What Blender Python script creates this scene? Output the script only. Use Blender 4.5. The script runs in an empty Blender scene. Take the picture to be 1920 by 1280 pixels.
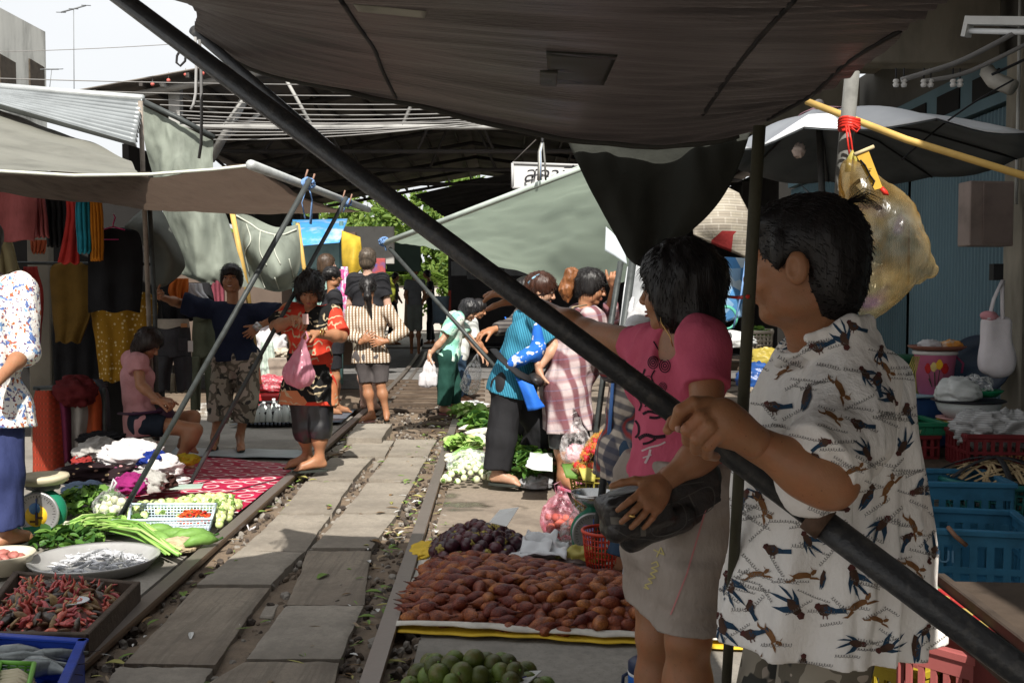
import bpy,bmesh,math,random
import numpy as np
import openvdb as vdb
from mathutils import Vector,Matrix
from mathutils.bvhtree import BVHTree
R=random.Random(11)
rng=np.random.default_rng(11)
SC=bpy.context.scene
COL=SC.collection
F=1920.0
HC=1.3
PITCH=math.atan(80/F)
FWD=np.array([0,math.cos(PITCH),-math.sin(PITCH)])
UPV=np.array([0,math.sin(PITCH),math.cos(PITCH)])
RGT=np.array([1.0,0,0])
CAM=np.array([0,0,HC])
V=lambda*a:np.array(a,float)
def ray(px,py):
 return FWD+(px-960)/F*RGT+(640-py)/F*UPV
def P(px,py,d):
 return CAM+d*ray(px,py)
def G(px,py,z=0.0):
 r=ray(px,py)
 return CAM+r*((z-HC)/r[2])
def unit(v):
 v=np.asarray(v,float)
 return v/(np.linalg.norm(v)+1e-12)
def frame(y,up=(0,0,1)):
 """3x3, columns x y z with y along the given direction"""
 y=unit(y)
 x=np.cross(y,up)
 if np.linalg.norm(x)<1e-4:
  x=np.cross(y,(1,0,0))
 x=unit(x)
 z=np.cross(x,y)
 return np.stack([x,y,z],1)
_NL=rng.random((32,32,32)).astype(np.float32)
def vnoise(x,y,z):
 x,y,z=np.broadcast_arrays(x,y,z)
 xi=np.floor(x).astype(int);yi=np.floor(y).astype(int);zi=np.floor(z).astype(int)
 fx=x-xi;fy=y-yi;fz=z-zi
 fx=fx*fx*(3-2*fx);fy=fy*fy*(3-2*fy);fz=fz*fz*(3-2*fz)
 o=0
 for a in(0,1):
  for b in(0,1):
   for c in(0,1):
    w=(fx if a else 1-fx)*(fy if b else 1-fy)*(fz if c else 1-fz)
    o=o+w*_NL[(xi+a)&31,(yi+b)&31,(zi+c)&31]
 return o*2-1
def tag(o,label=None,cat=None,group=None,kind=None):
 if label:o['label']=label
 if cat:o['category']=cat
 if group:o['group']=group
 if kind:o['kind']=kind
 return o
def thing(name,label,cat,loc=(0,0,0),group=None):
 o=bpy.data.objects.new(name,None)
 o.empty_display_size=.1
 COL.objects.link(o)
 o.location=Vector([float(q)for q in loc])
 return tag(o,label,cat,group)
def dup(o,loc=None,rot=None,scale=None,label=None,parent=None):
 c=o.copy()
 COL.objects.link(c)
 if parent is not None:c.parent=parent
 if loc is not None:c.location=Vector([float(q)for q in loc])
 if rot is not None:c.rotation_euler=rot
 if scale is not None:c.scale=(scale,)*3 if not hasattr(scale,'__len__')else scale
 if label:c['label']=label
 for ch in list(o.children):
  dup(ch,parent=c)
 return c
class MB:
 """collects shapes in world space; build() links them as one mesh object"""
 def __init__(s):
  s.v=[];s.f=[];s.m=[];s.n=0;s.sm=[]
 def add(s,vs,fs,mi=0,smooth=True):
  vs=np.asarray(vs,float).reshape(-1,3)
  s.v.append(vs)
  for f in fs:
   s.f.append([int(i)+s.n for i in f]);s.m.append(mi);s.sm.append(smooth)
  s.n+=len(vs)
  return s
 def box(s,c,h,rot=None,mi=0,bev=0.0):
  c=np.asarray(c,float);h=np.asarray(h,float)
  if bev>0:
   b=min(bev,min(h)*.45)
   vs=[];idx={}
   fs=[]
   for sx in(-1,1):
    for sy in(-1,1):
     for sz in(-1,1):
      for ax in range(3):
       p=np.array([sx,sy,sz])*h
       q=p.copy()
       for a2 in range(3):
        if a2!=ax:q[a2]-=(sx,sy,sz)[a2]*b
       idx[(sx,sy,sz,ax)]=len(vs);vs.append(q)
   def I(sx,sy,sz,ax):return idx[(sx,sy,sz,ax)]
   for sg in(-1,1):
    q=[I(sg,-1,-1,0),I(sg,1,-1,0),I(sg,1,1,0),I(sg,-1,1,0)];fs.append(q if sg>0 else q[::-1])
    q=[I(-1,sg,-1,1),I(-1,sg,1,1),I(1,sg,1,1),I(1,sg,-1,1)];fs.append(q if sg>0 else q[::-1])
    q=[I(-1,-1,sg,2),I(1,-1,sg,2),I(1,1,sg,2),I(-1,1,sg,2)];fs.append(q if sg>0 else q[::-1])
   for a in(-1,1):
    for b2 in(-1,1):
     q=[I(a,b2,-1,0),I(a,b2,-1,1),I(a,b2,1,1),I(a,b2,1,0)];fs.append(q if a*b2>0 else q[::-1])
     q=[I(a,-1,b2,0),I(a,1,b2,0),I(a,1,b2,2),I(a,-1,b2,2)];fs.append(q if a*b2>0 else q[::-1])
     q=[I(-1,a,b2,1),I(-1,a,b2,2),I(1,a,b2,2),I(1,a,b2,1)];fs.append(q if a*b2>0 else q[::-1])
   for sx in(-1,1):
    for sy in(-1,1):
     for sz in(-1,1):
      q=[I(sx,sy,sz,0),I(sx,sy,sz,1),I(sx,sy,sz,2)]
      fs.append(q if sx*sy*sz>0 else q[::-1])
   vs=np.array(vs)
  else:
   vs=np.array([[x,y,z]for x in(-1,1)for y in(-1,1)for z in(-1,1)],float)*h
   fs=[(0,1,3,2),(4,6,7,5),(0,4,5,1),(2,3,7,6),(0,2,6,4),(1,5,7,3)]
  if rot is not None:vs=vs@np.asarray(rot).T
  return s.add(vs+c,fs,mi,False)
 def tube(s,pts,r,n=10,mi=0,cap=True,flat=1.0):
  pts=[np.asarray(p,float)for p in pts]
  rr=r if hasattr(r,'__len__')else[r]*len(pts)
  vs=[];fs=[]
  X=None
  for i,p in enumerate(pts):
   t=unit(pts[min(i+1,len(pts)-1)]-pts[max(i-1,0)])
   if X is None:
    X=frame(t)[:,0]
   X=unit(X-t*np.dot(X,t))
   Y=np.cross(t,X)
   for k in range(n):
    a=2*math.pi*k/n
    vs.append(p+rr[i]*(math.cos(a)*X+math.sin(a)*flat*Y))
  for i in range(len(pts)-1):
   for k in range(n):
    k2=(k+1)%n
    fs.append((i*n+k,i*n+k2,(i+1)*n+k2,(i+1)*n+k))
  if cap:
   fs.append(tuple(range(n))[::-1]);fs.append(tuple((len(pts)-1)*n+k for k in range(n)))
  return s.add(vs,fs,mi)
 def lathe(s,c,prof,n=28,mi=0,axis=None,sx=1.0,sy=1.0):
  """prof: list of (r, z)"""
  A=np.eye(3)if axis is None else frame(axis)[:,[0,2,1]]*np.array([1,-1,1])
  vs=[];fs=[]
  for(r,z)in prof:
   for k in range(n):
    a=2*math.pi*k/n
    vs.append(A@np.array([r*math.cos(a)*sx,r*math.sin(a)*sy,z])+np.asarray(c))
  for i in range(len(prof)-1):
   for k in range(n):
    k2=(k+1)%n
    fs.append((i*n+k,i*n+k2,(i+1)*n+k2,(i+1)*n+k))
  if prof[0][0]>1e-5:fs.append(tuple(range(n))[::-1])
  if prof[-1][0]>1e-5:fs.append(tuple((len(prof)-1)*n+k for k in range(n)))
  return s.add(vs,fs,mi)
 def ell(s,c,r,rot=None,nu=14,nv=10,mi=0,noise=0,seed=0):
  r=np.asarray(r,float)if hasattr(r,'__len__')else np.array([r]*3)
  vs=[];fs=[]
  for j in range(nv+1):
   th=math.pi*j/nv
   for i in range(nu):
    a=2*math.pi*i/nu
    vs.append((math.sin(th)*math.cos(a),math.sin(th)*math.sin(a),math.cos(th)))
  vs=np.array(vs)
  if noise:
   q=vs*1.7+seed*3.1
   vs=vs*(1+noise*vnoise(q[:,0],q[:,1],q[:,2]))[:,None]
  for j in range(nv):
   for i in range(nu):
    i2=(i+1)%nu
    if j==0:fs.append((i,(j+1)*nu+i,(j+1)*nu+i2))
    elif j==nv-1:fs.append((j*nu+i,(j+1)*nu+i,j*nu+i2))
    else:fs.append((j*nu+i,(j+1)*nu+i,(j+1)*nu+i2,j*nu+i2))
  vs=vs*r
  if rot is not None:vs=vs@np.asarray(rot).T
  return s.add(vs+np.asarray(c),fs,mi)
 def grid(s,pts,mi=0,smooth=True,close=False):
  pts=np.asarray(pts,float)
  nv,nu=pts.shape[:2]
  fs=[]
  for j in range(nv-1):
   for i in range(nu if close else nu-1):
    i2=(i+1)%nu
    fs.append((j*nu+i,j*nu+i2,(j+1)*nu+i2,(j+1)*nu+i))
  return s.add(pts.reshape(-1,3),fs,mi,smooth)
 def prism(s,poly,ext,mi=0):
  """poly: list of 3d points, ext: extrusion vector"""
  n=len(poly)
  a=np.array([np.asarray(p,float)for p in poly]);b=a+np.asarray(ext,float)
  fs=[tuple(range(n))[::-1],tuple(range(n,2*n))]+[(i,(i+1)%n,n+(i+1)%n,n+i)for i in range(n)]
  nrm=np.zeros(3)
  for i in range(n):nrm+=np.cross(a[i],a[(i+1)%n])
  if np.dot(nrm,ext)<0:fs=[f[::-1]for f in fs]
  return s.add(np.concatenate([a,b]),fs,mi,False)
 def build(s,name,mats,parent=None,loc=None,solid=0.0,smooth=None,subd=0):
  vs=np.concatenate(s.v)if s.v else np.zeros((0,3))
  o=meshobj(name,vs,s.f,mats,parent,loc,s.m,s.sm if smooth is None else[smooth]*len(s.f))
  if subd:
   m=o.modifiers.new('sub','SUBSURF');m.levels=m.render_levels=subd
  if solid:
   m=o.modifiers.new('solid','SOLIDIFY');m.thickness=solid;m.offset=0
  return o
def meshobj(name,vs,fs,mats,parent=None,loc=None,mi=None,sm=None):
 vs=np.asarray(vs,float)
 if parent is not None:loc=np.array(parent.location)
 elif loc is None and len(vs):loc=V((vs[:,0].min()+vs[:,0].max())/2,(vs[:,1].min()+vs[:,1].max())/2,vs[:,2].min())
 me=bpy.data.meshes.new(name)
 me.from_pydata((vs-loc).tolist(),[],fs if isinstance(fs,list)else fs.tolist())
 if not isinstance(mats,(list,tuple)):mats=[mats]
 for m in mats:me.materials.append(m)
 n=len(me.polygons)
 if mi is not None and len(mats)>1:me.polygons.foreach_set('material_index',np.array(mi[:n],np.int32))
 if sm is None:sm=[True]*n
 me.polygons.foreach_set('use_smooth',np.array(sm[:n],bool))
 me.update()
 o=bpy.data.objects.new(name,me)
 COL.objects.link(o)
 if parent is not None:o.parent=parent
 else:o.location=Vector([float(q)for q in loc])
 return o
def cr(pts,n):
 """catmull-rom resample of a list of points to n points"""
 p=np.asarray(pts,float)
 m=len(p)
 if m==2:
  t=np.linspace(0,1,n)[:,None]
  return p[0]*(1-t)+p[1]*t
 q=np.concatenate([[2*p[0]-p[1]],p,[2*p[-1]-p[-2]]])
 o=[]
 for t in np.linspace(0,m-1,n):
  i=min(int(t),m-2);f=t-i
  a,b,c,d=q[i],q[i+1],q[i+2],q[i+3]
  o.append(.5*((2*b)+(-a+c)*f+(2*a-5*b+4*c-d)*f*f+(-a+3*b-3*c+d)*f**3))
 return np.array(o)
def surf(rows,nu,nv):
 a=np.array([cr(r,nu)for r in rows])
 return np.stack([cr(a[:,i],nv)for i in range(nu)],1)
def wob(g,amp,fr,seed=0,stretch=(1,1,1),d=(0,1,0)):
 """push a point grid along d by smooth noise"""
 q=g*fr*np.array(stretch)+seed*7.3
 return g+(amp*vnoise(q[...,0],q[...,1],q[...,2]))[...,None]*np.array(d)
class Sdf:
 def __init__(s,vox=.008):
  s.vox=vox;s.ops=[];s.cuts=[]
 def cap(s,a,b,ra,rb=None,k=.02,op=1,flat=False,sq=None):
  a=np.asarray(a,float);b=np.asarray(b,float);rb=ra if rb is None else rb
  def fn(x,y,z):
   ab=b-a;L=np.dot(ab,ab)+1e-9
   px,py,pz=x-a[0],y-a[1],z-a[2]
   t0=(px*ab[0]+py*ab[1]+pz*ab[2])/L
   t=np.clip(t0,0,1)
   d=np.sqrt((px-t*ab[0])**2+(py-t*ab[1])**2+(pz-t*ab[2])**2)-(ra+(rb-ra)*t)
   if flat:d=np.maximum(d,(t0-1)*math.sqrt(L))
   return d
  r=max(ra,rb)
  s.ops.append((fn,np.minimum(a,b)-r,np.maximum(a,b)+r,k,op))
  return s
 def chain(s,pts,rs,k=.02,op=1,flat=False):
  for i in range(len(pts)-1):
   s.cap(pts[i],pts[i+1],rs[i],rs[i+1],k,op,flat and i==len(pts)-2)
  return s
 def ell(s,c,r,rot=None,k=.02,op=1):
  c=np.asarray(c,float);r=np.asarray(r,float)if hasattr(r,'__len__')else np.array([r]*3,float)
  A=np.eye(3)if rot is None else np.asarray(rot)
  def fn(x,y,z):
   px,py,pz=x-c[0],y-c[1],z-c[2]
   q=[(A[0,i]*px+A[1,i]*py+A[2,i]*pz)for i in range(3)]
   k0=np.sqrt((q[0]/r[0])**2+(q[1]/r[1])**2+(q[2]/r[2])**2)
   k1=np.sqrt((q[0]/r[0]**2)**2+(q[1]/r[1]**2)**2+(q[2]/r[2]**2)**2)+1e-6
   return k0*(k0-1)/k1
  e=np.abs(A)@r
  s.ops.append((fn,c-e,c+e,k,op))
  return s
 def box(s,c,h,rot=None,rnd=.01,k=.02,op=1):
  c=np.asarray(c,float);h=np.asarray(h,float);A=np.eye(3)if rot is None else np.asarray(rot)
  def fn(x,y,z):
   px,py,pz=x-c[0],y-c[1],z-c[2]
   q=[np.abs(A[0,i]*px+A[1,i]*py+A[2,i]*pz)-h[i]+rnd for i in range(3)]
   out=np.sqrt(np.maximum(q[0],0)**2+np.maximum(q[1],0)**2+np.maximum(q[2],0)**2)
   return out+np.minimum(np.maximum(q[0],np.maximum(q[1],q[2])),0)-rnd
  e=np.abs(A)@h
  s.ops.append((fn,c-e,c+e,k,op))
  return s
 def cut(s,pt,n):
  s.cuts.append((np.asarray(pt,float),unit(n)))
  return s
 def mesh(s,disp=None):
  vx=s.vox
  pad=.03+3*vx
  lo=np.min([o[1]for o in s.ops if o[4]>0],0)-pad
  hi=np.max([o[2]for o in s.ops if o[4]>0],0)+pad
  n=np.ceil((hi-lo)/vx).astype(int)+1
  ax=[lo[i]+np.arange(n[i])*vx for i in range(3)]
  D=np.full(tuple(n),.06,np.float32)
  for fn,a,b,k,op in s.ops:
   i0=np.clip(np.floor((a-k-3*vx-.01-lo)/vx).astype(int),0,n-1)
   i1=np.clip(np.ceil((b+k+3*vx+.01-lo)/vx).astype(int)+1,1,n)
   if np.any(i1<=i0):continue
   sl=tuple(slice(i0[i],i1[i])for i in range(3))
   x=ax[0][sl[0]][:,None,None];y=ax[1][sl[1]][None,:,None];z=ax[2][sl[2]][None,None,:]
   d=fn(x,y,z)
   o=D[sl]
   if op>0:
    h=np.maximum(k-np.abs(o-d),0)/max(k,1e-6)
    D[sl]=np.minimum(o,d)-h*h*k*.25
   else:
    h=np.maximum(k-np.abs(o+d),0)/max(k,1e-6)
    D[sl]=np.maximum(o,-d)+h*h*k*.25
  X=ax[0][:,None,None];Y=ax[1][None,:,None];Z=ax[2][None,None,:]
  if disp is not None:
   near=np.abs(D)<.04
   ii=np.nonzero(near)
   D[ii]+=disp(ax[0][ii[0]],ax[1][ii[1]],ax[2][ii[2]]).astype(np.float32)
  for pt,nn in s.cuts:
   D=np.maximum(D,((X-pt[0])*nn[0]+(Y-pt[1])*nn[1]+(Z-pt[2])*nn[2]).astype(np.float32))
  D[0]=D[-1]=.06;D[:,0]=D[:,-1]=.06;D[:,:,0]=D[:,:,-1]=.06
  g=vdb.FloatGrid(.06)
  g.copyFromArray(np.ascontiguousarray(D,np.float32))
  pts,q=g.convertToQuads(0.0)
  pts=np.asarray(pts,float)*vx+lo
  q=np.asarray(q,int)[:,::-1]
  return pts,q
def fix_wind(pts,q):
 a,b,c=pts[q[:,0]],pts[q[:,1]],pts[q[:,2]]
 if np.einsum('ij,ij->i',a,np.cross(b,c)).sum()<0:q=q[:,::-1]
 return q
def folds(amp,fx=14,fz=4,seed=0,ax=(1,1,.25)):
 def fn(x,y,z):
  n=vnoise(x*fx*ax[0]+seed,y*fx*ax[1]+seed*1.7,z*fx*ax[2]+seed*.3)
  m=vnoise(x*fx*2.3*ax[0]+9+seed,y*fx*2.3*ax[1],z*fx*2.3*ax[2])
  return amp*(n+.5*m)
 return fn
def join_parts(parts):
 vs=[];fs=[];n=0
 for p,q in parts:
  vs.append(p);fs+=(np.asarray(q)+n).tolist();n+=len(p)
 return np.concatenate(vs),fs
_MC={}
def rgb(c):
 return(*c,1)if len(c)==3 else c
def newmat(name):
 m=bpy.data.materials.new(name);m.use_nodes=True
 nt=m.node_tree
 return m,nt,nt.nodes['Principled BSDF'],nt.nodes['Material Output']
def N(nt,t,**kw):
 n=nt.nodes.new(t)
 for k,v in kw.items():
  if k in n.inputs:n.inputs[k].default_value=v
  else:setattr(n,k,v)
 return n
def ramp(nt,fac,stops,mode='LINEAR'):
 n=nt.nodes.new('ShaderNodeValToRGB')
 n.color_ramp.interpolation=mode
 e=n.color_ramp.elements
 while len(e)<len(stops):e.new(.5)
 for i,(p,c)in enumerate(stops):
  e[i].position=p;e[i].color=rgb(c)
 nt.links.new(fac,n.inputs[0])
 return n.outputs[0]
def coords(nt,scale=(1,1,1),rot=(0,0,0),kind='Object'):
 t=nt.nodes.new('ShaderNodeTexCoord')
 mp=nt.nodes.new('ShaderNodeMapping')
 mp.inputs['Scale'].default_value=scale
 mp.inputs['Rotation'].default_value=rot
 nt.links.new(t.outputs[kind],mp.inputs[0])
 return mp.outputs[0]
def noise(nt,vec,scale,detail=4,rough=.55):
 n=N(nt,'ShaderNodeTexNoise',Scale=scale,Detail=detail,Roughness=rough)
 nt.links.new(vec,n.inputs['Vector'])
 return n.outputs['Fac']
def mixc(nt,fac,a,b,mode='MIX'):
 n=nt.nodes.new('ShaderNodeMix');n.data_type='RGBA';n.blend_type=mode
 for s,v in((n.inputs[0],fac),(n.inputs[6],a),(n.inputs[7],b)):
  if hasattr(v,'is_linked'):nt.links.new(v,s)
  elif isinstance(v,(int,float)):s.default_value=v
  else:s.default_value=rgb(v)
 return n.outputs[2]
def math_(nt,op,a,b=0.0,c=0.0):
 n=nt.nodes.new('ShaderNodeMath');n.operation=op
 for s,v in zip(n.inputs,(a,b,c)):
  if hasattr(v,'is_linked'):nt.links.new(v,s)
  else:s.default_value=v
 return n.outputs[0]
def bump(nt,b,h,strength=.3,dist=.01):
 n=N(nt,'ShaderNodeBump',Strength=strength,Distance=dist)
 nt.links.new(h,n.inputs['Height'])
 nt.links.new(n.outputs[0],b.inputs['Normal'])
def add_transl(nt,b,out,fac,col):
 tr=N(nt,'ShaderNodeBsdfTranslucent')
 if hasattr(col,'is_linked'):nt.links.new(col,tr.inputs[0])
 else:tr.inputs[0].default_value=rgb(col)
 mx=N(nt,'ShaderNodeMixShader');mx.inputs[0].default_value=fac
 nt.links.new(b.outputs[0],mx.inputs[1]);nt.links.new(tr.outputs[0],mx.inputs[2])
 nt.links.new(mx.outputs[0],out.inputs[0])
def M(name,col,rough=.7,var=.25,sc=6,bm=.0,bs=80,metal=0,alpha=1,sss=0,transl=0,spec=.22,col2=None,sheen=0,st=(1,1,1),perobj=0,trcol=None):
 """general weathered surface: noise-varied colour, bump"""
 if name in _MC:return _MC[name]
 m,nt,b,out=newmat(name)
 v=coords(nt,st)
 c2=col2 if col2 else tuple(x*(1-var)for x in col)
 n1=noise(nt,v,sc,6,.6)
 hi=tuple(min(1,x*(1+var*.4))for x in col)
 c=ramp(nt,n1,[(.3,c2),(.5,col),(.7,hi)])
 if perobj:
  oi=nt.nodes.new('ShaderNodeObjectInfo')
  hs=N(nt,'ShaderNodeHueSaturation')
  nt.links.new(c,hs.inputs['Color'])
  nt.links.new(math_(nt,'MULTIPLY_ADD',oi.outputs['Random'],perobj*2,1-perobj),hs.inputs['Value'])
  nt.links.new(math_(nt,'MULTIPLY_ADD',oi.outputs['Random'],perobj*.08,.5-perobj*.04),hs.inputs['Hue'])
  c=hs.outputs[0]
 nt.links.new(c,b.inputs['Base Color'])
 b.inputs['Roughness'].default_value=rough
 b.inputs['Metallic'].default_value=metal
 b.inputs['Specular IOR Level'].default_value=spec
 b.inputs['Alpha'].default_value=alpha
 if sss:
  b.inputs['Subsurface Weight'].default_value=sss
  b.inputs['Subsurface Radius'].default_value=(.02,.008,.004)
  b.inputs['Subsurface Scale'].default_value=.3
 if sheen:b.inputs['Sheen Weight'].default_value=sheen
 if bm:bump(nt,b,noise(nt,v,bs,5,.6),bm,.01)
 if transl:add_transl(nt,b,out,transl,trcol or col)
 _MC[name]=m
 return m
def fabric(name,colfn,rough=.85,transl=0,st=(1,1,1),rot=(0,0,0),wr=.25,kind='Object'):
 """cloth whose colour comes from colfn(nt, vec) -> socket"""
 if name in _MC:return _MC[name]
 m,nt,b,out=newmat(name)
 v=coords(nt,st,rot,kind)
 c=colfn(nt,v)
 nt.links.new(c,b.inputs['Base Color'])
 b.inputs['Roughness'].default_value=rough
 b.inputs['Specular IOR Level'].default_value=.12
 v2=coords(nt,(1,1,.5))
 bump(nt,b,noise(nt,v2,22,5,.6),wr,.02)
 if transl:add_transl(nt,b,out,transl,c)
 _MC[name]=m
 return m
def sepxyz(nt,v):
 s=nt.nodes.new('ShaderNodeSeparateXYZ');nt.links.new(v,s.inputs[0]);return s.outputs
def stripe(nt,x,period,duty,soft=.06):
 """0/1 mask of stripes along a scalar socket"""
 f=math_(nt,'FRACT',math_(nt,'DIVIDE',x,period))
 f=math_(nt,'PINGPONG',f,.5)
 n=nt.nodes.new('ShaderNodeMapRange');n.inputs[1].default_value=duty/2-soft;n.inputs[2].default_value=duty/2+soft
 n.inputs[3].default_value=1;n.inputs[4].default_value=0
 nt.links.new(f,n.inputs[0])
 return n.outputs[0]
def mk_sdf(T,name,sdf,mat,disp=None):
 p,q=sdf.mesh(disp)
 q=fix_wind(p,q)
 return meshobj(name,p,q,mat,T)
def skinmat(name,col):
 if name in _MC:return _MC[name]
 m,nt,b,out=newmat(name)
 v=coords(nt)
 n1=noise(nt,v,9,5);n2=noise(nt,v,90,3)
 c=ramp(nt,n1,[(.3,tuple(x*.8 for x in col)),(.55,col),(.75,(min(1,col[0]*1.12),col[1]*1.05,col[2]*1.02))])
 c=mixc(nt,math_(nt,'MULTIPLY',n2,.30),c,tuple(x*.55 for x in col))
 n3=noise(nt,v,28,3)
 c=mixc(nt,ramp(nt,n3,[(.45,(0,0,0)),(.7,(.35,.35,.35))]),c,(min(1,col[0]*1.15),col[1]*.85,col[2]*.8))
 vo=N(nt,'ShaderNodeTexVoronoi',Scale=95.0);nt.links.new(v,vo.inputs['Vector'])
 sp=math_(nt,'MULTIPLY',ramp(nt,vo.outputs['Distance'],[(.10,(1,1,1)),(.17,(0,0,0))]),math_(nt,'GREATER_THAN',sepxyz(nt,vo.outputs['Color'])[0],.6))
 c=mixc(nt,math_(nt,'MULTIPLY',sp,.55),c,tuple(x*.35 for x in col))
 nt.links.new(c,b.inputs['Base Color'])
 b.inputs['Roughness'].default_value=.46
 b.inputs['Specular IOR Level'].default_value=.35
 b.inputs['Subsurface Weight'].default_value=.12
 b.inputs['Subsurface Radius'].default_value=(.012,.005,.003)
 b.inputs['Subsurface Scale'].default_value=.5
 bump(nt,b,mixc(nt,.5,noise(nt,v,260,4),noise(nt,v,55,4)),.30,.005)
 _MC[name]=m
 return m
def hairmat(name,col,hi=2.2):
 if name in _MC:return _MC[name]
 m,nt,b,out=newmat(name)
 v=coords(nt,(90,90,9))
 n1=noise(nt,v,1,4,.7)
 nt.links.new(ramp(nt,n1,[(.35,tuple(x*.5 for x in col)),(.6,col),(.78,tuple(min(1,x*hi)for x in col))]),b.inputs['Base Color'])
 b.inputs['Roughness'].default_value=.42
 b.inputs['Specular IOR Level'].default_value=.35
 bump(nt,b,n1,.5,.006)
 _MC[name]=m
 return m
def hand(S,w,dirv,nrm,lat,s=1,curl=.5,spread=.12,thumb=.6,tcurl=.4):
 """palm, four fingers of different length, thumb from the side; lat = towards the thumb"""
 d=unit(dirv);n=unit(np.asarray(nrm)-d*np.dot(nrm,d));l=unit(np.asarray(lat)-d*np.dot(lat,d));l=unit(l-n*np.dot(l,n))
 w=np.asarray(w,float)
 A=np.stack([l,d,n],1)
 S.ell(w+d*.048*s,np.array([.040,.056,.018])*s,A,k=.015*s)
 S.cap(w-d*.03*s,w+d*.03*s,.025*s,.026*s,k=.02*s)
 L=[.070,.080,.075,.058]
 for i in range(4):
  o=1.5-i
  b=w+(d*(.086-.005*abs(o-.5))+l*o*.0195)*s
  S.cap(w+(d*.04+l*o*.014)*s,b,.011*s,.0105*s,k=.012*s)
  ang=0;p=b;dd=unit(d+l*o*spread)
  for j,(fr,an)in enumerate(((.45,55),(.31,65),(.24,40))):
   ang+=math.radians(an*(curl if not hasattr(curl,'__len__')else curl[i]))
   v=dd*math.cos(ang)+n*math.sin(ang)
   q=p+v*L[i]*fr*s
   r=(.0098,.0088,.0078)[j]*s*(1 if i<3 else.88)
   S.cap(p,q,r,r*.92,k=.003*s)
   p=q
 b=w+(d*.022+l*.024+n*.006)*s
 v=unit(d*.75+l*thumb+n*.25)
 p1=b+v*.042*s
 v2=unit(v+n*tcurl+d*.25);p2=p1+v2*.034*s
 v3=unit(v2+n*tcurl*.8+d*.2);p3=p2+v3*.024*s
 S.cap(b,p1,.0145*s,.0115*s,k=.014*s);S.cap(p1,p2,.0112*s,.0098*s,k=.004*s);S.cap(p2,p3,.0098*s,.008*s,k=.004*s)
def head_ops(S,c,A,s=1,jaw=1.0,nose=1.0,ears=True,fat=1.0):
 L=lambda x,y,z:c+A@(np.array([x,y,z])*s)
 e=lambda p,r,k=.012,op=1:S.ell(L(*p),np.array(r)*s,A,k*s,op)
 e((0,-.012,.032),(.074*fat,.092,.086),.02)
 e((0,.022,-.03),(.060*fat,.068,.082*jaw),.03)
 e((0,.058,-.088*jaw),(.03*fat,.026,.02),.02)
 for sx in(-1,1):
  e((sx*.036,.056,-.028),(.030*fat,.028,.028),.02)
  e((sx*.046*fat,.005,-.068*jaw),(.024*fat,.04,.03),.025)
  e((sx*.031,.094,.014),(.016,.014,.010),.012,-1)
  e((sx*.030,.076,.013),(.0135,.0135,.0115),.004)
  S.cap(L(sx*.012,.086,.030),L(sx*.046,.074,.029),.008*s,.006*s,.01*s)
  if ears:
   e((sx*.076*fat,-.008,-.006),(.010,.021,.031),.006)
   e((sx*.084*fat,-.002,-.004),(.007,.010,.018),.004,-1)
  e((sx*.0115,.098,-.024),(.010,.011,.009),.006)
 S.cap(L(0,.084,.022),L(0,.108*nose,-.018),.0085*s,.0125*s,.012*s)
 e((0,.084,-.050),(.024,.013,.007),.006)
 e((0,.082,-.061),(.021,.013,.008),.006)
 e((0,.098,-.0555),(.022,.008,.0016),.002,-1)
def face_bits(T,c,A,s=1,lip=(.30,.10,.08),eyes=True,brow=True,closed=False):
 L=lambda x,y,z:c+A@(np.array([x,y,z])*s)
 if eyes:
  wm=M('eye_white',(.62,.58,.54),.3,.05)
  bm_=M('eye_dark',(.012,.008,.006),.2,.05)
  for sx in(-1,1):
   mb=MB()
   mb.ell(L(sx*.031,.0795,.0125),np.array((.0125,.0120,.0045 if not closed else.002))*s,A)
   mb.ell(L(sx*.031,.0875,.0125),np.array((.0052,.005,.0048 if not closed else.0021))*s,A,mi=1)
   mb.tube([L(sx*.018,.0885,.0145),L(sx*.031,.0930,.0190),L(sx*.0455,.0850,.0140)],.0016*s,5,mi=1)
   mb.build('eye',[wm,bm_],T)
 if brow:
  for sx in(-1,1):
   mb=MB()
   mb.tube([L(sx*.012,.0945,.034),L(sx*.03,.0915,.0395),L(sx*.05,.078,.034)],np.array([.0035,.0035,.0015])*s,6)
   mb.build('eyebrow',M('brow_black',(.012,.009,.008),.8),T)
 if lip:
  mb=MB()
  mb.tube([L(-.024,.084,-.0535),L(-.008,.0965,-.0500),L(.008,.0965,-.0500),L(.024,.084,-.0535)],np.array([.001,.0035,.0035,.001])*s,6)
  mb.tube([L(-.022,.084,-.0565),L(-.008,.0945,-.0610),L(.008,.0945,-.0610),L(.022,.084,-.0565)],np.array([.001,.0042,.0042,.001])*s,6)
  mb.build('mouth',M('lips',lip,.45),T)
def hair_ops(S,c,A,s=1,vol=1.0,back=0.0,fringe=.0,side=.0,fat=1.0):
 """skull cap of hair; back/side lengthen it downwards, fringe lowers the hairline"""
 L=lambda x,y,z:c+A@(np.array([x,y,z])*s)
 e=lambda p,r,k=.012,op=1:S.ell(L(*p),np.array(r)*s,A,k*s,op)
 e((0,-.014,.036),(.084*vol*fat,.104*vol,.094*vol),.01)
 if back:e((0,-.045,-.03-back*.4),(.074*vol*fat,.066*vol,.075+back*.6),.03)
 if side:
  for sx in(-1,1):e((sx*.062*vol*fat,-.005,-.01-side*.4),(.024*vol,.048,.05+side*.5),.02)
 e((0,.088,-.035-fringe),(.070*fat,.062,.092),.012,-1)
 if not back:e((0,-.02,-.115),(.2,.2,.075),.02,-1)
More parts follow.
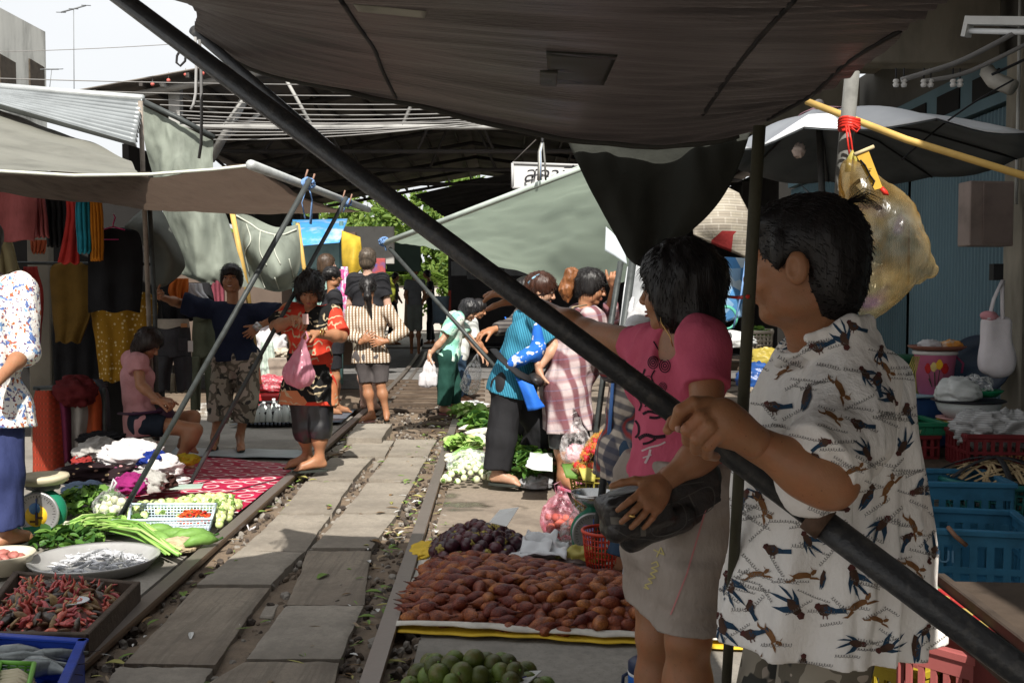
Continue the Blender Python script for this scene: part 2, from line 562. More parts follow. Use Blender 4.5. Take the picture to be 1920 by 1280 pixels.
def strands(mb,base_pts,dirs,ln,r=.0012,bend=(0,0,-.4),seed=0):
 rr=random.Random(seed)
 for p,d in zip(base_pts,dirs):
  l=ln*rr.uniform(.5,1.3)
  d=unit(d+V(rr.gauss(0,.16),rr.gauss(0,.16),rr.gauss(0,.16)))
  q=p+d*l*.5;w=q+unit(d+np.array(bend))*l*.5
  mb.tube([p-d*.004,q,w],[r,r*.8,r*.15],3,cap=False)
def hair(T,sdf,mat,fine=0,ln=.03,seed=1,amp=.004,flow=(0,0,-1),center=None,spread=.16):
 p,q=sdf.mesh(lambda x,y,z:amp*(vnoise(x*60,y*60,z*14)+.6*vnoise(x*25+4,y*25,z*10)))
 q=fix_wind(p,q)
 mb=MB();mb.add(p,q.tolist())
 if fine:
  c=p.mean(0)if center is None else center
  rr=np.random.default_rng(seed)
  ix=rr.choice(len(p),min(fine,len(p)),replace=False)
  fl=np.array(flow,float)
  dr=[]
  for i in ix:
   nr=unit(p[i]-c);t=fl-nr*np.dot(fl,nr)
   dr.append(unit(unit(t+1e-4)+nr*spread))
  strands(mb,p[ix],dr,ln,seed=seed)
 return mb.build('hair',mat,T)
def torso_ops(S,J,s=1,w=1,off=0,k=.05,belly=0,bust=0,fwd=None,full=True):
 hl,hr,sl,sr=J['hl'],J['hr'],J['sl'],J['sr']
 hm=(hl+hr)/2;sm=(sl+sr)/2
 ax=unit(hr-hl);ax2=unit(sr-sl)
 wm=hm+(sm-hm)*.42;cm=hm+(sm-hm)*.74
 S.cap(hl,hr,(.098*w)*s+off,k=k)
 S.cap(wm-ax*.055*s*w,wm+ax*.055*s*w,(.088*w)*s+off,k=k)
 S.cap(cm-ax2*.07*s*w,cm+ax2*.07*s*w,(.094*w)*s+off,k=k)
 S.cap(hm,cm,.095*s*w+off,k=k)
 S.cap(sl+(sr-sl)*.12,sr+(sl-sr)*.12,.052*s+off*.8,k=k)
 if full:
  for a in(sl,sr):S.ell(a,.056*s+off,k=.03)
 if fwd is not None:
  f=unit(fwd)
  if belly:S.ell(wm+f*.05*s*w,np.array([.115,.115,.12])*s*w*belly+off,k=.08)
  if bust:
   for sx in(-1,1):S.ell(cm+f*.075*s*w+ax2*sx*.065*s,.058*s*bust+off,k=.05)
ARM=(.052,.040,.0265)
LEG=(.080,.053,.034)
def mk_body(T,J,hd,skin,s=1,w=1,vox=.008,hands=(),hvox=.0045,headkw={},torso=True,armw=1.0,legw=1.0,neck=.05,fwd=None,belly=0,bust=0,feet=True):
 S=Sdf(vox)
 if torso:torso_ops(S,J,s,w,0,fwd=fwd,belly=belly,bust=bust)
 for q in 'lr':
  if 'e'+q in J:
   S.chain([J['s'+q],J['e'+q],J['w'+q]],[ARM[0]*s*armw,ARM[1]*s*armw,ARM[2]*s*armw],k=.02)
   f=J['e'+q]*.72+J['w'+q]*.28
   S.ell(f,.042*s*armw,k=.03)
  if 'k'+q in J:
   S.chain([J['h'+q],J['k'+q],J['a'+q]],[LEG[0]*s*legw,LEG[1]*s*legw,LEG[2]*s*legw],k=.03)
   f=J['k'+q]*.68+J['a'+q]*.32
   S.ell(f,.058*s*legw,k=.05)
   if 't'+q in J and feet:
    a,t=J['a'+q],J['t'+q]
    d=unit(t-a)
    heel=a+V(0,0,-.045*s)-unit(V(d[0],d[1],0))*.03*s
    ball=a+(t-a)*.75
    S.cap(heel,ball,.030*s,.026*s,k=.03);S.cap(a,ball,.032*s,.024*s,k=.03)
    S.cap(ball,t-d*.012*s,.027*s,.018*s,k=.015)
    lt_=unit(V(-d[1],d[0],0));sg=1 if q=='l' else-1
    for i_,(o_,l_,r_)in enumerate(((-.022,.012,.0125),(-.007,.010,.0095),(.006,.006,.009),(.018,.0,.0085),(.028,-.008,.008))):
     S.cap(ball+lt_*o_*sg*s-V(0,0,.006*s),t+(lt_*o_*sg+d*l_)*s-V(0,0,.004*s),r_*s,r_*s,k=.004)
 parts=[]
 if hd is not None:
  c,A=hd
  sm=(J['sl']+J['sr'])/2
  S.cap(sm,c+A@(V(0,-.02,-.05)*s),neck*s,neck*.95*s,k=.035)
  S.ell(c+A@(V(0,-.01,.0)*s),.05*s,k=.02)
  Hs=Sdf(hvox)
  head_ops(Hs,c,A,s,**headkw)
  Hs.cap(c+A@(V(0,-.025,-.05)*s),sm*.4+(c+A@(V(0,-.02,-.05)*s))*.6,neck*s,neck*s,k=.02)
  parts.append(Hs.mesh())
 parts.insert(0,S.mesh())
 for h in hands:
  Q=Sdf(min(hvox,.0042)if 'vox' not in h else h['vox'])
  h=dict(h);h.pop('vox',0)
  if 'fn' in h:h['fn'](Q)
  else:hand(Q,**h)
  parts.append(Q.mesh())
 pts,fs=join_parts([(p,fix_wind(p,q))for p,q in parts])
 return meshobj('body',pts,fs,skin,T)
def mk_shirt(T,J,mat,s=1,w=1,off=.016,hem=.12,sleeve=(.6,.6),vox=.008,amp=.008,ffq=14,flare=.02,name='shirt',belly=0,bust=0,fwd=None,collar=0,sl_r=.022,neckcut=None,armw=1.0,seed=3,hemdir=None,foldax=(1,1,.25),extra=None,endf=1.25):
 S=Sdf(vox)
 torso_ops(S,J,s,w,off,fwd=fwd,belly=belly,bust=bust)
 hl,hr=J['hl'],J['hr']
 hm=(hl+hr)/2;sm=(J['sl']+J['sr'])/2
 dn=unit(hm-sm)if hemdir is None else unit(hemdir)
 h2=dn*(hem+.12)
 ax=unit(hr-hl)
 for t in(-1,-.4,.4,1):
  S.cap(hm+ax*t*.075*s*w-dn*.03,hm+ax*t*(.085*w*s+flare)+h2,.086*s*w+off,.080*s*w+off+flare,k=.06)
 for q,fr in zip('lr',sleeve):
  if 'e'+q not in J or not fr:continue
  a,e,u=J['s'+q],J['e'+q],J['w'+q]
  ra=ARM[0]*s*armw+sl_r;rb=ARM[1]*s*armw+sl_r
  if fr<=1:
   S.cap(a,a+(e-a)*fr,ra,rb*(endf if fr<.9 else 1.15),k=.035,flat=True)
  else:
   S.cap(a,e,ra,rb,k=.035)
   S.cap(e,e+(u-e)*(fr-1),rb,ARM[2]*s+sl_r,k=.02,flat=True)
 if collar and 'neck' in J:
  S.chain([sm+(J['neck']-sm)*.3,sm+(J['neck']-sm)*collar],[.072*s,.064*s],k=.02,flat=True)
 if extra:extra(S)
 if neckcut is not None:
  for c,r in neckcut:S.ell(c,r,k=.008,op=-1)
 S.cut(hm+dn*hem,dn)
 return mk_sdf(T,name,S,mat,folds(amp,ffq,seed=seed,ax=foldax))
def mk_pants(T,J,mat,s=1,w=1,off=.014,frac=(1.9,1.9),vox=.008,amp=.007,ffq=14,name='trousers',legw=1.0,loose=.0,seed=5,top=.10,updir=None,endr=1.0):
 S=Sdf(vox)
 hl,hr=J['hl'],J['hr']
 hm=(hl+hr)/2;sm=(J['sl']+J['sr'])/2
 up=unit(sm-hm)if updir is None else unit(updir)
 S.cap(hl,hr,.100*s*w+off,k=.04)
 S.cap(hm,hm+up*top*1.3,.10*s*w+off,k=.05)
 for q,fr in zip('lr',frac):
  if 'k'+q not in J:continue
  a,kn,an=J['h'+q],J['k'+q],J['a'+q]
  ra=LEG[0]*s*legw+off;rb=LEG[1]*s*legw+off+loose*.6;rc=LEG[2]*s*legw+off+loose
  if fr<=1:
   S.cap(a,a+(kn-a)*fr,ra,(ra+(rb-ra)*fr)*endr,k=.04,flat=True)
  else:
   S.cap(a,kn,ra,rb,k=.04)
   e=kn+(an-kn)*(fr-1)
   S.cap(kn,e,rb,(rb+(rc-rb)*(fr-1))*endr,k=.03,flat=True)
 S.cut(hm+up*top,up)
 return mk_sdf(T,name,S,mat,folds(amp,ffq,seed=seed,ax=(1,1,.35)))
def sandal(T,a,t,s,mat,strap=None,side=None):
 d=unit(V(t[0]-a[0],t[1]-a[1],0));lat=V(-d[1],d[0],0)
 z=min(a[2]-.075*s,t[2]-.022*s)
 heel=V(a[0],a[1],z)-d*.065*s;toe=V(t[0],t[1],z)+d*.03*s
 L=np.linalg.norm(toe-heel)
 poly=[]
 for k in range(20):
  an=2*math.pi*k/20
  u=math.cos(an);wd=.036+.008*u
  poly.append((heel+toe)/2+d*u*L/2+lat*math.sin(an)*wd*s)
 mb=MB();mb.prism(poly,V(0,0,.014*s))
 o=mb.build('sandal',mat,T)
 mb=MB()
 top=heel+d*L*.78+V(0,0,.018*s)
 for sx in(-1,1):
  mb.tube([heel+d*L*.42+lat*sx*.040*s+V(0,0,.01),heel+d*L*.58+lat*sx*.028*s+V(0,0,.062*s),top],.005*s,6)
 mb.build('strap',strap or mat,o)
 return o
def hframe(face,roll=0.0,up=(0,0,1)):
 A=frame(face,up)
 if roll:
  c,q=math.cos(roll),math.sin(roll)
  A=A@np.array([[c,0,q],[0,1,0],[-q,0,c]])
 return A
def decals(o,polys,mats,view=None,off=.0016,step=.006):
 """printed shapes laid onto the surface of a finished mesh: polys = list of (pixel outline, material index); joined into the same object"""
 me=o.data
 par=o.parent
 base=np.array(par.location)if par else np.array(o.location)
 vs=np.empty(len(me.vertices)*3);me.vertices.foreach_get('co',vs);vs=vs.reshape(-1,3)
 bv=BVHTree.FromPolygons((vs+base).tolist(),[tuple(p.vertices)for p in me.polygons])
 nm0=len(me.materials)
 for m in mats:me.materials.append(m)
 B=bmesh.new();B.from_mesh(me)
 for outline,mi in polys:
  t=bmesh.new()
  a=np.asarray(outline,float)
  if np.any(~np.isfinite(a)):continue
  try:t.faces.new([t.verts.new((x,y,0))for x,y in a])
  except ValueError:continue
  bmesh.ops.triangulate(t,faces=t.faces[:])
  for _ in range(4):
   ed=[e for e in t.edges if e.calc_length()>step*1000]
   if not ed:break
   bmesh.ops.subdivide_edges(t,edges=ed,cuts=1)
   bmesh.ops.triangulate(t,faces=[f for f in t.faces if len(f.verts)>3])
  mp={}
  for v in t.verts:
   d=ray(v.co.x,v.co.y)
   h=bv.ray_cast(Vector(CAM),Vector(d))
   if h[0]is None:continue
   n=h[1]
   if n.dot(Vector(d))>0:n=-n
   mp[v]=(h[0]+n*off-Vector(base),h[3])
  nv={}
  for f in t.faces:
   if not all(v in mp for v in f.verts):continue
   dd=[mp[v][1]for v in f.verts]
   if max(dd)-min(dd)>.06:continue
   q=[]
   for v in f.verts:
    if v not in nv:nv[v]=B.verts.new(mp[v][0])
    q.append(nv[v])
   try:
    nf=B.faces.new(q);nf.material_index=nm0+mi;nf.smooth=True
   except ValueError:pass
  t.free()
 B.normal_update();B.to_mesh(me);B.free()
 me.update()
def film(name,tint=(1,1,1),a=.35,rough=.12):
 if name in _MC:return _MC[name]
 m,nt,b,out=newmat(name)
 v=coords(nt)
 b.inputs['Base Color'].default_value=rgb(tuple(x*.85 for x in tint));b.inputs['Roughness'].default_value=rough;b.inputs['Specular IOR Level'].default_value=.8
 tr=N(nt,'ShaderNodeBsdfTransparent');tr.inputs[0].default_value=rgb(tint)
 mx=N(nt,'ShaderNodeMixShader')
 n1=noise(nt,v,24,5,.7)
 lw=N(nt,'ShaderNodeLayerWeight',Blend=.5)
 nt.links.new(math_(nt,'ADD',math_(nt,'MULTIPLY',ramp(nt,n1,[(.48,(0,0,0)),(.66,(1,1,1))]),a*.8),math_(nt,'MULTIPLY',lw.outputs['Facing'],a*.55)),mx.inputs[0])
 nt.links.new(tr.outputs[0],mx.inputs[1]);nt.links.new(b.outputs[0],mx.inputs[2]);nt.links.new(mx.outputs[0],out.inputs[0])
 bump(nt,b,n1,.6,.01)
 _MC[name]=m
 return m
cam=bpy.data.cameras.new('camera');co=bpy.data.objects.new('camera',cam);COL.objects.link(co)
cam.sensor_fit='HORIZONTAL';cam.sensor_width=36;cam.lens=36;cam.clip_start=.05;cam.clip_end=500
co.location=(0,0,HC);co.rotation_euler=(math.pi/2-PITCH,0,0)
SC.camera=co
SUN=unit(V(.10,-1,1.0))
w=bpy.data.worlds.new('World');SC.world=w;w.use_nodes=True
wn=w.node_tree;bg=wn.nodes['Background']
sky=wn.nodes.new('ShaderNodeTexSky');sky.sky_type='NISHITA';sky.sun_disc=False
sky.sun_elevation=math.asin(SUN[2]);sky.sun_rotation=math.atan2(SUN[0],SUN[1])
sky.air_density=1.2;sky.dust_density=6.0;sky.ozone_density=.6
cl_=wn.nodes.new('ShaderNodeMix');cl_.data_type='RGBA'
wv_=wn.nodes.new('ShaderNodeTexCoord');wz=wn.nodes.new('ShaderNodeTexNoise');wz.inputs['Scale'].default_value=2.0;wz.inputs['Detail'].default_value=5
wn.links.new(wv_.outputs['Generated'],wz.inputs['Vector'])
wr_=wn.nodes.new('ShaderNodeMapRange');wr_.inputs[1].default_value=.3;wr_.inputs[2].default_value=.6;wr_.inputs[3].default_value=.75;wr_.inputs[4].default_value=.95
wn.links.new(wz.outputs['Fac'],wr_.inputs[0]);wn.links.new(wr_.outputs[0],cl_.inputs[0])
wn.links.new(sky.outputs[0],cl_.inputs[6]);cl_.inputs[7].default_value=(6.2,6.3,6.4,1)
wn.links.new(cl_.outputs[2],bg.inputs[0]);bg.inputs[1].default_value=.10
sl=bpy.data.lights.new('sun','SUN');sl.energy=5.0;sl.angle=math.radians(.5);sl.color=(1,.95,.87)
so=bpy.data.objects.new('sun',sl);COL.objects.link(so)
so.rotation_euler=Vector(SUN.tolist()).to_track_quat('Z','Y').to_euler()
vs_=SC.view_settings;vs_.view_transform='Standard';vs_.look='None';vs_.gamma=1;vs_.exposure=.70
SC.cycles.max_bounces=8;SC.cycles.transparent_max_bounces=16
def concrete(name,base,dark,sc=3.0,bm=.35,wet=False,groove=False):
 m,nt,b,out=newmat(name)
 v=coords(nt)
 n1=noise(nt,v,sc,8,.62);n2=noise(nt,v,sc*14,6,.7);n3=noise(nt,v,sc*.35,3)
 c=ramp(nt,n1,[(.32,dark),(.5,base),(.68,tuple(x*1.15 for x in base))])
 c=mixc(nt,math_(nt,'MULTIPLY',ramp(nt,n2,[(.42,(0,0,0)),(.62,(1,1,1))]),.5),c,tuple(x*.68 for x in base),'MIX')
 n4=noise(nt,v,sc*42,3,.7)
 c=mixc(nt,ramp(nt,n4,[(.58,(0,0,0)),(.70,(.6,.6,.6))]),c,tuple(x*.4 for x in base))
 n5=noise(nt,coords(nt,(1,1,1),(0,0,.7)),sc*.9,5,.7)
 c=mixc(nt,ramp(nt,n5,[(.56,(0,0,0)),(.62,(.45,.45,.45))]),c,tuple(x*.55 for x in base))
 c=mixc(nt,ramp(nt,n3,[(.5,(0,0,0)),(.64,(.5,.5,.5))]),c,dark)
 b.inputs['Roughness'].default_value=.85
 if groove:
  wv=N(nt,'ShaderNodeTexNoise',Scale=1.0,Detail=5,Roughness=.65);nt.links.new(coords(nt,(38,2.2,4)),wv.inputs['Vector'])
  gm=ramp(nt,wv.outputs['Fac'],[(.40,(1,1,1)),(.52,(0,0,0))])
  c=mixc(nt,math_(nt,'MULTIPLY',gm,.5),c,tuple(x*.45 for x in base))
 if wet:
  wv=N(nt,'ShaderNodeTexNoise',Scale=1.6,Detail=3);nt.links.new(v,wv.inputs['Vector'])
  wm=ramp(nt,wv.outputs['Fac'],[(.56,(0,0,0)),(.60,(1,1,1))])
  c=mixc(nt,wm,c,tuple(x*.35 for x in base))
  nt.links.new(math_(nt,'MULTIPLY_ADD',wm,-.6,.85),b.inputs['Roughness'])
 nt.links.new(c,b.inputs['Base Color'])
 bump(nt,b,mixc(nt,.5,n1,n2),bm,.012)
 return m
m_dirt=concrete('dirt',(.17,.125,.085),(.075,.055,.04),5,.8)
m_pave=concrete('pavement_concrete',(.25,.23,.20),(.15,.135,.115),2.2,.25)
m_pave2=concrete('stained_concrete',(.22,.18,.14),(.11,.085,.065),2.5,.25,wet=True)
m_slab=concrete('slab_concrete',(.255,.225,.185),(.16,.138,.112),3.2,.5)
m_slabg=concrete('slab_grooved',(.225,.188,.145),(.145,.115,.088),4,.5,groove=True)
m_asph=concrete('asphalt',(.17,.165,.16),(.11,.108,.105),3,.3)
def tx(d,side):
 """rail centre x at distance d"""
 c=-.0017*max(0,d-11)**2
 return(-1.475-.0185*d if side<0 else-.421-.0167*d)+c
def sheet(name,x0,x1,y0,y1,z,mat,n=2,edge=None):
 g=np.array([[[x0+(x1-x0)*i/n,y0+(y1-y0)*j/n,z]for i in range(n+1)]for j in range(n+1)])
 o=MB().grid(g).build(name,mat)
 return tag(o,kind='structure')
sheet('ground',-300,300,-60,400,-.17,m_dirt)
def slab_block(name,pl,top,th,mat):
 mb=MB()
 mb.prism([V(x,y,top)for x,y in pl],V(0,0,-th))
 return tag(mb.build(name,mat),kind='structure')
slab_block('pavement',[(-30,-4),(tx(0,-1)-.10,-4),(tx(4,-1)-.09,4),(tx(11.4,-1)-.09,11.4),(-30,11.4)],-.012,.17,m_pave)
slab_block('pavement',[(tx(0,1)+.13,-4),(9,-4),(9,4.02),(tx(4.02,1)+.13,4.02)],-.012,.17,m_pave)
slab_block('pavement',[(tx(4.05,1)+.06,4.05),(9,4.05),(9,17),(tx(11,1)+.10,17)],-.02,.16,m_pave2)
slab_block('road',[(-60,16.6),(60,16.6),(60,27),(-60,27)],-.022,.14,m_asph)
slab_block('platform',[(-5.5,27.2),(3,27.2),(3,40),(-5.5,40)],.02,.2,m_pave)
ys=np.arange(-3,30,.11);us=np.linspace(0,1,26)
g=np.array([[V(tx(y,-1)-.05+(tx(y,1)-tx(y,-1)+.22)*u,y,-.042)for u in us]for y in ys])
g[...,2]+=.018*vnoise(g[...,0]*5,g[...,1]*5,g[...,2]*0)+.010*vnoise(g[...,0]*16,g[...,1]*16,g[...,2]*0)
tag(MB().grid(g).build('trackbed',m_dirt),kind='structure')
def steel(name,c1,c2,top):
 m,nt,b,out=newmat(name)
 v=coords(nt)
 geo=nt.nodes.new('ShaderNodeNewGeometry')
 z=sepxyz(nt,geo.outputs['Normal'])[2]
 tmask=ramp(nt,z,[(.75,(0,0,0)),(.95,(1,1,1))])
 n1=noise(nt,v,9,6)
 c=mixc(nt,n1,c1,c2)
 c=mixc(nt,math_(nt,'MULTIPLY',tmask,.9),c,top)
 nt.links.new(c,b.inputs['Base Color'])
 nt.links.new(math_(nt,'MULTIPLY',tmask,.55),b.inputs['Metallic'])
 nt.links.new(math_(nt,'MULTIPLY_ADD',n1,.3,.28),b.inputs['Roughness'])
 bump(nt,b,noise(nt,v,60,4),.2,.004)
 return m
m_rail=steel('rail_steel',(.10,.065,.042),(.17,.11,.07),(.24,.21,.19))
PROF=[(-.034,.02),(.034,.02),(.037,.008),(.034,-.012),(.010,-.03),(.009,-.10),(.05,-.125),(.055,-.14),(-.055,-.14),(-.05,-.125),(-.009,-.10),(-.010,-.03),(-.034,-.012),(-.037,.008)]
for side,lab in((-1,'rusty brown railway rail beside the red cloth mat'),(1,'worn shiny railway rail beside the heap of brown fruit')):
 ys=np.concatenate([np.arange(-1.5,12,.5),np.arange(12,34,1.0)])
 g=np.array([[V(tx(y,side)+a,y,b)for a,b in PROF]for y in ys])
 mb=MB();mb.grid(g[:,::-1],close=True,smooth=False)
 tag(mb.build('rail',m_rail,loc=V(tx(3,side),3,-.14)),lab,'railway rail','railway rails of the track')
mb=MB()
g=np.array([[V(tx(y,-1)+.16+a*.8,y,b*.9-.03)for a,b in PROF]for y in np.arange(11.5,26,1.0)])
mb.grid(g[:,::-1],close=True,smooth=False)
tag(mb.build('guard_rail',m_rail,loc=V(tx(12,-1),12,-.14)),'short extra rail set close inside the far stretch of track','guard rail')
m_wood=M('sleeper_wood',(.085,.062,.045),.9,.5,10,.8,40,st=(1,6,6))
slp=[(12.05+.62*i)for i in range(8)]
for i,y in enumerate([10.15,10.75,11.35]+slp):
 xa=tx(y,-1)-.25;xb=tx(y,1)+.3
 if i<3:xa=tx(y,-1)+.75
 mb=MB();mb.box(V((xa+xb)/2,y,-.060),V((xb-xa)/2,.10,.06),bev=.015)
 tag(mb.build('sleeper',m_wood),'dark weathered wooden sleeper lying in the dirt between the rails','sleeper','wooden sleepers of the track')
def slab(px,label,mat=None,th=.10,seed=0,z=0.0):
 q=[G(x,y,z)for x,y in px]
 nu,nv=14,16
 g=np.zeros((nv+1,nu+1,3))
 for j in range(nv+1):
  for i in range(nu+1):
   u,v=i/nu,j/nv
   g[j,i]=(q[0]*(1-u)+q[1]*u)*(1-v)+(q[3]*(1-u)+q[2]*u)*v
 c=g.mean((0,1))
 e=np.ones((nv+1,nu+1))
 e[0]=e[-1]=0;e[:,0]=e[:,-1]=0
 n=vnoise(g[...,0]*18+seed,g[...,1]*18,g[...,2]+seed)
 dirn=g-c;dirn[...,2]=0;dirn/=(np.linalg.norm(dirn,axis=-1,keepdims=True)+1e-6)
 g=g-dirn*((1-e)*(.006+.012*np.maximum(n,0)))[...,None]
 g[...,2]+=.004*n-(1-e)*(.006+.008*np.maximum(n,0))+R.uniform(-.006,.006)
 mb=MB();mb.grid(g)
 b=np.concatenate([g[0],g[1:,-1],g[-1,-2::-1],g[-2:0:-1,0]])
 b2=b.copy();b2[:,2]=z-th
 n_=len(b)
 mb.add(np.concatenate([b,b2]),[(i,n_+i,n_+(i+1)%n_,(i+1)%n_)for i in range(n_)],0,False)
 return tag(mb.build('concrete_slab',mat or m_slab),label,'concrete slab','concrete slabs laid between the rails')
SL=[([(190,1290),(378,1290),(402,1248),(213,1247)],'shaded slab at the bottom edge, left of the broken gap'),([(230,1241),(404,1244),(507,1098),(366,1098)],'long grooved brown slab in shade beside the fish trays'),([(366,1095),(508,1095),(571,1033),(447,1031)],'shaded slab just this side of the sunlit ones, beside the fish rail'),([(449,1029),(573,1031),(621,963),(521,962)],'sunlit slab next to the green eggplant heap'),([(523,959),(623,960),(661,901),(573,900)],'sunlit slab just in front of the standing woman in flip-flops'),([(577,897),(662,898),(699,857),(621,856)],'small sunlit slab right beside the flip-flop feet'),([(640,852),(722,853),(740,823),(667,822)],'sunlit slab in the middle of the far end of the walkway'),([(648,819),(716,820),(736,793),(670,792)],'raised far slab under the woman in striped shirt'),([(360,1292),(628,1292),(638,1238),(455,1238)],'rough shaded slab at the bottom edge, right half of walkway'),([(458,1234),(640,1234),(684,1132),(534,1132)],'smooth grey shaded slab with a broken left edge'),([(536,1129),(684,1129),(697,1027),(576,1027)],'long ribbed brown slab opposite the heap of brown fruit'),([(582,1023),(697,1024),(745,961),(641,960)],'sunlit slab level with the dark purple fruit'),([(643,957),(746,958),(777,902),(688,901)],'sunlit slab with a crack across it'),([(690,897),(778,898),(802,857),(726,856)],'sunlit slab opposite the white eggplants, second from the far end'),([(727,852),(803,853),(820,823),(742,822)],'sunlit slab touching the dark wooden sleepers on the right')]
for i,(q,l)in enumerate(SL):slab(q,l,m_slabg if i in(1,10,8)else m_slab,seed=i*5.3,z=.05 if i==7 else 0)
for q,l in(([(420,1235),(450,1238),(500,1180),(470,1175)],'broken slab piece lying flat in the gap'),([(485,1158),(512,1160),(524,1133),(500,1131)],'broken brick sized concrete lump in the gap'),([(692,880),(702,880),(722,860),(712,858)],'thin concrete filler strip between two sunlit slabs'),([(612,848),(638,848),(664,824),(645,823)],'cracked narrow slab between rail and walkway')):
 tag(slab(q,l,z=-.03,th=.08),cat='broken slab',group='concrete pieces filling the gaps')
def merge_scatter(name,tmpl,xf,mats,mi=None,smooth=False):
 """tmpl: list of (verts, faces); xf: list of (template index, 3x3, position)"""
 vs=[];fs=[];n=0;m_=[]
 for k,(t,A,p)in enumerate(xf):
  v,f=tmpl[t]
  vs.append(v@A.T+p);fs+=[[i+n for i in q]for q in f];n+=len(v)
  if mi is not None:m_+=[mi[k]]*len(f)
 return meshobj(name,np.concatenate(vs),fs,mats,None,None,m_ if mi is not None else None,[smooth]*len(fs))
def tmpl_ell(nu,nv,noise_,seed,r=(1,1,1)):
 mb=MB().ell((0,0,0),r,None,nu,nv,noise=noise_,seed=seed)
 return np.concatenate(mb.v),mb.f
def rrot():
 q=rng.normal(size=4);q/=np.linalg.norm(q)
 return np.array(Matrix(Vector((0,0,0,0)).to_tuple()and[[1,0,0],[0,1,0],[0,0,1]]))if False else np.array(__import__('mathutils').Quaternion(q.tolist()).to_matrix())
def zrot(a):
 c,s=math.cos(a),math.sin(a)
 return np.array([[c,-s,0],[s,c,0],[0,0,1]])
st=[tmpl_ell(7,5,.35,i)for i in range(6)]
xf=[];mi=[]
for k in range(3800):
 y=2.6+10*rng.random()**1.6
 x=rng.uniform(tx(y,-1)-.05,tx(y,1)+(.18 if y<4.2 else.10))
 r=rng.uniform(.008,.026)
 xf.append((k%6,rrot()@np.diag([r,r*.8,r*.6]),V(x,y,-.042+rng.uniform(-.01,.018))));mi.append(int(rng.integers(0,3)))
tag(merge_scatter('ballast',st,xf,[M('stone_brown',(.13,.10,.075),.9,.4,8,.4),M('stone_grey',(.22,.20,.175),.9,.35,8,.4),M('stone_dark',(.06,.048,.04),.9,.4,8,.4)],mi),kind='stuff')
def leafquad(L,W,cup=.25,n=3):
 g=np.zeros((n+1,3,3))
 for j in range(n+1):
  t=j/n
  wd=W*math.sin(math.pi*min(.97,.08+t*.9))**.7
  for i in(0,1,2):
   g[j,i]=((i-1)*wd/2,t*L-L/2,(abs(i-1)*cup*wd)-cup*L*.6*(t-.5)**2)
 mb=MB().grid(g)
 return np.concatenate(mb.v),mb.f
lt=[leafquad(1,.25),leafquad(1,.5),leafquad(1,.12,.1)]
xf=[];mi=[]
for k in range(650):
 y=3.0+8.5*rng.random()**1.2
 s=rng.random()
 if s<.55:x=rng.uniform(tx(y,1)-.30,tx(y,1)-.04)
 elif s<.8:x=rng.uniform(tx(y,-1)+.05,tx(y,-1)+.25)
 elif s<.9:x=rng.uniform(tx(y,1)+.04,tx(y,1)+.14)
 else:x=rng.uniform(tx(y,-1)+.1,tx(y,1))
 L=rng.uniform(.02,.085)
 z=-.022
 xf.append((int(rng.integers(0,3)),zrot(rng.uniform(0,6.3))@np.diag([L,L,L]),V(x,y,z+rng.uniform(-.01,.03))));mi.append(int(rng.choice([0,0,1,2,3,4],p=[.2,.15,.15,.15,.2,.15])))
tag(merge_scatter('litter',lt,xf,[M('scrap_green',(.14,.22,.05),.7,.3),M('scrap_yellow',(.32,.30,.10),.7,.3),M('scrap_brown',(.16,.10,.05),.9,.3),M('scrap_dry',(.26,.20,.13),.9,.3),M('scrap_white',(.5,.5,.48),.8,.2)],mi),kind='stuff')
m_paper=M('white_paper',(.72,.72,.70),.7,.08,6,.3,15,transl=.2)
HX0,HX1,HY0,HY1,RZ,EZ=-6.2,5.6,14.5,32.0,5.15,4.2
RX=-.95
m_roof=M('old_roof_sheet',(.15,.135,.12),.8,.45,2,.2,30)
m_beam=M('dark_steel_beam',(.05,.045,.042),.7,.3,4)
m_lbeam=M('grey_steel_beam',(.30,.30,.29),.6,.3,4)  # paler copy of the beams, daylight at the hall front put into the colour
T=thing('station_hall','dark open station hall with a long low gable roof over the track','station hall',(RX,HY0,0))
for sx,xe in((-1,HX0),(1,HX1)):
 ny=90
 g=np.zeros((ny+1,40,3))
 for j in range(ny+1):
  for i in range(40):
   t=i/39
   g[j,i]=(RX+(xe-RX)*t,HY0+(HY1-HY0)*j/ny,RZ+(EZ-RZ)*t+.02*math.sin(j*2.1))
 MB().grid(g if sx>0 else g[:,::-1]).build('roof',m_roof,T,solid=.02)
 mb=MB()
 for k in range(8):
  t=(k+.5)/8
  mb.box(V(RX+(xe-RX)*t,(HY0+HY1)/2,RZ+(EZ-RZ)*t-.06),V(.025,(HY1-HY0)/2-.02,.035))
 mb.build('purlins',m_beam,T)
for i in range(8):
 y=HY0+.25+(HY1-HY0-.5)*i/7
 mb=MB()
 r=.05
 ml=m_lbeam if i<1 else m_beam
 mb.tube([V(HX0+.1,y,EZ-.12),V(RX,y,RZ-.16),V(HX1-.1,y,EZ-.12)],r,6)
 zt=EZ-.45
 if i<4:mb.tube([V(HX0+.4,y,zt),V(HX1-.4,y,zt)],r*.8,6)
 for k in range(9 if i<3 else 0):
  x=HX0+.8+(HX1-HX0-1.6)*k/8
  zr=RZ-.16-(RZ-EZ)*(abs(x-RX)/(RX-HX0 if x<RX else HX1-RX))
  mb.tube([V(x,y,zt),V(x+(.5 if k%2 else-.5),y,zr)],r*.55,5)
 mb.build('truss',ml,T)
 for x in(HX0+.6,HX1-.6):
  if i in(1,3,5,6,7):
   mb=MB();mb.box(V(x,y,(EZ-.4)/2),V(.08,.08,(EZ-.4)/2));mb.build('post',m_beam,T)
mb=MB()
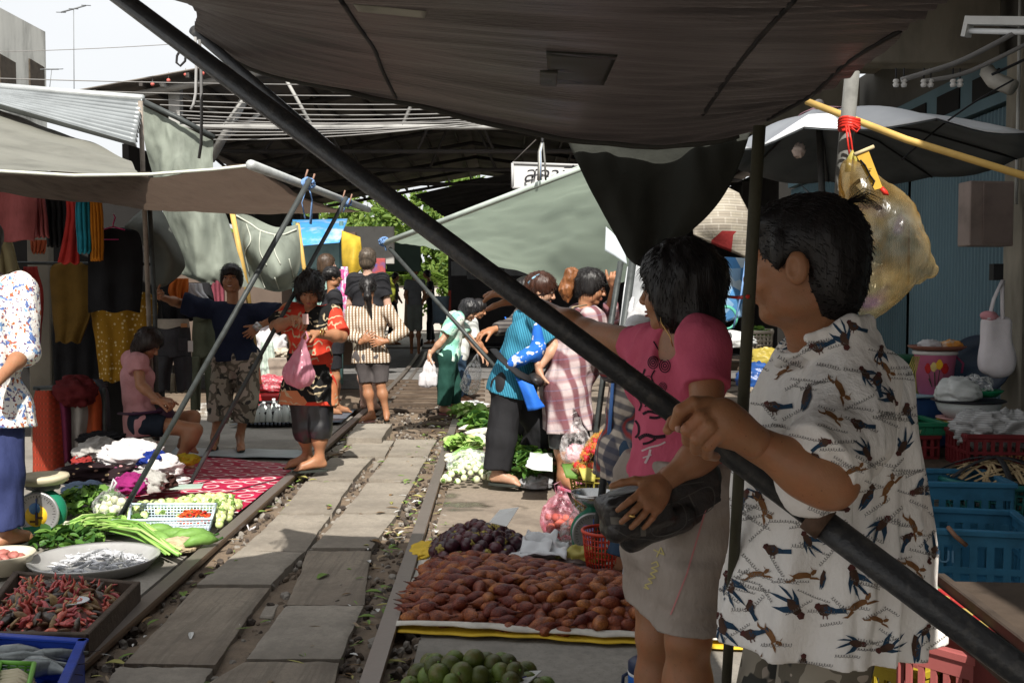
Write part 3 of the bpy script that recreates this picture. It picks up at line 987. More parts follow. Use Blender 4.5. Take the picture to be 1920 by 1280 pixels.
for i in range(6):
 y=HY0+.1
 x=HX0+.3+i*.95
 z=EZ+(RZ-EZ)*((x-HX0)/(RX-HX0))
 mb.tube([V(x,y,z-.10),V(x+.15,y+2.2,z-.10)],.035,6)
mb.build('rafters',m_lbeam,T)
mb=MB();mb.tube([P(395,300,15.4),P(470,165,14.9)],.065,8);mb.build('brace',m_lbeam,T)
mb=MB();mb.tube([P(400,275,15.6),P(520,190,15.0)],.03,8);mb.build('brace',m_lbeam,T)
mb=MB();mb.box(P(330,215,14.9),V(.08,.08,.45));mb.build('post',m_lbeam,T)
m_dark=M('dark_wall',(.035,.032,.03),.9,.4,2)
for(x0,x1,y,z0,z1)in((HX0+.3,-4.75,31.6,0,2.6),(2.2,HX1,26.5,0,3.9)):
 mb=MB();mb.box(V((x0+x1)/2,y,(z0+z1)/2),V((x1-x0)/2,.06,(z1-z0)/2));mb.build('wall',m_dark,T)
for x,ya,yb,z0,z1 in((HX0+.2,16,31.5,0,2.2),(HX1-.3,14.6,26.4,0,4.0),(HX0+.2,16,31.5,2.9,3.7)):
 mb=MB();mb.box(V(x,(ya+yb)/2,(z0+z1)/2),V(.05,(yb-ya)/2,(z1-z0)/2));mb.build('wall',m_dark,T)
T=thing('platform_shelter','dark corrugated shelter roof low under the hall, in front of the trees','shelter',(1.2,24,0))
g=surf([[P(778,366,25),P(960,325,23),P(1250,270,21)],[P(845,415,27),P(960,420,26),P(1300,420,25)]],30,30)
g[...,2]+=(.03*np.sin(np.arange(30)*2.0))[:,None]
MB().grid(g).build('roof',M('shelter_sheet',(.07,.065,.06),.7,.4,3),T,solid=.03)
for px in(893,1030):
 a=P(px,425,26);mb=MB();mb.box(V(a[0],a[1],a[2]/2-.05),V(.09,.09,a[2]/2));mb.build('post',m_beam,T)
T=thing('railway_carriage','dark parked carriage end with pale band, right of the track','carriage',(1.2,24.5,0))
mb=MB();a=P(840,480,24.5);b=P(1080,480,24.5)
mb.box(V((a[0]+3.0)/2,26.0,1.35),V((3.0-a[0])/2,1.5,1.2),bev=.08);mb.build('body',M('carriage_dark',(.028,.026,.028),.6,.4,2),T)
mb=MB();mb.box(V((a[0]+3.0)/2,24.487,2.02),V((3.0-a[0])/2-.08,.012,.17));mb.build('band',M('carriage_band',(.20,.21,.22),.5,.2),T)
mb=MB();mb.box(V(a[0]+.9,24.48,2.0),V(.45,.012,.24),bev=.01);mb.build('window',M('carriage_glass',(.015,.018,.02),.15,.1),T)
mb=MB();mb.box(V(a[0]+.04,24.48,1.0),V(.035,.012,.5));mb.build('stripe',M('signal_red',(.45,.07,.05),.6,.2),T)
T=thing('station_sign','white station name board with black lettering hung above the pale green awning','sign',P(1010,350,8.0))
d=14.3
c0,c1,c2,c3=P(961,352,d),P(1130,358,d),P(1130,312,d),P(961,306,d)
mb=MB();mb.prism([c0,c1,c2,c3],V(0,.04,0));mb.build('board',M('sign_white',(.46,.46,.46),.5,.08,2),T)
mb=MB()
for a,b in((c0,c1),(c1,c2),(c2,c3),(c3,c0)):mb.tube([a-V(0,.01,0),b-V(0,.01,0)],.02,6)
mb.build('frame',M('sign_frame',(.36,.36,.36),.5,.1),T)
mb=MB();mb.tube([P(962,304,d),P(1005,262,d)],.008,5);mb.tube([P(1130,310,d),P(1060,262,d)],.008,5);mb.build('hanger',m_beam,T)
cu=bpy.data.curves.new('lettering','FONT');cu.body='สถานีรถไฟ';cu.size=.31;cu.shear=.25;cu.extrude=.004
to=bpy.data.objects.new('lettering',cu);COL.objects.link(to)
dg=bpy.context.evaluated_depsgraph_get()
me=bpy.data.meshes.new_from_object(to.evaluated_get(dg));bpy.data.objects.remove(to)
me.materials.clear();me.materials.append(M('black_ink',(.015,.015,.018),.6,.1))
lo=bpy.data.objects.new('lettering',me);COL.objects.link(lo);lo.parent=T
lo.location=Vector((P(980,341,d-.06)-np.array(T.location)).tolist());lo.rotation_euler=(math.pi/2,math.radians(1),0)
m_leafs=[M('leaf_a',(.15,.24,.05),.6,.4,3,transl=.45,trcol=(.22,.34,.05)),M('leaf_b',(.22,.31,.08),.6,.4,3,transl=.45,trcol=(.30,.40,.07)),M('leaf_c',(.075,.14,.035),.6,.4,3,transl=.3)]
m_trunk=M('bark',(.10,.075,.05),.9,.4,8,.6)
LQ=[leafquad(1,.45),leafquad(1,.6)]
def tree(label,c,r,n,leaf,seed,h0=None):
 rr=np.random.default_rng(seed)
 T=thing('tree',label,'tree',V(c[0],c[1],-.1),'trees beyond the station hall')
 mb=MB()
 base=V(c[0],c[1],-.1)
 mb.tube([base,base+V(.1,0,c[2]*.4),V(c[0]-.1,c[1],c[2]*.8),c],[.2,.16,.12,.05],8)
 cl=[]
 for k in range(34):
  v=rr.normal(size=3);v/=np.linalg.norm(v)
  p=c+v*np.array(r)*rr.uniform(.45,1.0)
  cl.append((p,rr.uniform(.35,.75)))
  if k<8:mb.tube([V(c[0],c[1],c[2]*.7),(c+p)/2+V(0,0,-.2),p],[.07,.045,.015],5)
 mb.build('trunk',m_trunk,T)
 xf=[];mi=[]
 for k in range(n):
  p,q=cl[rr.integers(0,len(cl))]
  v=rr.normal(size=3);v/=np.linalg.norm(v)
  pos=p+v*q*rr.uniform(.5,1.1)*np.array([1.1,1.1,.8])
  L=leaf*rr.uniform(.6,1.3)
  qt=__import__('mathutils').Quaternion((rr.normal(size=4)+np.array([0,0,0,0])).tolist());qt.normalize()
  xf.append((k%2,np.array(qt.to_matrix())*L,pos));mi.append(int(rr.choice(3,p=[.45,.35,.2])))
 o=merge_scatter('crown',LQ,xf,m_leafs,mi)
 o.parent=T;o.location=o.location-T.location
 return T
tree('bright green tree seen left of the shelter post',V(-5.0,38,3.4),(2.2,1.6,2.2),5000,.26,1)
tree('tall leafy tree filling the far hall opening',V(-2.6,40,3.8),(2.3,1.6,2.4),6000,.26,2)
tree('paler bush like tree low behind the carriage',V(-1.2,37,1.7),(1.9,1.2,1.7),4500,.22,3)
tree('dark dense tree at the far left behind the hall posts',V(-8.6,41,3.0),(2.4,1.6,2.6),4500,.28,4)
T=thing('palm','young palm with arching fronds in front of the trees','palm',V(-3.6,35,-.1))
mb=MB();mb.tube([V(-3.6,35,-.1),V(-3.55,35,1.7)],[.12,.09],8);mb.build('trunk',m_trunk,T)
xf=[];mi=[]
for k in range(13):
 a=k*2.4;L=R.uniform(1.1,1.7)
 for j in range(16):
  t=(j+1)/16
  p=V(-3.55,35,1.7)+V(math.cos(a)*L*t,math.sin(a)*L*t,L*(1.2*t-1.15*t*t))
  for sx in(-1,1):
   xf.append((0,zrot(a-math.pi/2+sx*.8)@np.diag([.35,.42,.42]),p));mi.append(k%2)
o=merge_scatter('crown',LQ,xf,m_leafs,mi);o.parent=T;o.location=o.location-T.location
mb=MB();a=P(800,545,46);mb.box(V(a[0]+1,46,1.0),V(4.5,.1,1.1));mb.box(V(a[0]+1,45.9,2.15),V(4.6,.3,.07))
tag(mb.build('garden_wall',M('far_wall',(.5,.46,.42),.9,.2,1)),'pale garden wall far beyond the hall behind the trees','wall')
m_old=M('mouldy_render',(.62,.62,.57),.9,.55,1.2,.3,20,col2=(.14,.14,.125),st=(1,1,.35))
T=thing('concrete_building','mould stained concrete building with small hooded windows against the sky','building',P(60,560,20))
a,b=P(-140,-60,16.0),P(85,60,21.0)
n_=unit(V(b[1]-a[1],-(b[0]-a[0]),0))
mb=MB()
zt=max(a[2],b[2])
lo_=[V(a[0],a[1],0),V(b[0],b[1],0),V(b[0],b[1],b[2]),V(a[0],a[1],a[2])]
mb.prism(lo_,-n_*8);mb.build('wall',m_old,T)
dv=unit(V(b[0]-a[0],b[1]-a[1],0))
for px,py,w_ in((13,152,.36),(68,158,.38)):
 r_=ray(px,py);t=np.dot(V(a[0],a[1],0)-CAM,n_)/np.dot(r_,n_);c=CAM+r_*t
 Am=np.stack([dv,n_,V(0,0,1)],1)
 mb=MB();mb.box(c+n_*.01,V(w_,.02,.42),Am);o=mb.build('window',M('old_shutter',(.07,.055,.04),.8,.4),T)
 mb=MB();mb.box(c+V(0,0,.48)+n_*.14,V(w_+.15,.16,.05),Am);mb.build('hood',m_old,o)
m_al=M('aerial_metal',(.16,.17,.18),.5,.2)
def antenna(label,top,base,half,n,tilt):
 T=thing('tv_antenna',label,'antenna',base)
 mb=MB();mb.tube([base,top],.007,6);mb.build('mast',m_al,T)
 mb=MB();d_=unit(V(1,.2,tilt));mb.tube([top-d_*half,top+d_*half],.014,6)
 for k in range(n):
  p=top+d_*half*(2*k/(n-1)-1)
  mb.tube([p-V(.03,.12,.03),p+V(.03,.12,.03)],.008,5)
 mb.build('boom',m_al,T)
antenna('thin television aerial standing highest against the white sky',P(138,17,18),P(139,185,18),.22,3,.35)
antenna('small television aerial beside the concrete building corner',P(97,130,19),P(92,175,19),.12,4,.05)
m_wire=M('grey_cable',(.20,.195,.19),.6,.2)
wl=[(-40,98,340,82,14),(-40,146,900,160,10),(150,170,900,178,10),(270,186,900,194,10.2),(300,197,930,203,9.8),(330,208,930,210,10),(340,216,930,216,9.7),(350,222,930,221,10.1),(360,229,930,226,9.9),(380,238,930,230,10.0),(385,246,930,226,9.6),(400,262,930,224,9.8),(395,254,930,232,9.7)]
for i,(x0,y0,x1,y1,d)in enumerate(wl):
 a,b=P(x0,y0,d),P(x1,y1,d+R.uniform(-.3,.3))
 pts=[]
 for k in range(25):
  t=k/24
  p=a*(1-t)+b*t;p[2]-=(.05+.012*(i%4))*4*t*(1-t)*(.35 if i<4 else.6)
  pts.append(p)
 lab='thin wire crossing the white sky beside the concrete building' if i==0 else 'grey overhead cable strung in front of the station roof'
 tag(MB().tube(pts,.005 if i<4 else.0065,6).build('overhead_cable',m_wire),lab,'cable',None if i==0 else 'overhead cables in front of the station roof')
m_blk=M('black_rubber',(.02,.02,.022),.6,.2)
tag(MB().tube([P(352,68,3.3),P(342,88,3.3),P(332,105,3.3),P(331,118,3.3),P(338,124,3.3),P(347,115,3.3),P(350,90,3.3)],.004,7).build('cord',m_blk),'black looped cord hanging from the awning corner','cord')
tag(MB().tube([P(366,70,3.35),P(368,120,3.35),P(367,175,3.35),P(363,195,3.35),P(358,206,3.35)],.005,7).build('cord',M('grey_rope',(.3,.3,.3),.8,.2)),'short grey frayed cord end below the awning corner','cord')
tag(MB().tube([P(374,75,3.3),P(377,130,3.3),P(378,220,3.3),P(377,270,3.3),P(373,297,3.3)],.005,7).build('cord',M('dark_rope',(.14,.14,.14),.8,.2)),'longest straight cord hanging before the green side tarp','cord')
for i,(px,y0,y1)in enumerate(((286,142,158),(316,135,151),(348,128,140),(380,122,138))):
 T=thing('bulb','tiny red bulb hanging from the station roof edge','light bulb',P(px,y0,14.4),'red bulbs along the roof edge')
 MB().tube([P(px,y0,14.4),P(px,y1-3,14.4)],.006,5).build('wire',m_wire,T)
 MB().ell(P(px,y1,14.4),.028).build('globe',M('red_bulb',(.5,.12,.10),.4,.1),T)
def tarp(name,col,tr,sc=3,st=(1,1,1),trcol=None,bm=.3,var=.35,rough=.75,spec=.25):
 return M(name,col,rough,var,sc,bm,25,transl=tr,trcol=trcol,spec=spec,st=st)
m_bigtarp=tarp('brown_black_tarp',(.015,.0142,.0145),.085,2.2,(.5,4.5,1),(.10,.078,.070),.9,.85,.40,.38)  # stretched colour streaks paint in fold shade as well as stains
m_ltarp=tarp('olive_grey_tarp',(.185,.185,.16),.16,2,(1,1,1),(.22,.17,.14),.25)
m_gtarp=tarp('pale_green_tarp',(.24,.27,.23),.45,2,(1,1,1),(.33,.40,.325),.2,.2)
m_htarp=tarp('green_grey_tarp',(.205,.23,.195),.18,2.0,(1.8,1.8,.5),(.22,.26,.22),.3,.5)
m_dtarp=tarp('black_green_tarp',(.028,.030,.025),.04,3,(1,1,1),None,.3,.4)
T=thing('market_awning','large dark rippled tarpaulin awning stretched overhead across the picture','awning',V(0,3.5,1.9))
rows=[[P(372,62,3.5),P(470,124,3.5),P(620,160,3.5),P(760,190,3.55),P(920,228,3.58),P(1060,254,3.6),P(1250,262,3.6),P(1410,238,3.6)]]
for y,zl,zr,sg,xl in((2.95,2.20,1.93,.10,-1.06),(2.3,2.36,1.95,.12,-2.3),(1.2,2.45,2.0,.13,-2.4),(0,2.5,2.1,.14,-2.4),(-3.0,2.6,2.3,.1,-2.4)):  # unseen rear rows, widened left and run back to shade the foreground
 xs=np.linspace(0,1,8)
 rows.append([V(xl+(.95-xl)*u,y,zl+(zr-zl)*u-sg*4*u*(1-u)*(1 if y<2 else 1))for u in xs])
g=surf(rows,90,330)
yy=g[...,1]+.10*g[...,0]
am=np.maximum(0,.0035+.008*vnoise(g[...,0]*1.3,g[...,1]*3,g[...,2]*0))
g[...,2]+=am*np.sin(yy*105+9.0*vnoise(g[...,0]*.8,g[...,1]*2.5,g[...,2]*0))+.006*vnoise(g[...,0]*1.4,g[...,1]*26,g[...,2]*0+2)+.008*vnoise(g[...,0]*1.6,g[...,1]*11,g[...,2]*0)+.016*vnoise(g[...,0]*1.2,g[...,1]*4.5,g[...,2]*0+4)
BIG=g
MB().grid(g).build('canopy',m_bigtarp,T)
e=g[0]+V(0,.0,-.006)
MB().tube(e[::3],.010,8).build('hem',M('tarp_hem',(.05,.05,.045),.7,.2),T)
bvh=BVHTree.FromPolygons(g.reshape(-1,3).tolist(),[(j*90+i,j*90+i+1,(j+1)*90+i+1,(j+1)*90+i)for j in range(329)for i in range(89)])
def on_awn(px,py,off=.006):
 h=bvh.ray_cast(Vector(CAM),Vector(ray(px,py)))
 return None if h[0]is None else np.array(h[0])-ray(px,py)*off
for pl in([(640,2),(668,45),(700,90),(718,135),(742,184)],[(1490,0),(1430,65),(1370,140),(1318,215)],[(1720,40),(1600,110),(1520,180),(1440,225)]):
 q=[p for p in(on_awn(x,y)for x,y in cr([(a,b,0)for a,b in pl],24)[:,:2])if p is not None]
 MB().tube(q,.0065,6).build('strap',m_blk,T)
def awn_patch(name,q,mat):
 gg=np.zeros((7,13,3));ok=True
 for j in range(7):
  for i in range(13):
   u,v=i/12,j/6
   p=(np.array(q[0])*(1-u)+np.array(q[1])*u)*(1-v)+(np.array(q[3])*(1-u)+np.array(q[2])*u)*v
   h=on_awn(p[0],p[1],.004)
   if h is None:return
   gg[j,i]=h
 MB().grid(gg).build(name,mat,T,solid=.002)
m_tape=M('pale_tape',(.42,.42,.36),.6,.3,5)
awn_patch('tape',[(662,8),(800,22),(796,34),(672,22)],m_tape)
awn_patch('patch',[(1024,96),(1158,104),(1132,160),(1028,156)],M('tarp_patch',(.030,.034,.030),.5,.3,8,transl=.06,trcol=(.1,.12,.1)))
awn_patch('patch',[(1012,132),(1046,134),(1044,162),(1012,160)],M('tarp_patch2',(.034,.036,.031),.5,.3,8))
g=surf([[P(1062,257,3.63),P(1150,263,3.63),P(1250,266,3.63),P(1340,256,3.63),P(1408,243,3.63)],[P(1102,345,3.66),P(1165,350,3.64),P(1245,352,3.67),P(1310,345,3.63),P(1376,330,3.66)],[P(1146,425,3.70),P(1185,432,3.66),P(1235,434,3.70),P(1275,420,3.66),P(1330,400,3.68)],[P(1176,480,3.72),P(1192,495,3.70),P(1208,500,3.72),P(1228,488,3.69),P(1250,470,3.71)]],50,50)
g=wob(g,.03,5,2,(1.6,1,.25));g=wob(g,.008,16,5,(1.4,1,.4))
tag(MB().grid(g).build('hanging_tarp',m_dtarp,solid=.005),'black tarpaulin flap hanging in a point below the big awning','tarpaulin')
T=thing('market_awning','drooping olive grey awning on a steel spar over the clothes stall','awning',P(300,330,6))
near=[P(-160,318,5.2),P(0,321,5.25),P(140,329,5.3),P(280,327,5.35),P(400,318,5.4),P(472,310,5.4)]
far_=[P(-160,330,7.2),P(0,346,7.6),P(140,366,8.1),P(300,388,8.5),P(480,400,8.8),P(692,396,8.95)]
mid=[(a+b)/2+V(0,0,-.05)for a,b in zip(near,far_)]
g=surf([near,mid,far_],60,24)
g[...,2]-=.03*np.sin(np.linspace(0,1,24)*math.pi)[:,None]
g=wob(g,.02,5,1,d=(0,0,1))
MB().grid(g).build('underside',tarp('tarp_underside',(.065,.055,.048),.15,5,(3,.6,1),(.26,.185,.14),.4,.7),T)  # same awning as the top sheet, shade underneath put into a darker colour
top=[P(-160,150,8.3),P(0,207,8.0),P(90,240,7.8),P(180,272,7.6),P(245,300,7.4)]
ne2=[P(-160,317,5.22),P(0,320,5.27),P(100,327,5.3),P(200,330,5.33),P(282,326,5.37)]
g=surf([ne2,[(a*.55+b*.45)+V(0,0,-.06)for a,b in zip(ne2,top)],top],40,24)
g=wob(g,.02,4,5,d=(0,-.5,1))
MB().grid(g).build('top_sheet',m_ltarp,T)
m_pipe=M('galvanised_pipe',(.42,.44,.44),.45,.3,8,.1,metal=.3)
mb=MB();a,b=P(470,309,5.38),P(690,393,8.97);mb.tube([a,b],.027,12);mb.build('spar',m_pipe,T)
MB().tube([near[i]+V(0,0,.0)for i in range(6)],.009,6).build('hem',M('tarp_hem_light',(.5,.52,.46),.7,.2),T)
m_btie=M('blue_twine',(.20,.35,.62),.6,.2,10,transl=.3)
def tie(label,c,r,tails,par=None):
 mb=MB()
 for k in range(5):
  A=frame(V(R.uniform(-1,1),R.uniform(-.4,.4),R.uniform(-1,1)))
  mb.tube([c+A@V(math.cos(t)*r,0,math.sin(t)*r*.8)for t in np.linspace(0,6.0,12)],r*.22,5)
 for tl in tails:mb.tube([c]+tl,[r*.25]*len(tl)+[r*.5],5,flat=.3)
 return tag(mb.build('twine',m_btie),label,'twine','blue twine ties on the poles')
tie('blue twine knot with long tail on the near leaning pole',P(578,344,6.1),.04,[[P(566,380,6.1),P(572,410,6.1)],[P(585,375,6.1),P(582,420,6.1)]])
tie('faded blue twine knot at the far leaning pole top',P(651,380,7.8),.04,[[P(643,398,7.8)]])
tie('blue twine knot at the low corner of the pale green awning',P(720,453,8.6),.045,[[P(724,470,8.6)]])
m_steelp=M('dark_pole',(.05,.056,.056),.5,.45,14,.2,30,metal=.2)
def pole(label,pts,r,mat=m_steelp,cat='pole',name='pole',group=None):
 return tag(MB().tube(pts,r,14).build(name,mat),label,cat,group)
pole('leaning steel prop nearest the fish trays, holding the left awning',[P(582,335,6.0),G(218,982)],.016,group='props of the left awning')
pole('leaning steel prop whose foot stands on the red mat',[P(650,370,7.7),G(352,915)],.0155,group='props of the left awning')
for px,py,d in((577,318,6.1),(590,326,6.1),(647,357,7.75),(660,364,7.75)):
 tag(MB().tube([P(px,py,d),P(px-6,py+20,d)],.006,5).build('peg',M('rusty_peg',(.25,.15,.11),.8,.3)),'short rusty peg stuck up through the awning spar','peg','pegs on the awning spar')
T=thing('market_awning','pale green awning sloping down across the far track','awning',P(950,430,8.6))
rows=[[P(722,456,8.6),P(840,408,8.4),P(960,360,8.1),P(1095,309,7.8),P(1230,262,7.6)],[P(790,470,9.3),P(900,445,9.1),P(1000,425,9.0),P(1110,400,9.0),P(1240,385,9.0)],[P(885,486,10.2),P(960,506,10.2),P(1030,528,10.2),P(1085,530,10.2),P(1230,520,10.2)]]
g=surf(rows,50,40);g=wob(g,.05,2.2,3,d=(0,0,1));g=wob(g,.015,9,5,d=(0,0,1))
g[0]=cr(rows[0],50)
MB().grid(g).build('canopy',m_gtarp,T)
MB().tube([P(720,456,8.58),P(1235,260,7.58)],.024,10).build('spar',M('green_pipe',(.40,.46,.42),.5,.2),T)
pole('slim grey prop under the low corner of the pale green awning',[P(730,465,8.6),G(1080,858)],.017)
g=surf([[P(268,198,9.50),P(335,232,9.55),P(400,264,9.60)],[P(276,310,9.50),P(345,325,9.40),P(402,345,9.60)],[P(300,390,9.50),P(370,400,9.30),P(425,405,9.60)],[P(330,500,9.60),P(395,505,9.40),P(452,500,9.60)],[P(352,520,9.65),P(405,535,9.50),P(465,538,9.60)]],44,60)
g=wob(g,.10,4.5,3,(1.3,1,.3));g=wob(g,.04,11,7,(1.3,1,.35));g=wob(g,.014,26,9,(1.3,1,.5))
tag(MB().grid(g).build('side_tarp',m_htarp),'long crumpled green grey tarp hanging behind the clothes stall','tarpaulin','green side tarps')
MB_=MB().tube([P(268,190,9.4),P(335,222,9.45),P(402,258,9.55)],.025,8)
tag(MB_.build('rail_pole',m_steelp),'dark sloping pole along the top of the long side tarp','pole')
pole('rusty upright pipe at the corrugated roof end',[P(263,190,7.9),P(268,320,7.9),G(290,862)],.018,M('rusty_pipe',(.22,.19,.16),.7,.4,10))
g=surf([[P(232,424,8.7),P(258,400,8.7),P(285,378,8.8)],[P(262,452,8.7),P(285,430,8.5),P(312,410,8.8)],[P(285,490,8.7),P(315,478,8.5),P(345,488,8.7)],[P(292,540,8.7),P(315,535,8.6),P(340,515,8.7)]],24,30)
g=wob(g,.03,6,8)
tag(MB().grid(g).build('tarp_corner',tarp('dark_olive_tarp',(.10,.105,.09),.1,3),solid=.004),'dark folded tarp corner flopping over the hanging clothes','tarpaulin')
g=surf([[P(440,396,10.3),P(470,405,10.3),P(515,425,10.3),P(558,421,10.3)],[P(444,440,10.3),P(475,450,10.1),P(520,470,10.0),P(561,460,10.3)],[P(448,490,10.3),P(480,500,10.15),P(520,515,9.9),P(560,500,10.3)],[P(452,532,10.3),P(485,540,10.2),P(520,547,10.2),P(548,540,10.3)]],40,44)
g=wob(g,.09,4,4,(1,1,.8));g=wob(g,.03,12,6,(1,1,.5))
SLT=tag(MB().grid(g).build('side_tarp',m_htarp),'sagging green tarp slung between the two bamboo poles','tarpaulin','green side tarps')
def _seam(pl,r):
 bv=BVHTree.FromPolygons([tuple(v)for v in g.reshape(-1,3).tolist()],[(j*40+i,j*40+i+1,(j+1)*40+i+1,(j+1)*40+i)for j in range(43)for i in range(39)])
 q=[]
 for x,y in cr([(a,b,0)for a,b in pl],16)[:,:2]:
  h=bv.ray_cast(Vector(CAM),Vector(ray(x,y)))
  if h[0]is not None:q.append(np.array(h[0])-ray(x,y)*.012)
 if len(q)>3:MB().tube(q,r,5).build('cord',M('pale_seam',(.42,.44,.38),.8,.2),SLT)
for pl in([(462,420),(470,450),(460,475),(468,515)],[(488,432),(487,470),(500,497)],[(515,440),(515,470),(526,495)],[(542,485),(550,520)],[(488,515),(497,540)],[(515,520),(523,542)]):_seam(pl,.006)
_seam([(443,404),(470,420),(490,433),(525,441),(556,430)],.010)
m_bam=M('bamboo',(.50,.33,.10),.55,.3,5)
pole('nearer yellow bamboo pole behind the man in navy',[P(434,392,10.2),P(463,540,10.2),G(492,752)],.026,m_bam,group='bamboo poles of the slung tarp')
pole('short yellow bamboo pole at the far end of the slung tarp',[P(558,418,10.4),P(570,500,10.4),G(598,790)],.022,m_bam,group='bamboo poles of the slung tarp')
pole('dark upright pole gripped by the man in navy',[P(280,380,8.0),P(290,560,8.0),G(296,874)],.018)
g=np.zeros((60,40,3))
tl,tr,bl,br=P(-140,158,8.6),P(268,192,8.0),P(-140,160,7.6),P(254,274,7.5)
for j in range(60):
 for i in range(40):
  u,v=i/39,j/59
  g[j,i]=(tl*(1-u)+tr*u)*(1-v)+(bl*(1-u)+br*u)*v+V(0,-.022,.022)*math.cos(v*2*math.pi*10)
T=thing('corrugated_roof','shiny corrugated iron roof strip above the olive awning','roof',P(130,240,8))
MB().grid(g).build('sheet',M('zinc',(.26,.28,.29),.4,.3,3,.1,metal=.35),T,solid=.003)
MB().tube([tl+V(0,0,.03),tr+V(0,0,.03)],.03,8).build('ridge',M('zinc2',(.45,.47,.47),.4,.2,metal=.5),T)
FX=3.4
m_wallc=M('aged_plaster',(.26,.235,.19),.9,.5,1.5,.3,20,col2=(.10,.09,.07),st=(1,1,.4))
T=thing('shop_building','old shophouse with grey blue folding shutters and stained concrete canopy','building',V(FX,7,0))
mb=MB();mb.box(V(FX+2.1,1.5,1.75),V(2,12,1.77));mb.build('wall',M('dark_plaster',(.10,.095,.085),.9,.4,1),T)
mb=MB()
x,y=P(1862,400,6.75)[0],6.6
mb.box(V(FX-.02,6.65,1.45),V(.14,.13,1.45),bev=.01);mb.build('column',m_wallc,T)
mb=MB();mb.box(V((1.75+FX+1)/2,1.0,3.55),V((FX+1-1.75)/2,9,.08));mb.build('canopy',m_wallc,T)
for y in(4.6,7.3,10.2):
 mb=MB();mb.box(V((1.35+FX)/2,y,3.2),V((FX-1.35)/2,.10,.26),bev=.01);mb.build('beam',m_wallc,T)
def shutter(name,y0,y1,z0,z1,mat,period=.055,dep=.012,x=FX):
 n=int((y1-y0)/period*6)
 g=np.zeros((2,n+1,3))
 for i in range(n+1):
  y=y0+(y1-y0)*i/n
  p=(i%6)/6
  o=dep if p<.5 else 0
  g[0,i]=(x-o,y,z0);g[1,i]=(x-o,y,z1)
 return MB().grid(g,smooth=False).build(name,mat,T)
m_shut=M('blue_shutter',(.085,.145,.175),.5,.3,1.2,.1,st=(1,1,.4))
shutter('shutter',6.85,8.75,0,2.62,m_shut)
shutter('shutter',8.8,12.5,0,2.62,M('blue_shutter_dark',(.05,.095,.115),.5,.3,1.2,.1,st=(1,1,.4)))
mb=MB();mb.box(V(FX+.0,9.6,2.80),V(.05,2.9,.16));mb.build('transom',m_shut,T)
for k in range(4):
 mb=MB();mb.box(V(FX-.05,7.3+k*.62,2.80),V(.012,.2,.08));mb.build('vent',M('vent_dark',(.01,.01,.01),.9,.1),T)
shutter('gate',3.0,6.45,0,2.9,M('gate_steel',(.16,.20,.20),.5,.3,2),.12,.04,FX+.02)
mb=MB();mb.tube([V(FX-.19,6.3,0),V(FX-.19,6.3,3.3)],.03,8);mb.tube([V(FX-.19,6.55,1.9),V(FX-.19,6.55,3.3)],.012,8);mb.build('pipe',M('pale_pipe',(.4,.4,.38),.6,.2),T)
mb=MB();mb.tube([P(1900,165,6.3),P(1862,150,6.4),P(1852,135,6.5)],.05,8);mb.build('duct',M('pale_duct',(.42,.40,.36),.6,.2),T)
T=thing('meter_box','weathered plywood meter box fixed beside the blue shutter','meter box',P(1845,430,6.35))
a=P(1848,402,6.4)
mb=MB();mb.box(a,V(.145,.07,.20),zrot(.12),bev=.006);mb.build('case',M('grey_ply',(.25,.20,.18),.8,.35,4),T)
mb=MB();mb.box(a+V(.04,-.076,0),V(.095,.006,.185),zrot(.12));mb.build('door',M('grey_ply2',(.20,.155,.14),.8,.35,4),T)
mb=MB();mb.box(P(1868,510,6.3),V(.03,.03,.05));mb.build('socket',m_blk,T)
T=thing('tote_bag','white cotton tote bag hanging by its straps on the column','bag',P(1868,700,6.2))
S=Sdf(.012);d=6.2
S.box(P(1868,645,d),V(.085,.05,.17),rnd=.04);S.ell(P(1872,675,d),(.10,.07,.11),k=.05)
mk_sdf(T,'body',S,M('white_canvas',(.62,.58,.60),.85,.1,4,.3),folds(.012,8,5))
mb=MB()
for dx in(-14,12):mb.tube([P(1868+dx,598,d-.05),P(1872+dx*.6,560,d),P(1880,525,d+.05)],.012,6,flat=.4)
mb.build('strap',M('white_canvas',(.6,.6,.6)),T)
mb=MB();mb.ell(P(1855,592,d-.02),(.05,.04,.03),noise=.3);mb.build('lining',M('pink_lining',(.55,.25,.28),.8,.2),T)
for lab,a,b in(('unlit white fluorescent tube fitting below the canopy beam',P(1815,58,5.2),P(1990,62,4.8)),):
 T=thing('tube_lamp',lab,'lamp',(a+b)/2)
 mb=MB();A=frame(b-a);mb.box((a+b)/2+V(0,0,.05),V(.03,np.linalg.norm(b-a)/2,.02),A);mb.box(a+V(0,0,.02),V(.028,.012,.05),A);mb.build('housing',M('lamp_white',(.5,.5,.48),.5,.1),T)
 MB().tube([a,b],.014,8).build('tube',M('tube_glass',(.65,.66,.66),.3,.05),T)
for i,(pl,r,lab)in enumerate((([(1690,150),(1740,135),(1800,115),(1870,80),(1940,40)],.016,'thick grey cable drooping from the insulators'),([(1735,152),(1800,140),(1860,115),(1940,75)],.014,'second grey cable just below the thick one'),([(1860,140),(1900,122),(1945,100)],.009,'thin dark cable above the column duct'),([(1690,300),(1760,240),(1830,190),(1900,150)],.006,'thin black wire sagging across the dark wall'))):
 tag(MB().tube(cr([P(x,y,5.0)for x,y in pl],20),r*.8,7).build('cable',m_wire if i<2 else m_blk),lab,'cable')
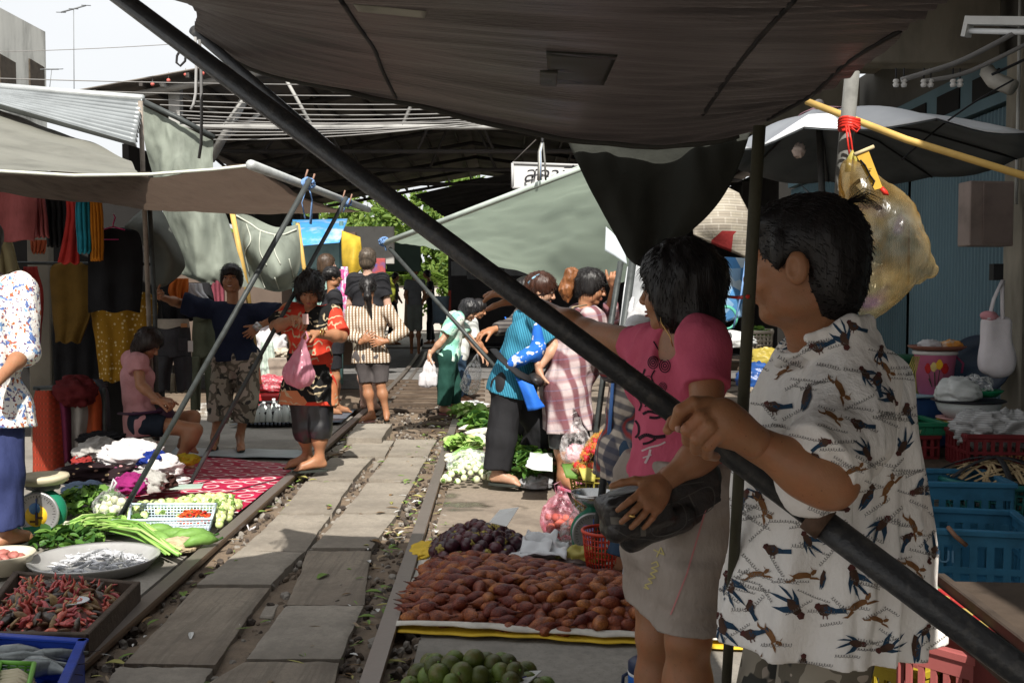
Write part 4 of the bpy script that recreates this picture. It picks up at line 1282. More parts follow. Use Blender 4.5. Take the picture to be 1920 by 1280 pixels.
for i,px in enumerate((1680,1695,1732,1745,1787,1800)):
 T=thing('insulator','small pale porcelain cable insulator under the canopy beam','insulator',P(px,150,5.0),'insulators under the beam')
 MB().lathe(P(px,160,5.0),[(.004,.03),(.012,.028),(.016,.018),(.009,.012),(.016,.004),(.012,-.008),(.0,-.01)],10).build('porcelain',M('porcelain',(.45,.44,.42),.3,.1),T)
 MB().tube([P(px,128,5.0),P(px,152,5.0)],.004,5).build('pin',m_blk,T)
pole('dark greenish post standing in front of the man\'s face',[P(1424,236,1.70),P(1408,500,1.72),P(1391,800,1.80),G(1345,1560)],.0105,M('green_iron',(.045,.042,.026),.6,.4,12,.2))
T=thing('awning_pole','long black steel pole held by the man and slanting across the whole picture','pole',P(1270,785,1.78))
A_,B_=P(1940,1278,1.585),P(205,-20,2.46)
t_=lambda px:(1940-px)/(1940-205)
inv=lambda t:A_+(B_-A_)*(t/2.46)/((1-t)/1.585+t/2.46)
m_bp=M('black_enamel',(.020,.021,.023),.42,.5,55,.3,70,spec=.45,col2=(.055,.052,.048))
MB().tube([inv(t_(1530)),inv(t_(900)),B_],.0215,18).build('upper_tube',m_bp,T)
MB().tube([A_+(A_-B_)*.12,A_,inv(t_(1530))],.0255,18).build('lower_tube',m_bp,T)
c=inv(t_(1530));u=unit(B_-A_)
MB().tube([c-u*.02,c+u*.012],.0290,18).build('collar',M('rusty_collar',(.10,.06,.04),.7,.4,30,.3),T)
pole('black prop tied to the awning corner, close above the long pole',[P(362,56,3.46),P(640,296,3.3),P(960,545,3.15)],.017,m_bp)
m_post2=M('grey_post',(.15,.15,.14),.7,.4,10,.2)
pole('grey post with red ribbon, behind the man',[P(1598,135,3.1),P(1580,330,3.1),G(1535,1330)],.022,m_post2)
pole('yellow bamboo stick slanting across the umbrella',[P(1512,190,4.2),P(1700,262,4.0),P(1960,342,3.7)],.014,m_bam)
pole('grey pole standing by the red fruit, tied with blue strips',[P(1188,478,4.9),P(1150,760,4.95),G(1111,1062)],.019,m_steelp)
pole('grey pole gripped by the woman in plaid shirt',[P(1164,490,6.7),P(1140,640,6.7),G(1100,945)],.020,m_steelp)
T=thing('rope_bundle','bundle of pale ropes hung on a hook in front of the station name board','ropes',P(1017,320,7.7))
for k in range(7):
 dx=R.uniform(-6,8);mb=MB();mb.tube([P(1017+dx*.3,268,7.75),P(1015+dx,285,7.72),P(1016+dx*1.2,305,7.72),P(1016+dx*1.5,338,7.75)],.008,5);mb.build('rope',(M('pale_rope',(.5,.5,.47),.8,.2),m_btie,m_post2)[k%3],T)
MB().tube([P(1017,258,7.75),P(1017,272,7.75)],.01,6).build('hook',m_blk,T)
SK=skinmat('skin_brown',(.34,.165,.088));SKD=skinmat('skin_deep',(.35,.165,.082));SKL=skinmat('skin_light',(.44,.26,.17));SKP=skinmat('skin_pale',(.52,.33,.25))
HB=hairmat('hair_black',(.010,.008,.008),3.0);HR=hairmat('hair_auburn',(.045,.015,.007),4);HBR=hairmat('hair_brown',(.06,.035,.02),2.0);HO=hairmat('hair_copper',(.20,.075,.025),2)
m_black=M('black_cloth',(.014,.014,.016),.8,.3,6,.2,30)
m_flop=M('dark_rubber',(.03,.035,.03),.7,.2)
def JJ(**k):
 o={a:P(*b)for a,b in k.items()}
 return o
def person(label,J,base=None):
 m=(J['hl']+J['hr'])/2
 zf=min([J[k][2]for k in('al','ar','hl')if k in J])
 return thing('person',label,'person',V(m[0],m[1],zf)if base is None else base)
J=JJ(sl=(1590,715,1.86),sr=(1512,690,2.14),hl=(1580,1075,1.96),hr=(1510,1060,2.16),el=(1556,902,1.66),wl=(1402,824,1.68),er=(1450,860,2.2),wr=(1490,1000,2.2),neck=(1550,570,1.98))
J['kl']=J['hl']+V(-.06,.02,-.36);J['al']=J['kl']+V(.02,0,-.35);J['tl']=J['al']+V(-.16,.08,-.06)
J['kr']=J['hr']+V(-.08,.02,-.36);J['ar']=J['kr']+V(.02,0,-.35);J['tr']=J['ar']+V(-.16,.08,-.06)
T=MAN=person('heavy man in white bird print shirt seen from behind, gripping the long black pole',J)
fw=unit(V(-1,.55,0))
A=hframe(fw+V(0,0,-.04),0)
hc=P(1506,500,1.93)
def manfist(Q):
 r=.0098
 def ch(pts,rs):Q.chain([P(*p)for p in pts],rs,k=.003)
 Q.chain([P(1412,826,1.665),P(1372,800,1.66),P(1345,780,1.655)],[.029,.030,.026],k=.02)
 Q.ell(P(1352,790,1.665),(.040,.024,.036),frame(P(1325,790,1.66)-P(1385,805,1.66)),k=.02)
 ch([(1330,756,1.66),(1300,756,1.645),(1276,770,1.645),(1266,796,1.675),(1284,806,1.73)],[.0125,.0118,.0112,.0100,.008])
 ch([(1342,768,1.655),(1314,783,1.635),(1290,806,1.640),(1290,826,1.675),(1312,832,1.73)],[.0128,.0124,.0118,.0100,.008])
 ch([(1356,780,1.650),(1330,800,1.630),(1308,823,1.635),(1306,842,1.672),(1326,848,1.73)],[.0125,.0120,.0115,.0100,.008])
 ch([(1370,796,1.650),(1348,814,1.636),(1328,835,1.640),(1326,852,1.672),(1342,856,1.72)],[.0120,.0112,.0105,.0090,.008])
 ch([(1350,765,1.69),(1300,768,1.72),(1262,792,1.715),(1252,806,1.705)],[.0150,.0130,.0112,.0085])
mk_body(T,J,(hc,A),SKD,s=1.0,w=1.0,vox=.006,hvox=.0035,hands=[dict(fn=manfist,vox=.0028)],headkw=dict(fat=1.13,jaw=1.0,nose=.95),armw=1.08,legw=1.1,neck=.066,fwd=fw,belly=.6)
for px,py,d in((1271,803,1.662),):
 mb=MB();mb.ell(P(px,py,d),(.005,.0025,.0065));mb.build('nail',M('nail',(.48,.30,.24),.35,.05),T)
face_bits(T,hc,A,1.0)
S=Sdf(.0045)
S.ell(hc+A@V(0,-.018,.042),(.090,.106,.096),A,k=.01)
S.ell(hc+A@V(0,-.055,-.025),(.078,.062,.085),A,k=.03)
S.ell(hc+A@V(0,.045,.085),(.072,.055,.034),A,k=.03)
for sx in(-1,1):
 S.ell(hc+A@V(sx*.080,.028,.025),(.010,.014,.034),A,k=.012)
 S.ell(hc+A@V(sx*.094,-.004,-.022),(.030,.032,.044),A,k=.008,op=-1)
S.ell(hc+A@V(0,.10,-.04),(.085,.068,.090),A,k=.012,op=-1)
hair(T,S,HB,fine=2200,ln=.011,amp=.003,flow=A@V(0,-.55,-.35),center=hc)
mb=MB();strands(mb,[hc+A@V(R.uniform(-.03,.03),-.09,.115)for k in range(28)],[A@V(R.uniform(-.3,.3),-.7,.25)for k in range(28)],.055,r=.001,bend=(0,0,-.9),seed=3);mb.build('hair_tuft',HB,T)
def man_extra(S):
 nk=hc+A@V(0,-.03,-.125)
 f_=lambda a:nk+A@V(math.sin(a)*.092,-math.cos(a)*.084,.018-.045*(1-math.cos(a))*.5)
 for k in range(14):
  a0=math.radians(-130+260*k/14);a1=math.radians(-130+260*(k+1)/14)
  S.cap(f_(a0),f_(a1),.013,.013,k=.006);S.cap(f_(a0)+V(0,0,-.025),f_(a1)+V(0,0,-.025),.017,.017,k=.008)
 S.cap(P(1640,730,2.0),P(1660,1180,2.02),.05,.085,k=.10)
 S.cap(P(1580,770,1.98),P(1600,1235,2.0),.10,.13,k=.10)
 S.cap(P(1530,780,1.98),P(1500,1240,1.98),.10,.12,k=.10)
 S.cap(P(1480,780,2.06),P(1428,1250,2.02),.05,.085,k=.08)
 S.cap(P(1592,715,1.86),P(1582,830,1.76),.070,.074,k=.05)
 S.cap(P(1575,850,1.70),P(1526,884,1.655),.066,.078,k=.03,flat=True)
m_bird=fabric('shirt_white',lambda nt,v:ramp(nt,noise(nt,v,5,4),[(.3,(.70,.66,.62)),(.6,(.80,.78,.75))]),wr=.5)
MC=P(1550,900,1.99)
def manfold(x,y,z):
 a=.015*(vnoise(x*10+4,y*10,z*2.2)+.5*vnoise(x*23,y*23+9,z*5))+.006*(1-2*np.abs(vnoise(x*9+z*3,y*9,z*4+x*3)))
 th=np.arctan2(x-MC[0],y-MC[1])
 a=a+np.clip((1.18-z)*2.2,0,1)*.013*np.sin(th*11+3.5*vnoise(th*1.3,z*2.2,z*0+3)+(z-.7)*5)
 t=(x*.8+z*.55)*26+2.2*vnoise(x*5,y*5,z*5)
 m=np.clip((1.02-z)*4,0,1)*np.clip((z-.62)*5,0,1)
 return a+.0045*np.sin(t)*m
folds_backup=folds
def folds(*a,**k):return manfold
SHIRT=mk_shirt(T,J,m_bird,s=1.0,w=.98,off=.020,hem=((J['hl']+J['hr'])/2)[2]-P(1540,1246,1.86)[2],sleeve=(1.0,.7),vox=.006,flare=.0,fwd=fw,belly=.6,extra=man_extra,armw=1.12,sl_r=.016,hemdir=V(0,0,-1))
folds=folds_backup
def camo(nt,v):
 n=noise(nt,v,9,2,.4);n2=noise(nt,v,14,2,.4)
 c=ramp(nt,n,[(.0,(.30,.27,.22)),(.46,(.30,.27,.22)),(.47,(.13,.115,.09)),(.56,(.13,.115,.09)),(.57,(.36,.31,.26))],'CONSTANT')
 return mixc(nt,ramp(nt,n2,[(.6,(0,0,0)),(.62,(1,1,1))]),c,(.05,.05,.045))
m_camo=fabric('camouflage_cloth',camo)
mk_pants(T,J,m_camo,s=1.0,w=.95,frac=(1.6,1.6),legw=1.0,off=.012,loose=.02,top=.02)
for q in 'lr':sandal(T,J['a'+q],J['t'+q],1.0,m_flop)
def rot2(p,a,s,c):
 ca,sa=math.cos(a),math.sin(a)
 return[(c[0]+s*(x*ca-y*sa),c[1]+s*(x*sa+y*ca))for x,y in p]
SWALLOW=[([(0,-10),(6,-8),(9,0),(7,12),(1,20),(-5,14),(-7,2),(-5,-7)],0),([(0,-19),(6,-16),(6,-9),(-4,-8),(-6,-14)],2),([(6,-4),(18,6),(27,24),(18,16),(7,10)],1),([(-6,-2),(-12,10),(-14,28),(-8,16),(-3,10)],1),([(4,14),(12,30),(17,44),(8,32),(0,18)],1),([(-3,14),(-2,30),(-1,44),(-6,30),(-6,16)],1)]
PERCH=[([(-16,2),(-10,-9),(2,-11),(12,-4),(14,4),(4,12),(-8,11)],0),([(-22,-2),(-20,-9),(-13,-12),(-8,-6),(-12,4)],2),([(-4,-8),(12,-6),(26,-2),(14,6),(0,6)],1),([(10,-2),(38,-7),(40,3),(14,6)],1),([(-4,10),(-3,18),(-1,18),(-1,10)],2),([(3,10),(5,18),(7,17),(5,10)],2)]
HARE=[([(-18,-2),(-8,-6),(8,-5),(16,-1),(14,6),(2,5),(-10,6),(-18,4)],3),([(14,-3),(20,-9),(27,-8),(25,-2),(18,2)],3),([(18,-8),(15,-16),(19,-10)],3),([(12,4),(26,6),(33,12),(24,10),(12,8)],3),([(-16,2),(-26,8),(-36,7),(-28,12),(-14,8)],3),([(-17,-1),(-26,-5),(-18,2)],3)]
WING=[([(-3,-30),(6,-24),(9,0),(4,22),(-6,14),(-8,-8)],0),([(4,-22),(12,-4),(9,22),(2,34),(2,4)],1),([(-6,10),(2,20),(-2,34)],1)]
pr=[]
BIRDS=[(S_,x,y,a,k)for S_,x,y,a,k in[(PERCH,1452,762,.0,.9),(WING,1512,745,.3,.85),(SWALLOW,1585,640,2.9,1.0),(PERCH,1535,650,-.3,.85),(SWALLOW,1650,660,.2,.7),(HARE,1468,698,-.5,.6),(HARE,1576,730,1.1,1.0),(SWALLOW,1620,700,-.6,.8),(PERCH,1645,715,1.4,.8),(SWALLOW,1690,840,-2.6,.9),(HARE,1560,780,.6,.8),(WING,1536,880,-.3,1.2),(PERCH,1610,796,.2,.8),(SWALLOW,1672,748,2.4,.8),(WING,1625,930,.5,.9),(HARE,1665,912,-1.0,1.0),(SWALLOW,1722,920,-1.9,1.0),(PERCH,1575,948,3.3,.9),(SWALLOW,1655,980,.8,1.05),(HARE,1712,985,1.1,.9),(SWALLOW,1748,1040,-2.8,1.0),(SWALLOW,1425,930,2.5,.7),(HARE,1432,950,1.2,1.0),(PERCH,1396,930,1.8,.7),(PERCH,1450,1030,.15,.9),(SWALLOW,1512,1010,-.5,.9),(HARE,1420,1075,-.1,.9),(HARE,1505,1078,-.1,1.0),(SWALLOW,1600,1078,-.3,1.15),(WING,1542,1085,.2,.6),(SWALLOW,1367,1090,-.25,1.2),(PERCH,1408,1138,1.2,.7),(SWALLOW,1492,1140,2.5,1.25),(PERCH,1548,1142,.1,1.0),(HARE,1610,1132,-.5,1.1),(SWALLOW,1700,1110,-1.2,.9),(HARE,1712,1060,.6,.9),(SWALLOW,1352,1168,-.3,1.2),(PERCH,1408,1188,-.2,.9),(HARE,1446,1190,1.0,1.0),(SWALLOW,1608,1205,1.7,.9),(SWALLOW,1660,1215,-1.9,1.0),(HARE,1432,1246,1.35,.9),(HARE,1352,1240,-.1,.9),(WING,1716,1215,.0,.9),(SWALLOW,1505,1240,.1,.9),(PERCH,1745,1130,1.3,.8),(HARE,1645,1160,.3,.8),(SWALLOW,1560,1010,1.9,.6),(PERCH,1600,612,.4,.7),(SWALLOW,1480,650,2.2,.6),(HARE,1660,690,.9,.8),(PERCH,1700,1010,2.0,.7),(SWALLOW,1625,850,2.7,.8),(HARE,1600,880,-.4,.8),(PERCH,1545,830,2.6,.7),(SWALLOW,1735,1180,.6,.7),(PERCH,1700,770,1.2,.7)]]
for tp,x,y,a,k in BIRDS:
 for pl,c in tp:pr.append((rot2(pl,a,k*1.0,(x,y)),c))
rr=random.Random(5)
for k in range(170):
 x=rr.uniform(1345,1745);y=rr.uniform(620,1245);a=rr.gauss(.1,.4);L=rr.uniform(35,75)
 ph=rr.uniform(0,6);am_=rr.uniform(1.8,4.0);fq=rr.uniform(.8,1.5);pts=[]
 n=int(L/1.6)
 for i in range(n*3):
  t=i*.55
  e_=.45+.55*abs(math.sin(t*.23*fq+ph))
  pts.append((t*.9+1.5*math.sin(t*1.15),am_*e_*math.cos(t*1.15)+.5*math.sin(t*.1+ph)))
 pts=rot2(pts,a,1,(x,y))
 for i in range(len(pts)-1):
  (x0,y0),(x1,y1)=pts[i],pts[i+1]
  dx,dy=x1-x0,y1-y0;l_=math.hypot(dx,dy)+1e-6;nx,ny=-dy/l_*.42,dx/l_*.42
  pr.append(([(x0-nx,y0-ny),(x1-nx,y1-ny),(x1+nx,y1+ny),(x0+nx,y0+ny)],4))
decals(SHIRT,pr,[M('print_brown',(.07,.038,.026),.85,.5,40),M('print_blue',(.018,.05,.095),.85,.5,60),M('print_maroon',(.09,.03,.026),.85,.5,50),M('print_tan',(.19,.09,.035),.85,.4,50),M('print_ink',(.16,.155,.15),.9,.2)])
J=JJ(sl=(1322,640,2.56),sr=(1226,655,2.82),hl=(1318,925,2.58),hr=(1222,925,2.78),el=(1328,842,2.46),wl=(1242,905,2.42),er=(1100,622,3.05),wr=(985,562,3.25),neck=(1275,600,2.7),kl=(1290,1200,2.52),al=(1288,1450,2.56),kr=(1232,1195,2.74),ar=(1236,1440,2.78))
J['tl']=J['al']+V(-.14,.08,-.07);J['tr']=J['ar']+V(-.14,.08,-.07)
T=PINK=person('woman in pink print T-shirt with black waist bag, arm stretched out behind the pole',J)
fw=unit(V(-1,.6,-.05));A=hframe(fw,.0)
hc=P(1272,548,2.68)
wl=J['wl']
hd_=P(1212,945,2.36)-wl
fwr=unit(P(900,530,3.35)-J['wr'])
mk_body(T,J,(hc,A),SKD,s=.93,w=.92,vox=.006,hvox=.004,armw=1.0,neck=.047,legw=1.05,hands=[dict(w=wl,dirv=hd_,nrm=V(-.1,.9,-.2),lat=V(-.8,0,.5),s=.95,curl=[.28,.32,.34,.40],thumb=.9,vox=.0032),dict(w=J['wr'],dirv=fwr,nrm=V(-.1,.3,-1),lat=V(-.3,-.6,-.5),s=.95,curl=[.35,.25,.2,.15],spread=.22,thumb=1.0,vox=.004)])
face_bits(T,hc,A,.95)
S=Sdf(.005)
hair_ops(S,hc,A,1.02,vol=1.12,back=.07,side=.03,fringe=-.02)
S.ell(P(1336,525,2.72),(.045,.045,.05),k=.02)
hair(T,S,HB,fine=1500,ln=.02,amp=.005,center=hc,flow=(0,0,-1.4))
mb=MB();mb.tube([J['wr']*0+P(1190,966,2.335),P(1186,968,2.335),P(1180,966,2.34)],.004,6);mb.build('ring',M('gold',(.7,.45,.15),.3,.1,metal=1),T)
def pinkcol(nt,v):return ramp(nt,noise(nt,v,4,4),[(.3,(.46,.075,.13)),(.6,(.60,.115,.19))])
m_pink=fabric('pink_jersey',pinkcol,wr=.4)
SH=mk_shirt(T,J,m_pink,s=.93,w=.95,off=.010,hem=-.02,sleeve=(.42,.42),vox=.006,amp=.015,ffq=11,flare=.01,fwd=fw,bust=.7,neckcut=[(P(1245,625,2.62),(.05,.06,.075))],endf=1.22,sl_r=.010,foldax=(.7,1,.6))
pr=[]
def scrib(pts,w_,c):
 for(x0,y0),(x1,y1)in zip(pts,pts[1:]):
  l_=math.hypot(x1-x0,y1-y0)+1e-6;nx,ny=-(y1-y0)/l_*w_,(x1-x0)/l_*w_
  pr.append(([(x0-nx,y0-ny),(x1-nx,y1-ny),(x1+nx,y1+ny),(x0+nx,y0+ny)],c))
def ringdec(cx,cy,r,n=3,w_=.22):
 for k in range(n):
  ro=r*(1-k/n);ri=ro-r*w_*.7
  for i in range(22):
   a0,a1=2*math.pi*i/22,2*math.pi*(i+1)/22
   pr.append(([(cx+ro*.85*math.cos(a0),cy+ro*math.sin(a0)),(cx+ro*.85*math.cos(a1),cy+ro*math.sin(a1)),(cx+ri*.85*math.cos(a1),cy+ri*math.sin(a1)),(cx+ri*.85*math.cos(a0),cy+ri*math.sin(a0))],0))
ringdec(1247,686,13,3);ringdec(1225,680,12,3);ringdec(1243,725,9,3);ringdec(1216,712,8,2);ringdec(1222,748,6,2)
for q,w_,c in(([(1206,776),(1216,771),(1228,773),(1240,778),(1232,783),(1218,782)],2.6,0),([(1198,822),(1212,815),(1228,819),(1248,817)],3.4,0),([(1206,832),(1218,829),(1230,822)],2.2,0),([(1192,788),(1198,798),(1198,812),(1192,820)],2.0,0),([(1204,845),(1220,838),(1236,834),(1248,828)],1.6,1),([(1220,842),(1217,854),(1210,868)],2.2,1),([(1206,858),(1222,852)],1.2,1),([(1226,640),(1234,655),(1245,669)],1.2,0),([(1210,692),(1204,712),(1208,735),(1216,752),(1210,762)],1.5,0),([(1228,694),(1222,706),(1226,718)],1.3,0),([(1196,745),(1203,757),(1199,770)],1.6,0)):scrib([tuple(p[:2])for p in cr([(x,y,0)for x,y in q],14)],w_,c)
decals(SH,pr,[M('print_black',(.03,.012,.02),.85,.1),M('print_white',(.65,.5,.52),.85,.1)])
for q in 'lr':sandal(T,J['a'+q],J['t'+q],.95,m_flop)
m_skirt=fabric('taupe_cotton',lambda nt,v:ramp(nt,noise(nt,v,5,4),[(.3,(.27,.225,.19)),(.65,(.37,.32,.28))]),wr=.5)
S=Sdf(.006)
hm=(J['hl']+J['hr'])/2
for q in 'lr':S.chain([J['h'+q]+V(0,0,.06),J['h'+q],J['k'+q]+V(0,0,.02)],[.094,.098,.080],k=.05,flat=True)
S.cap(hm+V(0,0,.06),(J['kl']+J['kr'])/2+V(0,0,.02),.098,.078,k=.06,flat=True)
S.cut(P(1240,1160,2.6),V(-.10,0,-1));S.cut(hm+V(0,0,.10),V(0,0,1))
SKT=mk_sdf(T,'skirt',S,m_skirt,folds(.010,16,seed=9,ax=(.3,.3,1.3)))
pr=[]
for a,b in(((1326,945),(1288,1075)),((1288,1075),(1258,1152))):
 pr.append(([(a[0]-1.5,a[1]),(a[0]+1.5,a[1]),(b[0]+1.5,b[1]),(b[0]-1.5,b[1])],0))
scrib([(1226,1030),(1246,1040),(1240,1026),(1232,1044)],1.1,1)
scrib([(1222,1056),(1232,1052),(1236,1060),(1222,1064),(1234,1070),(1220,1074),(1230,1082),(1216,1084),(1224,1092),(1210,1096),(1218,1104),(1208,1100)],1.1,1)
decals(SKT,pr,[M('pink_piping',(.50,.20,.20),.8,.1),M('yellow_print',(.50,.42,.16),.8,.1)])
mb=MB();a=[P(1182,1154,2.62),P(1215,1162,2.6),P(1250,1158,2.58)]
S=Sdf(.006)
m_leather=M('black_leather',(.020,.018,.018),.36,.4,8,.4,50,spec=.6)
A2=frame(P(1140,975,2.45)-P(1330,905,2.52))
S.box(P(1250,945,2.48),(.045,.145,.068),A2,rnd=.022);S.box(P(1190,955,2.42),(.045,.085,.050),A2,rnd=.018,k=.008)
S.box(P(1235,985,2.44),(.03,.09,.03),A2,rnd=.02,k=.015)
bag=mk_sdf(T,'waist_bag',S,m_leather,folds(.005,26,seed=2,ax=(.5,1,1.2)))
mb=MB()
mb.tube([P(1160,895,2.50),P(1215,890,2.44),P(1300,888,2.40),P(1362,880,2.50)],.030,10,flat=.35)
mb.build('belt',m_leather,bag)
for a,b in(((1152,930,2.37),(1300,915,2.41)),((1150,960,2.365),(1290,950,2.40)),((1180,912,2.39),(1330,900,2.45))):
 MB().tube([P(*a),(P(*a)+P(*b))/2-V(0,.012,0),P(*b)],.0022,5).build('zip',M('zip_grey',(.26,.24,.23),.4,.1),bag)
for px,py in((1152,975),(1202,992)):
 MB().box(P(px,py,2.375),V(.014,.006,.010),bev=.003).build('buckle',M('dull_metal',(.22,.20,.18),.4,.1,metal=.6),bag)
pr=[]
for q,w_,c in(([(1140,912),(1200,902),(1300,890)],1.3,0),([(1140,930),(1220,918),(1320,902)],1.1,0),([(1138,950),(1180,948)],1.2,0),([(1212,962),(1272,942),(1284,985),(1228,1004),(1212,962)],.9,0),([(1275,935),(1330,912),(1336,950),(1290,975)],.9,0),([(1150,990),(1180,1006),(1230,1012)],1.0,0),([(1290,925),(1302,950)],1.4,0)):scrib([tuple(p[:2])for p in cr([(x,y,0)for x,y in q],22)],w_,c)
pr+=[([(1144,968),(1168,970),(1172,984),(1146,982)],1),([(1200,986),(1210,986),(1211,1004),(1201,1004)],1)]
decals(bag,pr,[M('seam_grey',(.10,.095,.09),.5,.2),M('badge_grey',(.16,.15,.13),.4,.2)])
MB().tube([P(1238,588,2.62),P(1240,605,2.60),P(1256,630,2.585),P(1262,650,2.58)],.0015,5).build('necklace',M('gold',(.7,.45,.15),.3,.1,metal=1),T)
d=8.9
J=JJ(sl=(492,585,d),sr=(382,578,d),hl=(466,672,d),hr=(420,672,d),el=(530,590,d-.05),wl=(484,612,d-.15),er=(335,568,d-.05),wr=(300,556,d-.3),neck=(436,556,d),kl=(462,752,d-.05),al=(450,822,d),kr=(414,755,d-.05),ar=(403,826,d-.1))
J['tl']=G(452,842,.04);J['tr']=G(398,840,.04);J['al'][2]=.11;J['ar'][2]=.11
T=person('smiling man in navy T-shirt and camouflage shorts, one hand on the dark pole',J)
A=hframe(V(.08,-1,-.05),.04);hc=P(434,523,d-.02)
mk_body(T,J,(hc,A),SK,hvox=.005,armw=.95,hands=[dict(w=J['wr'],dirv=P(288,550,d-.5)-J['wr'],nrm=V(.3,1,0),lat=V(0,0,1),curl=1.1),dict(w=J['wl'],dirv=P(462,632,d-.15)-J['wl'],nrm=V(-.2,1,.2),lat=V(-1,0,.3),curl=.3)])
face_bits(T,hc,A,1.0)
mb=MB();L_=lambda x,y,z:hc+A@V(x,y,z);mb.tube([L_(-.018,.0905,-.0545),L_(0,.098,-.0575),L_(.018,.0905,-.0545)],[.002,.0045,.002],6);mb.build('teeth',M('teeth',(.7,.68,.62),.4,.05),T)
S=Sdf(.006);hair_ops(S,hc,A,1.0,vol=1.08,back=.01,side=.015,fringe=.005);S.ell(hc+A@V(-.01,.055,.075),(.07,.04,.03),A,k=.03)
hair(T,S,HB,fine=900,ln=.024,center=hc,spread=.3)
m_navy=fabric('navy_jersey',lambda nt,v:ramp(nt,noise(nt,v,5,3),[(.3,(.010,.014,.032)),(.7,(.018,.024,.05))]))
mk_shirt(T,J,m_navy,off=.02,hem=.02,sleeve=(.85,.85),amp=.010,flare=.012,endf=1.5,sl_r=.028)
mk_pants(T,J,m_camo,frac=(1.55,1.55),off=.020,loose=.036,amp=.014,legw=1.0)
for q in 'lr':sandal(T,J['a'+q],J['t'+q],1.0,m_flop)
mb=MB();mb.tube([J['wl']+V(-.02,-.03,.02),J['wl']+V(.02,-.03,-.02)],.034,12);mb.build('watch',M('watch_steel',(.5,.5,.5),.3,.1,metal=.8),T)
d=7.5
J=JJ(sl=(622,592,d-.02),sr=(548,588,d+.05),hl=(598,728,d),hr=(562,728,d),el=(640,630,d-.12),wl=(594,626,d-.34),er=(517,612,d-.05),wr=(553,598,d-.32),neck=(582,572,d-.05),kl=(600,805,d-.03),al=(599,866,d),kr=(572,805,d+.02),ar=(577,862,d+.12))
J['al'][2]=.135;J['ar'][2]=.135;J['tl']=J['al']+V(-.155,-.06,-.075);J['tr']=J['ar']+V(-.15,-.03,-.075)
T=person('woman in red, black and orange paisley tunic counting money over a pink plastic bag',J)
A=hframe(V(.12,-1,-.62),-.05);hc=P(580,545,d-.1)
hl_=P(570,624,d-.42)-J['wl'];hr_=P(578,604,d-.42)-J['wr']
mk_body(T,J,(hc,A),SK,s=.95,w=1.0,hvox=.005,armw=1.15,legw=1.0,hands=[dict(w=J['wl'],dirv=hl_,nrm=V(0,.3,-1),lat=V(-.2,-.9,.3),curl=.8),dict(w=J['wr'],dirv=hr_,nrm=V(0,-.2,-1),lat=V(.2,-.9,.2),curl=.7)])
face_bits(T,hc,A,.95,closed=True)
S=Sdf(.006);hair_ops(S,hc,A,1.0,vol=1.2,back=.03,side=.02)
hair(T,S,HB,fine=1100,ln=.03,amp=.011,flow=(0,0,-1),spread=.9,center=hc)
def patchwork(nt,v):
 vo=N(nt,'ShaderNodeTexVoronoi',Scale=5.2,distance='CHEBYCHEV',Randomness=.75);nt.links.new(v,vo.inputs['Vector'])
 sx=sepxyz(nt,vo.outputs['Color'])[0]
 c=ramp(nt,sx,[(0,(.50,.045,.025)),(.3,(.012,.012,.012)),(.58,(.46,.17,.08)),(.85,(.50,.045,.025))],'CONSTANT')
 w_=N(nt,'ShaderNodeTexWave',Scale=7,Distortion=9,Detail=1,wave_type='RINGS');w_.inputs['Detail Scale'].default_value=2.2;nt.links.new(v,w_.inputs['Vector'])
 n_=noise(nt,v,8,1)
 m_=math_(nt,'MULTIPLY',ramp(nt,w_.outputs['Fac'],[(.80,(0,0,0)),(.86,(1,1,1))]),ramp(nt,n_,[(.50,(0,0,0)),(.53,(1,1,1))]))
 return mixc(nt,m_,c,(.42,.34,.22))
m_patch=fabric('paisley_patchwork',patchwork,st=(1,1,.75))
mk_shirt(T,J,m_patch,s=.95,w=1.0,off=.025,hem=.12,sleeve=(.95,.95),amp=.010,flare=.035,fwd=V(0,-1,0),bust=.9,belly=.75,endf=1.55,sl_r=.032)
m_satin=M('black_satin',(.012,.012,.014),.35,.3,5,.3,14,spec=.6)
mk_pants(T,J,m_satin,s=.95,frac=(1.28,1.28),off=.022,loose=.016,amp=.010,name='shorts',legw=1.05)
for q in 'lr':sandal(T,J['a'+q],J['t'+q],1.0,m_flop)
for off in(.0,.018):MB().tube([J['wl']+V(.03+off,-.030,-.005),J['wl']+V(.03+off,-.01,.035),J['wl']+V(.035+off,.03,.01)],.005,6).build('bracelet',M('gold',(.7,.45,.15),.3,.1,metal=1),T)
T2=thing('plastic_bag','translucent pink plastic bag hanging from the hand of the woman in paisley tunic','bag',P(562,722,d-.45))
m_pbag=M('pink_film',(.62,.28,.36),.18,.25,5,.5,18,transl=.45,trcol=(.75,.35,.45),spec=.7)
S=Sdf(.006);S.chain([P(568,640,d-.45),P(564,670,d-.45),P(561,700,d-.45)],[.016,.055,.095],k=.03);S.ell(P(561,700,d-.45),(.105,.085,.085),k=.04)
def streak(x,y,z):return.010*vnoise(x*38,y*38,z*6)+.004*vnoise(x*90,y*90,z*9)
mk_sdf(T2,'bag',S,m_pbag,streak)
MB().tube([P(568,645,d-.45),P(566,632,d-.45),P(574,622,d-.45),P(578,634,d-.45),P(571,645,d-.45)],.008,7).build('handle',m_pbag,T2)
tag(MB().box(P(573,598,d-.47),V(.022,.003,.035),frame(V(.3,1,.2))).build('banknote',M('note_pink',(.55,.38,.36),.7,.1)),'folded pinkish banknote held in the fingers above the pink bag','banknote')
d=11.0
J=JJ(sl=(660,588,d),sr=(728,586,d),hl=(681,670,d),hr=(711,670,d),el=(652,628,d-.05),wl=(680,640,d-.18),er=(756,622,d-.05),wr=(722,640,d-.18),neck=(692,568,d),kl=(688,722,d),al=(696,772,d),kr=(714,722,d),ar=(724,775,d))
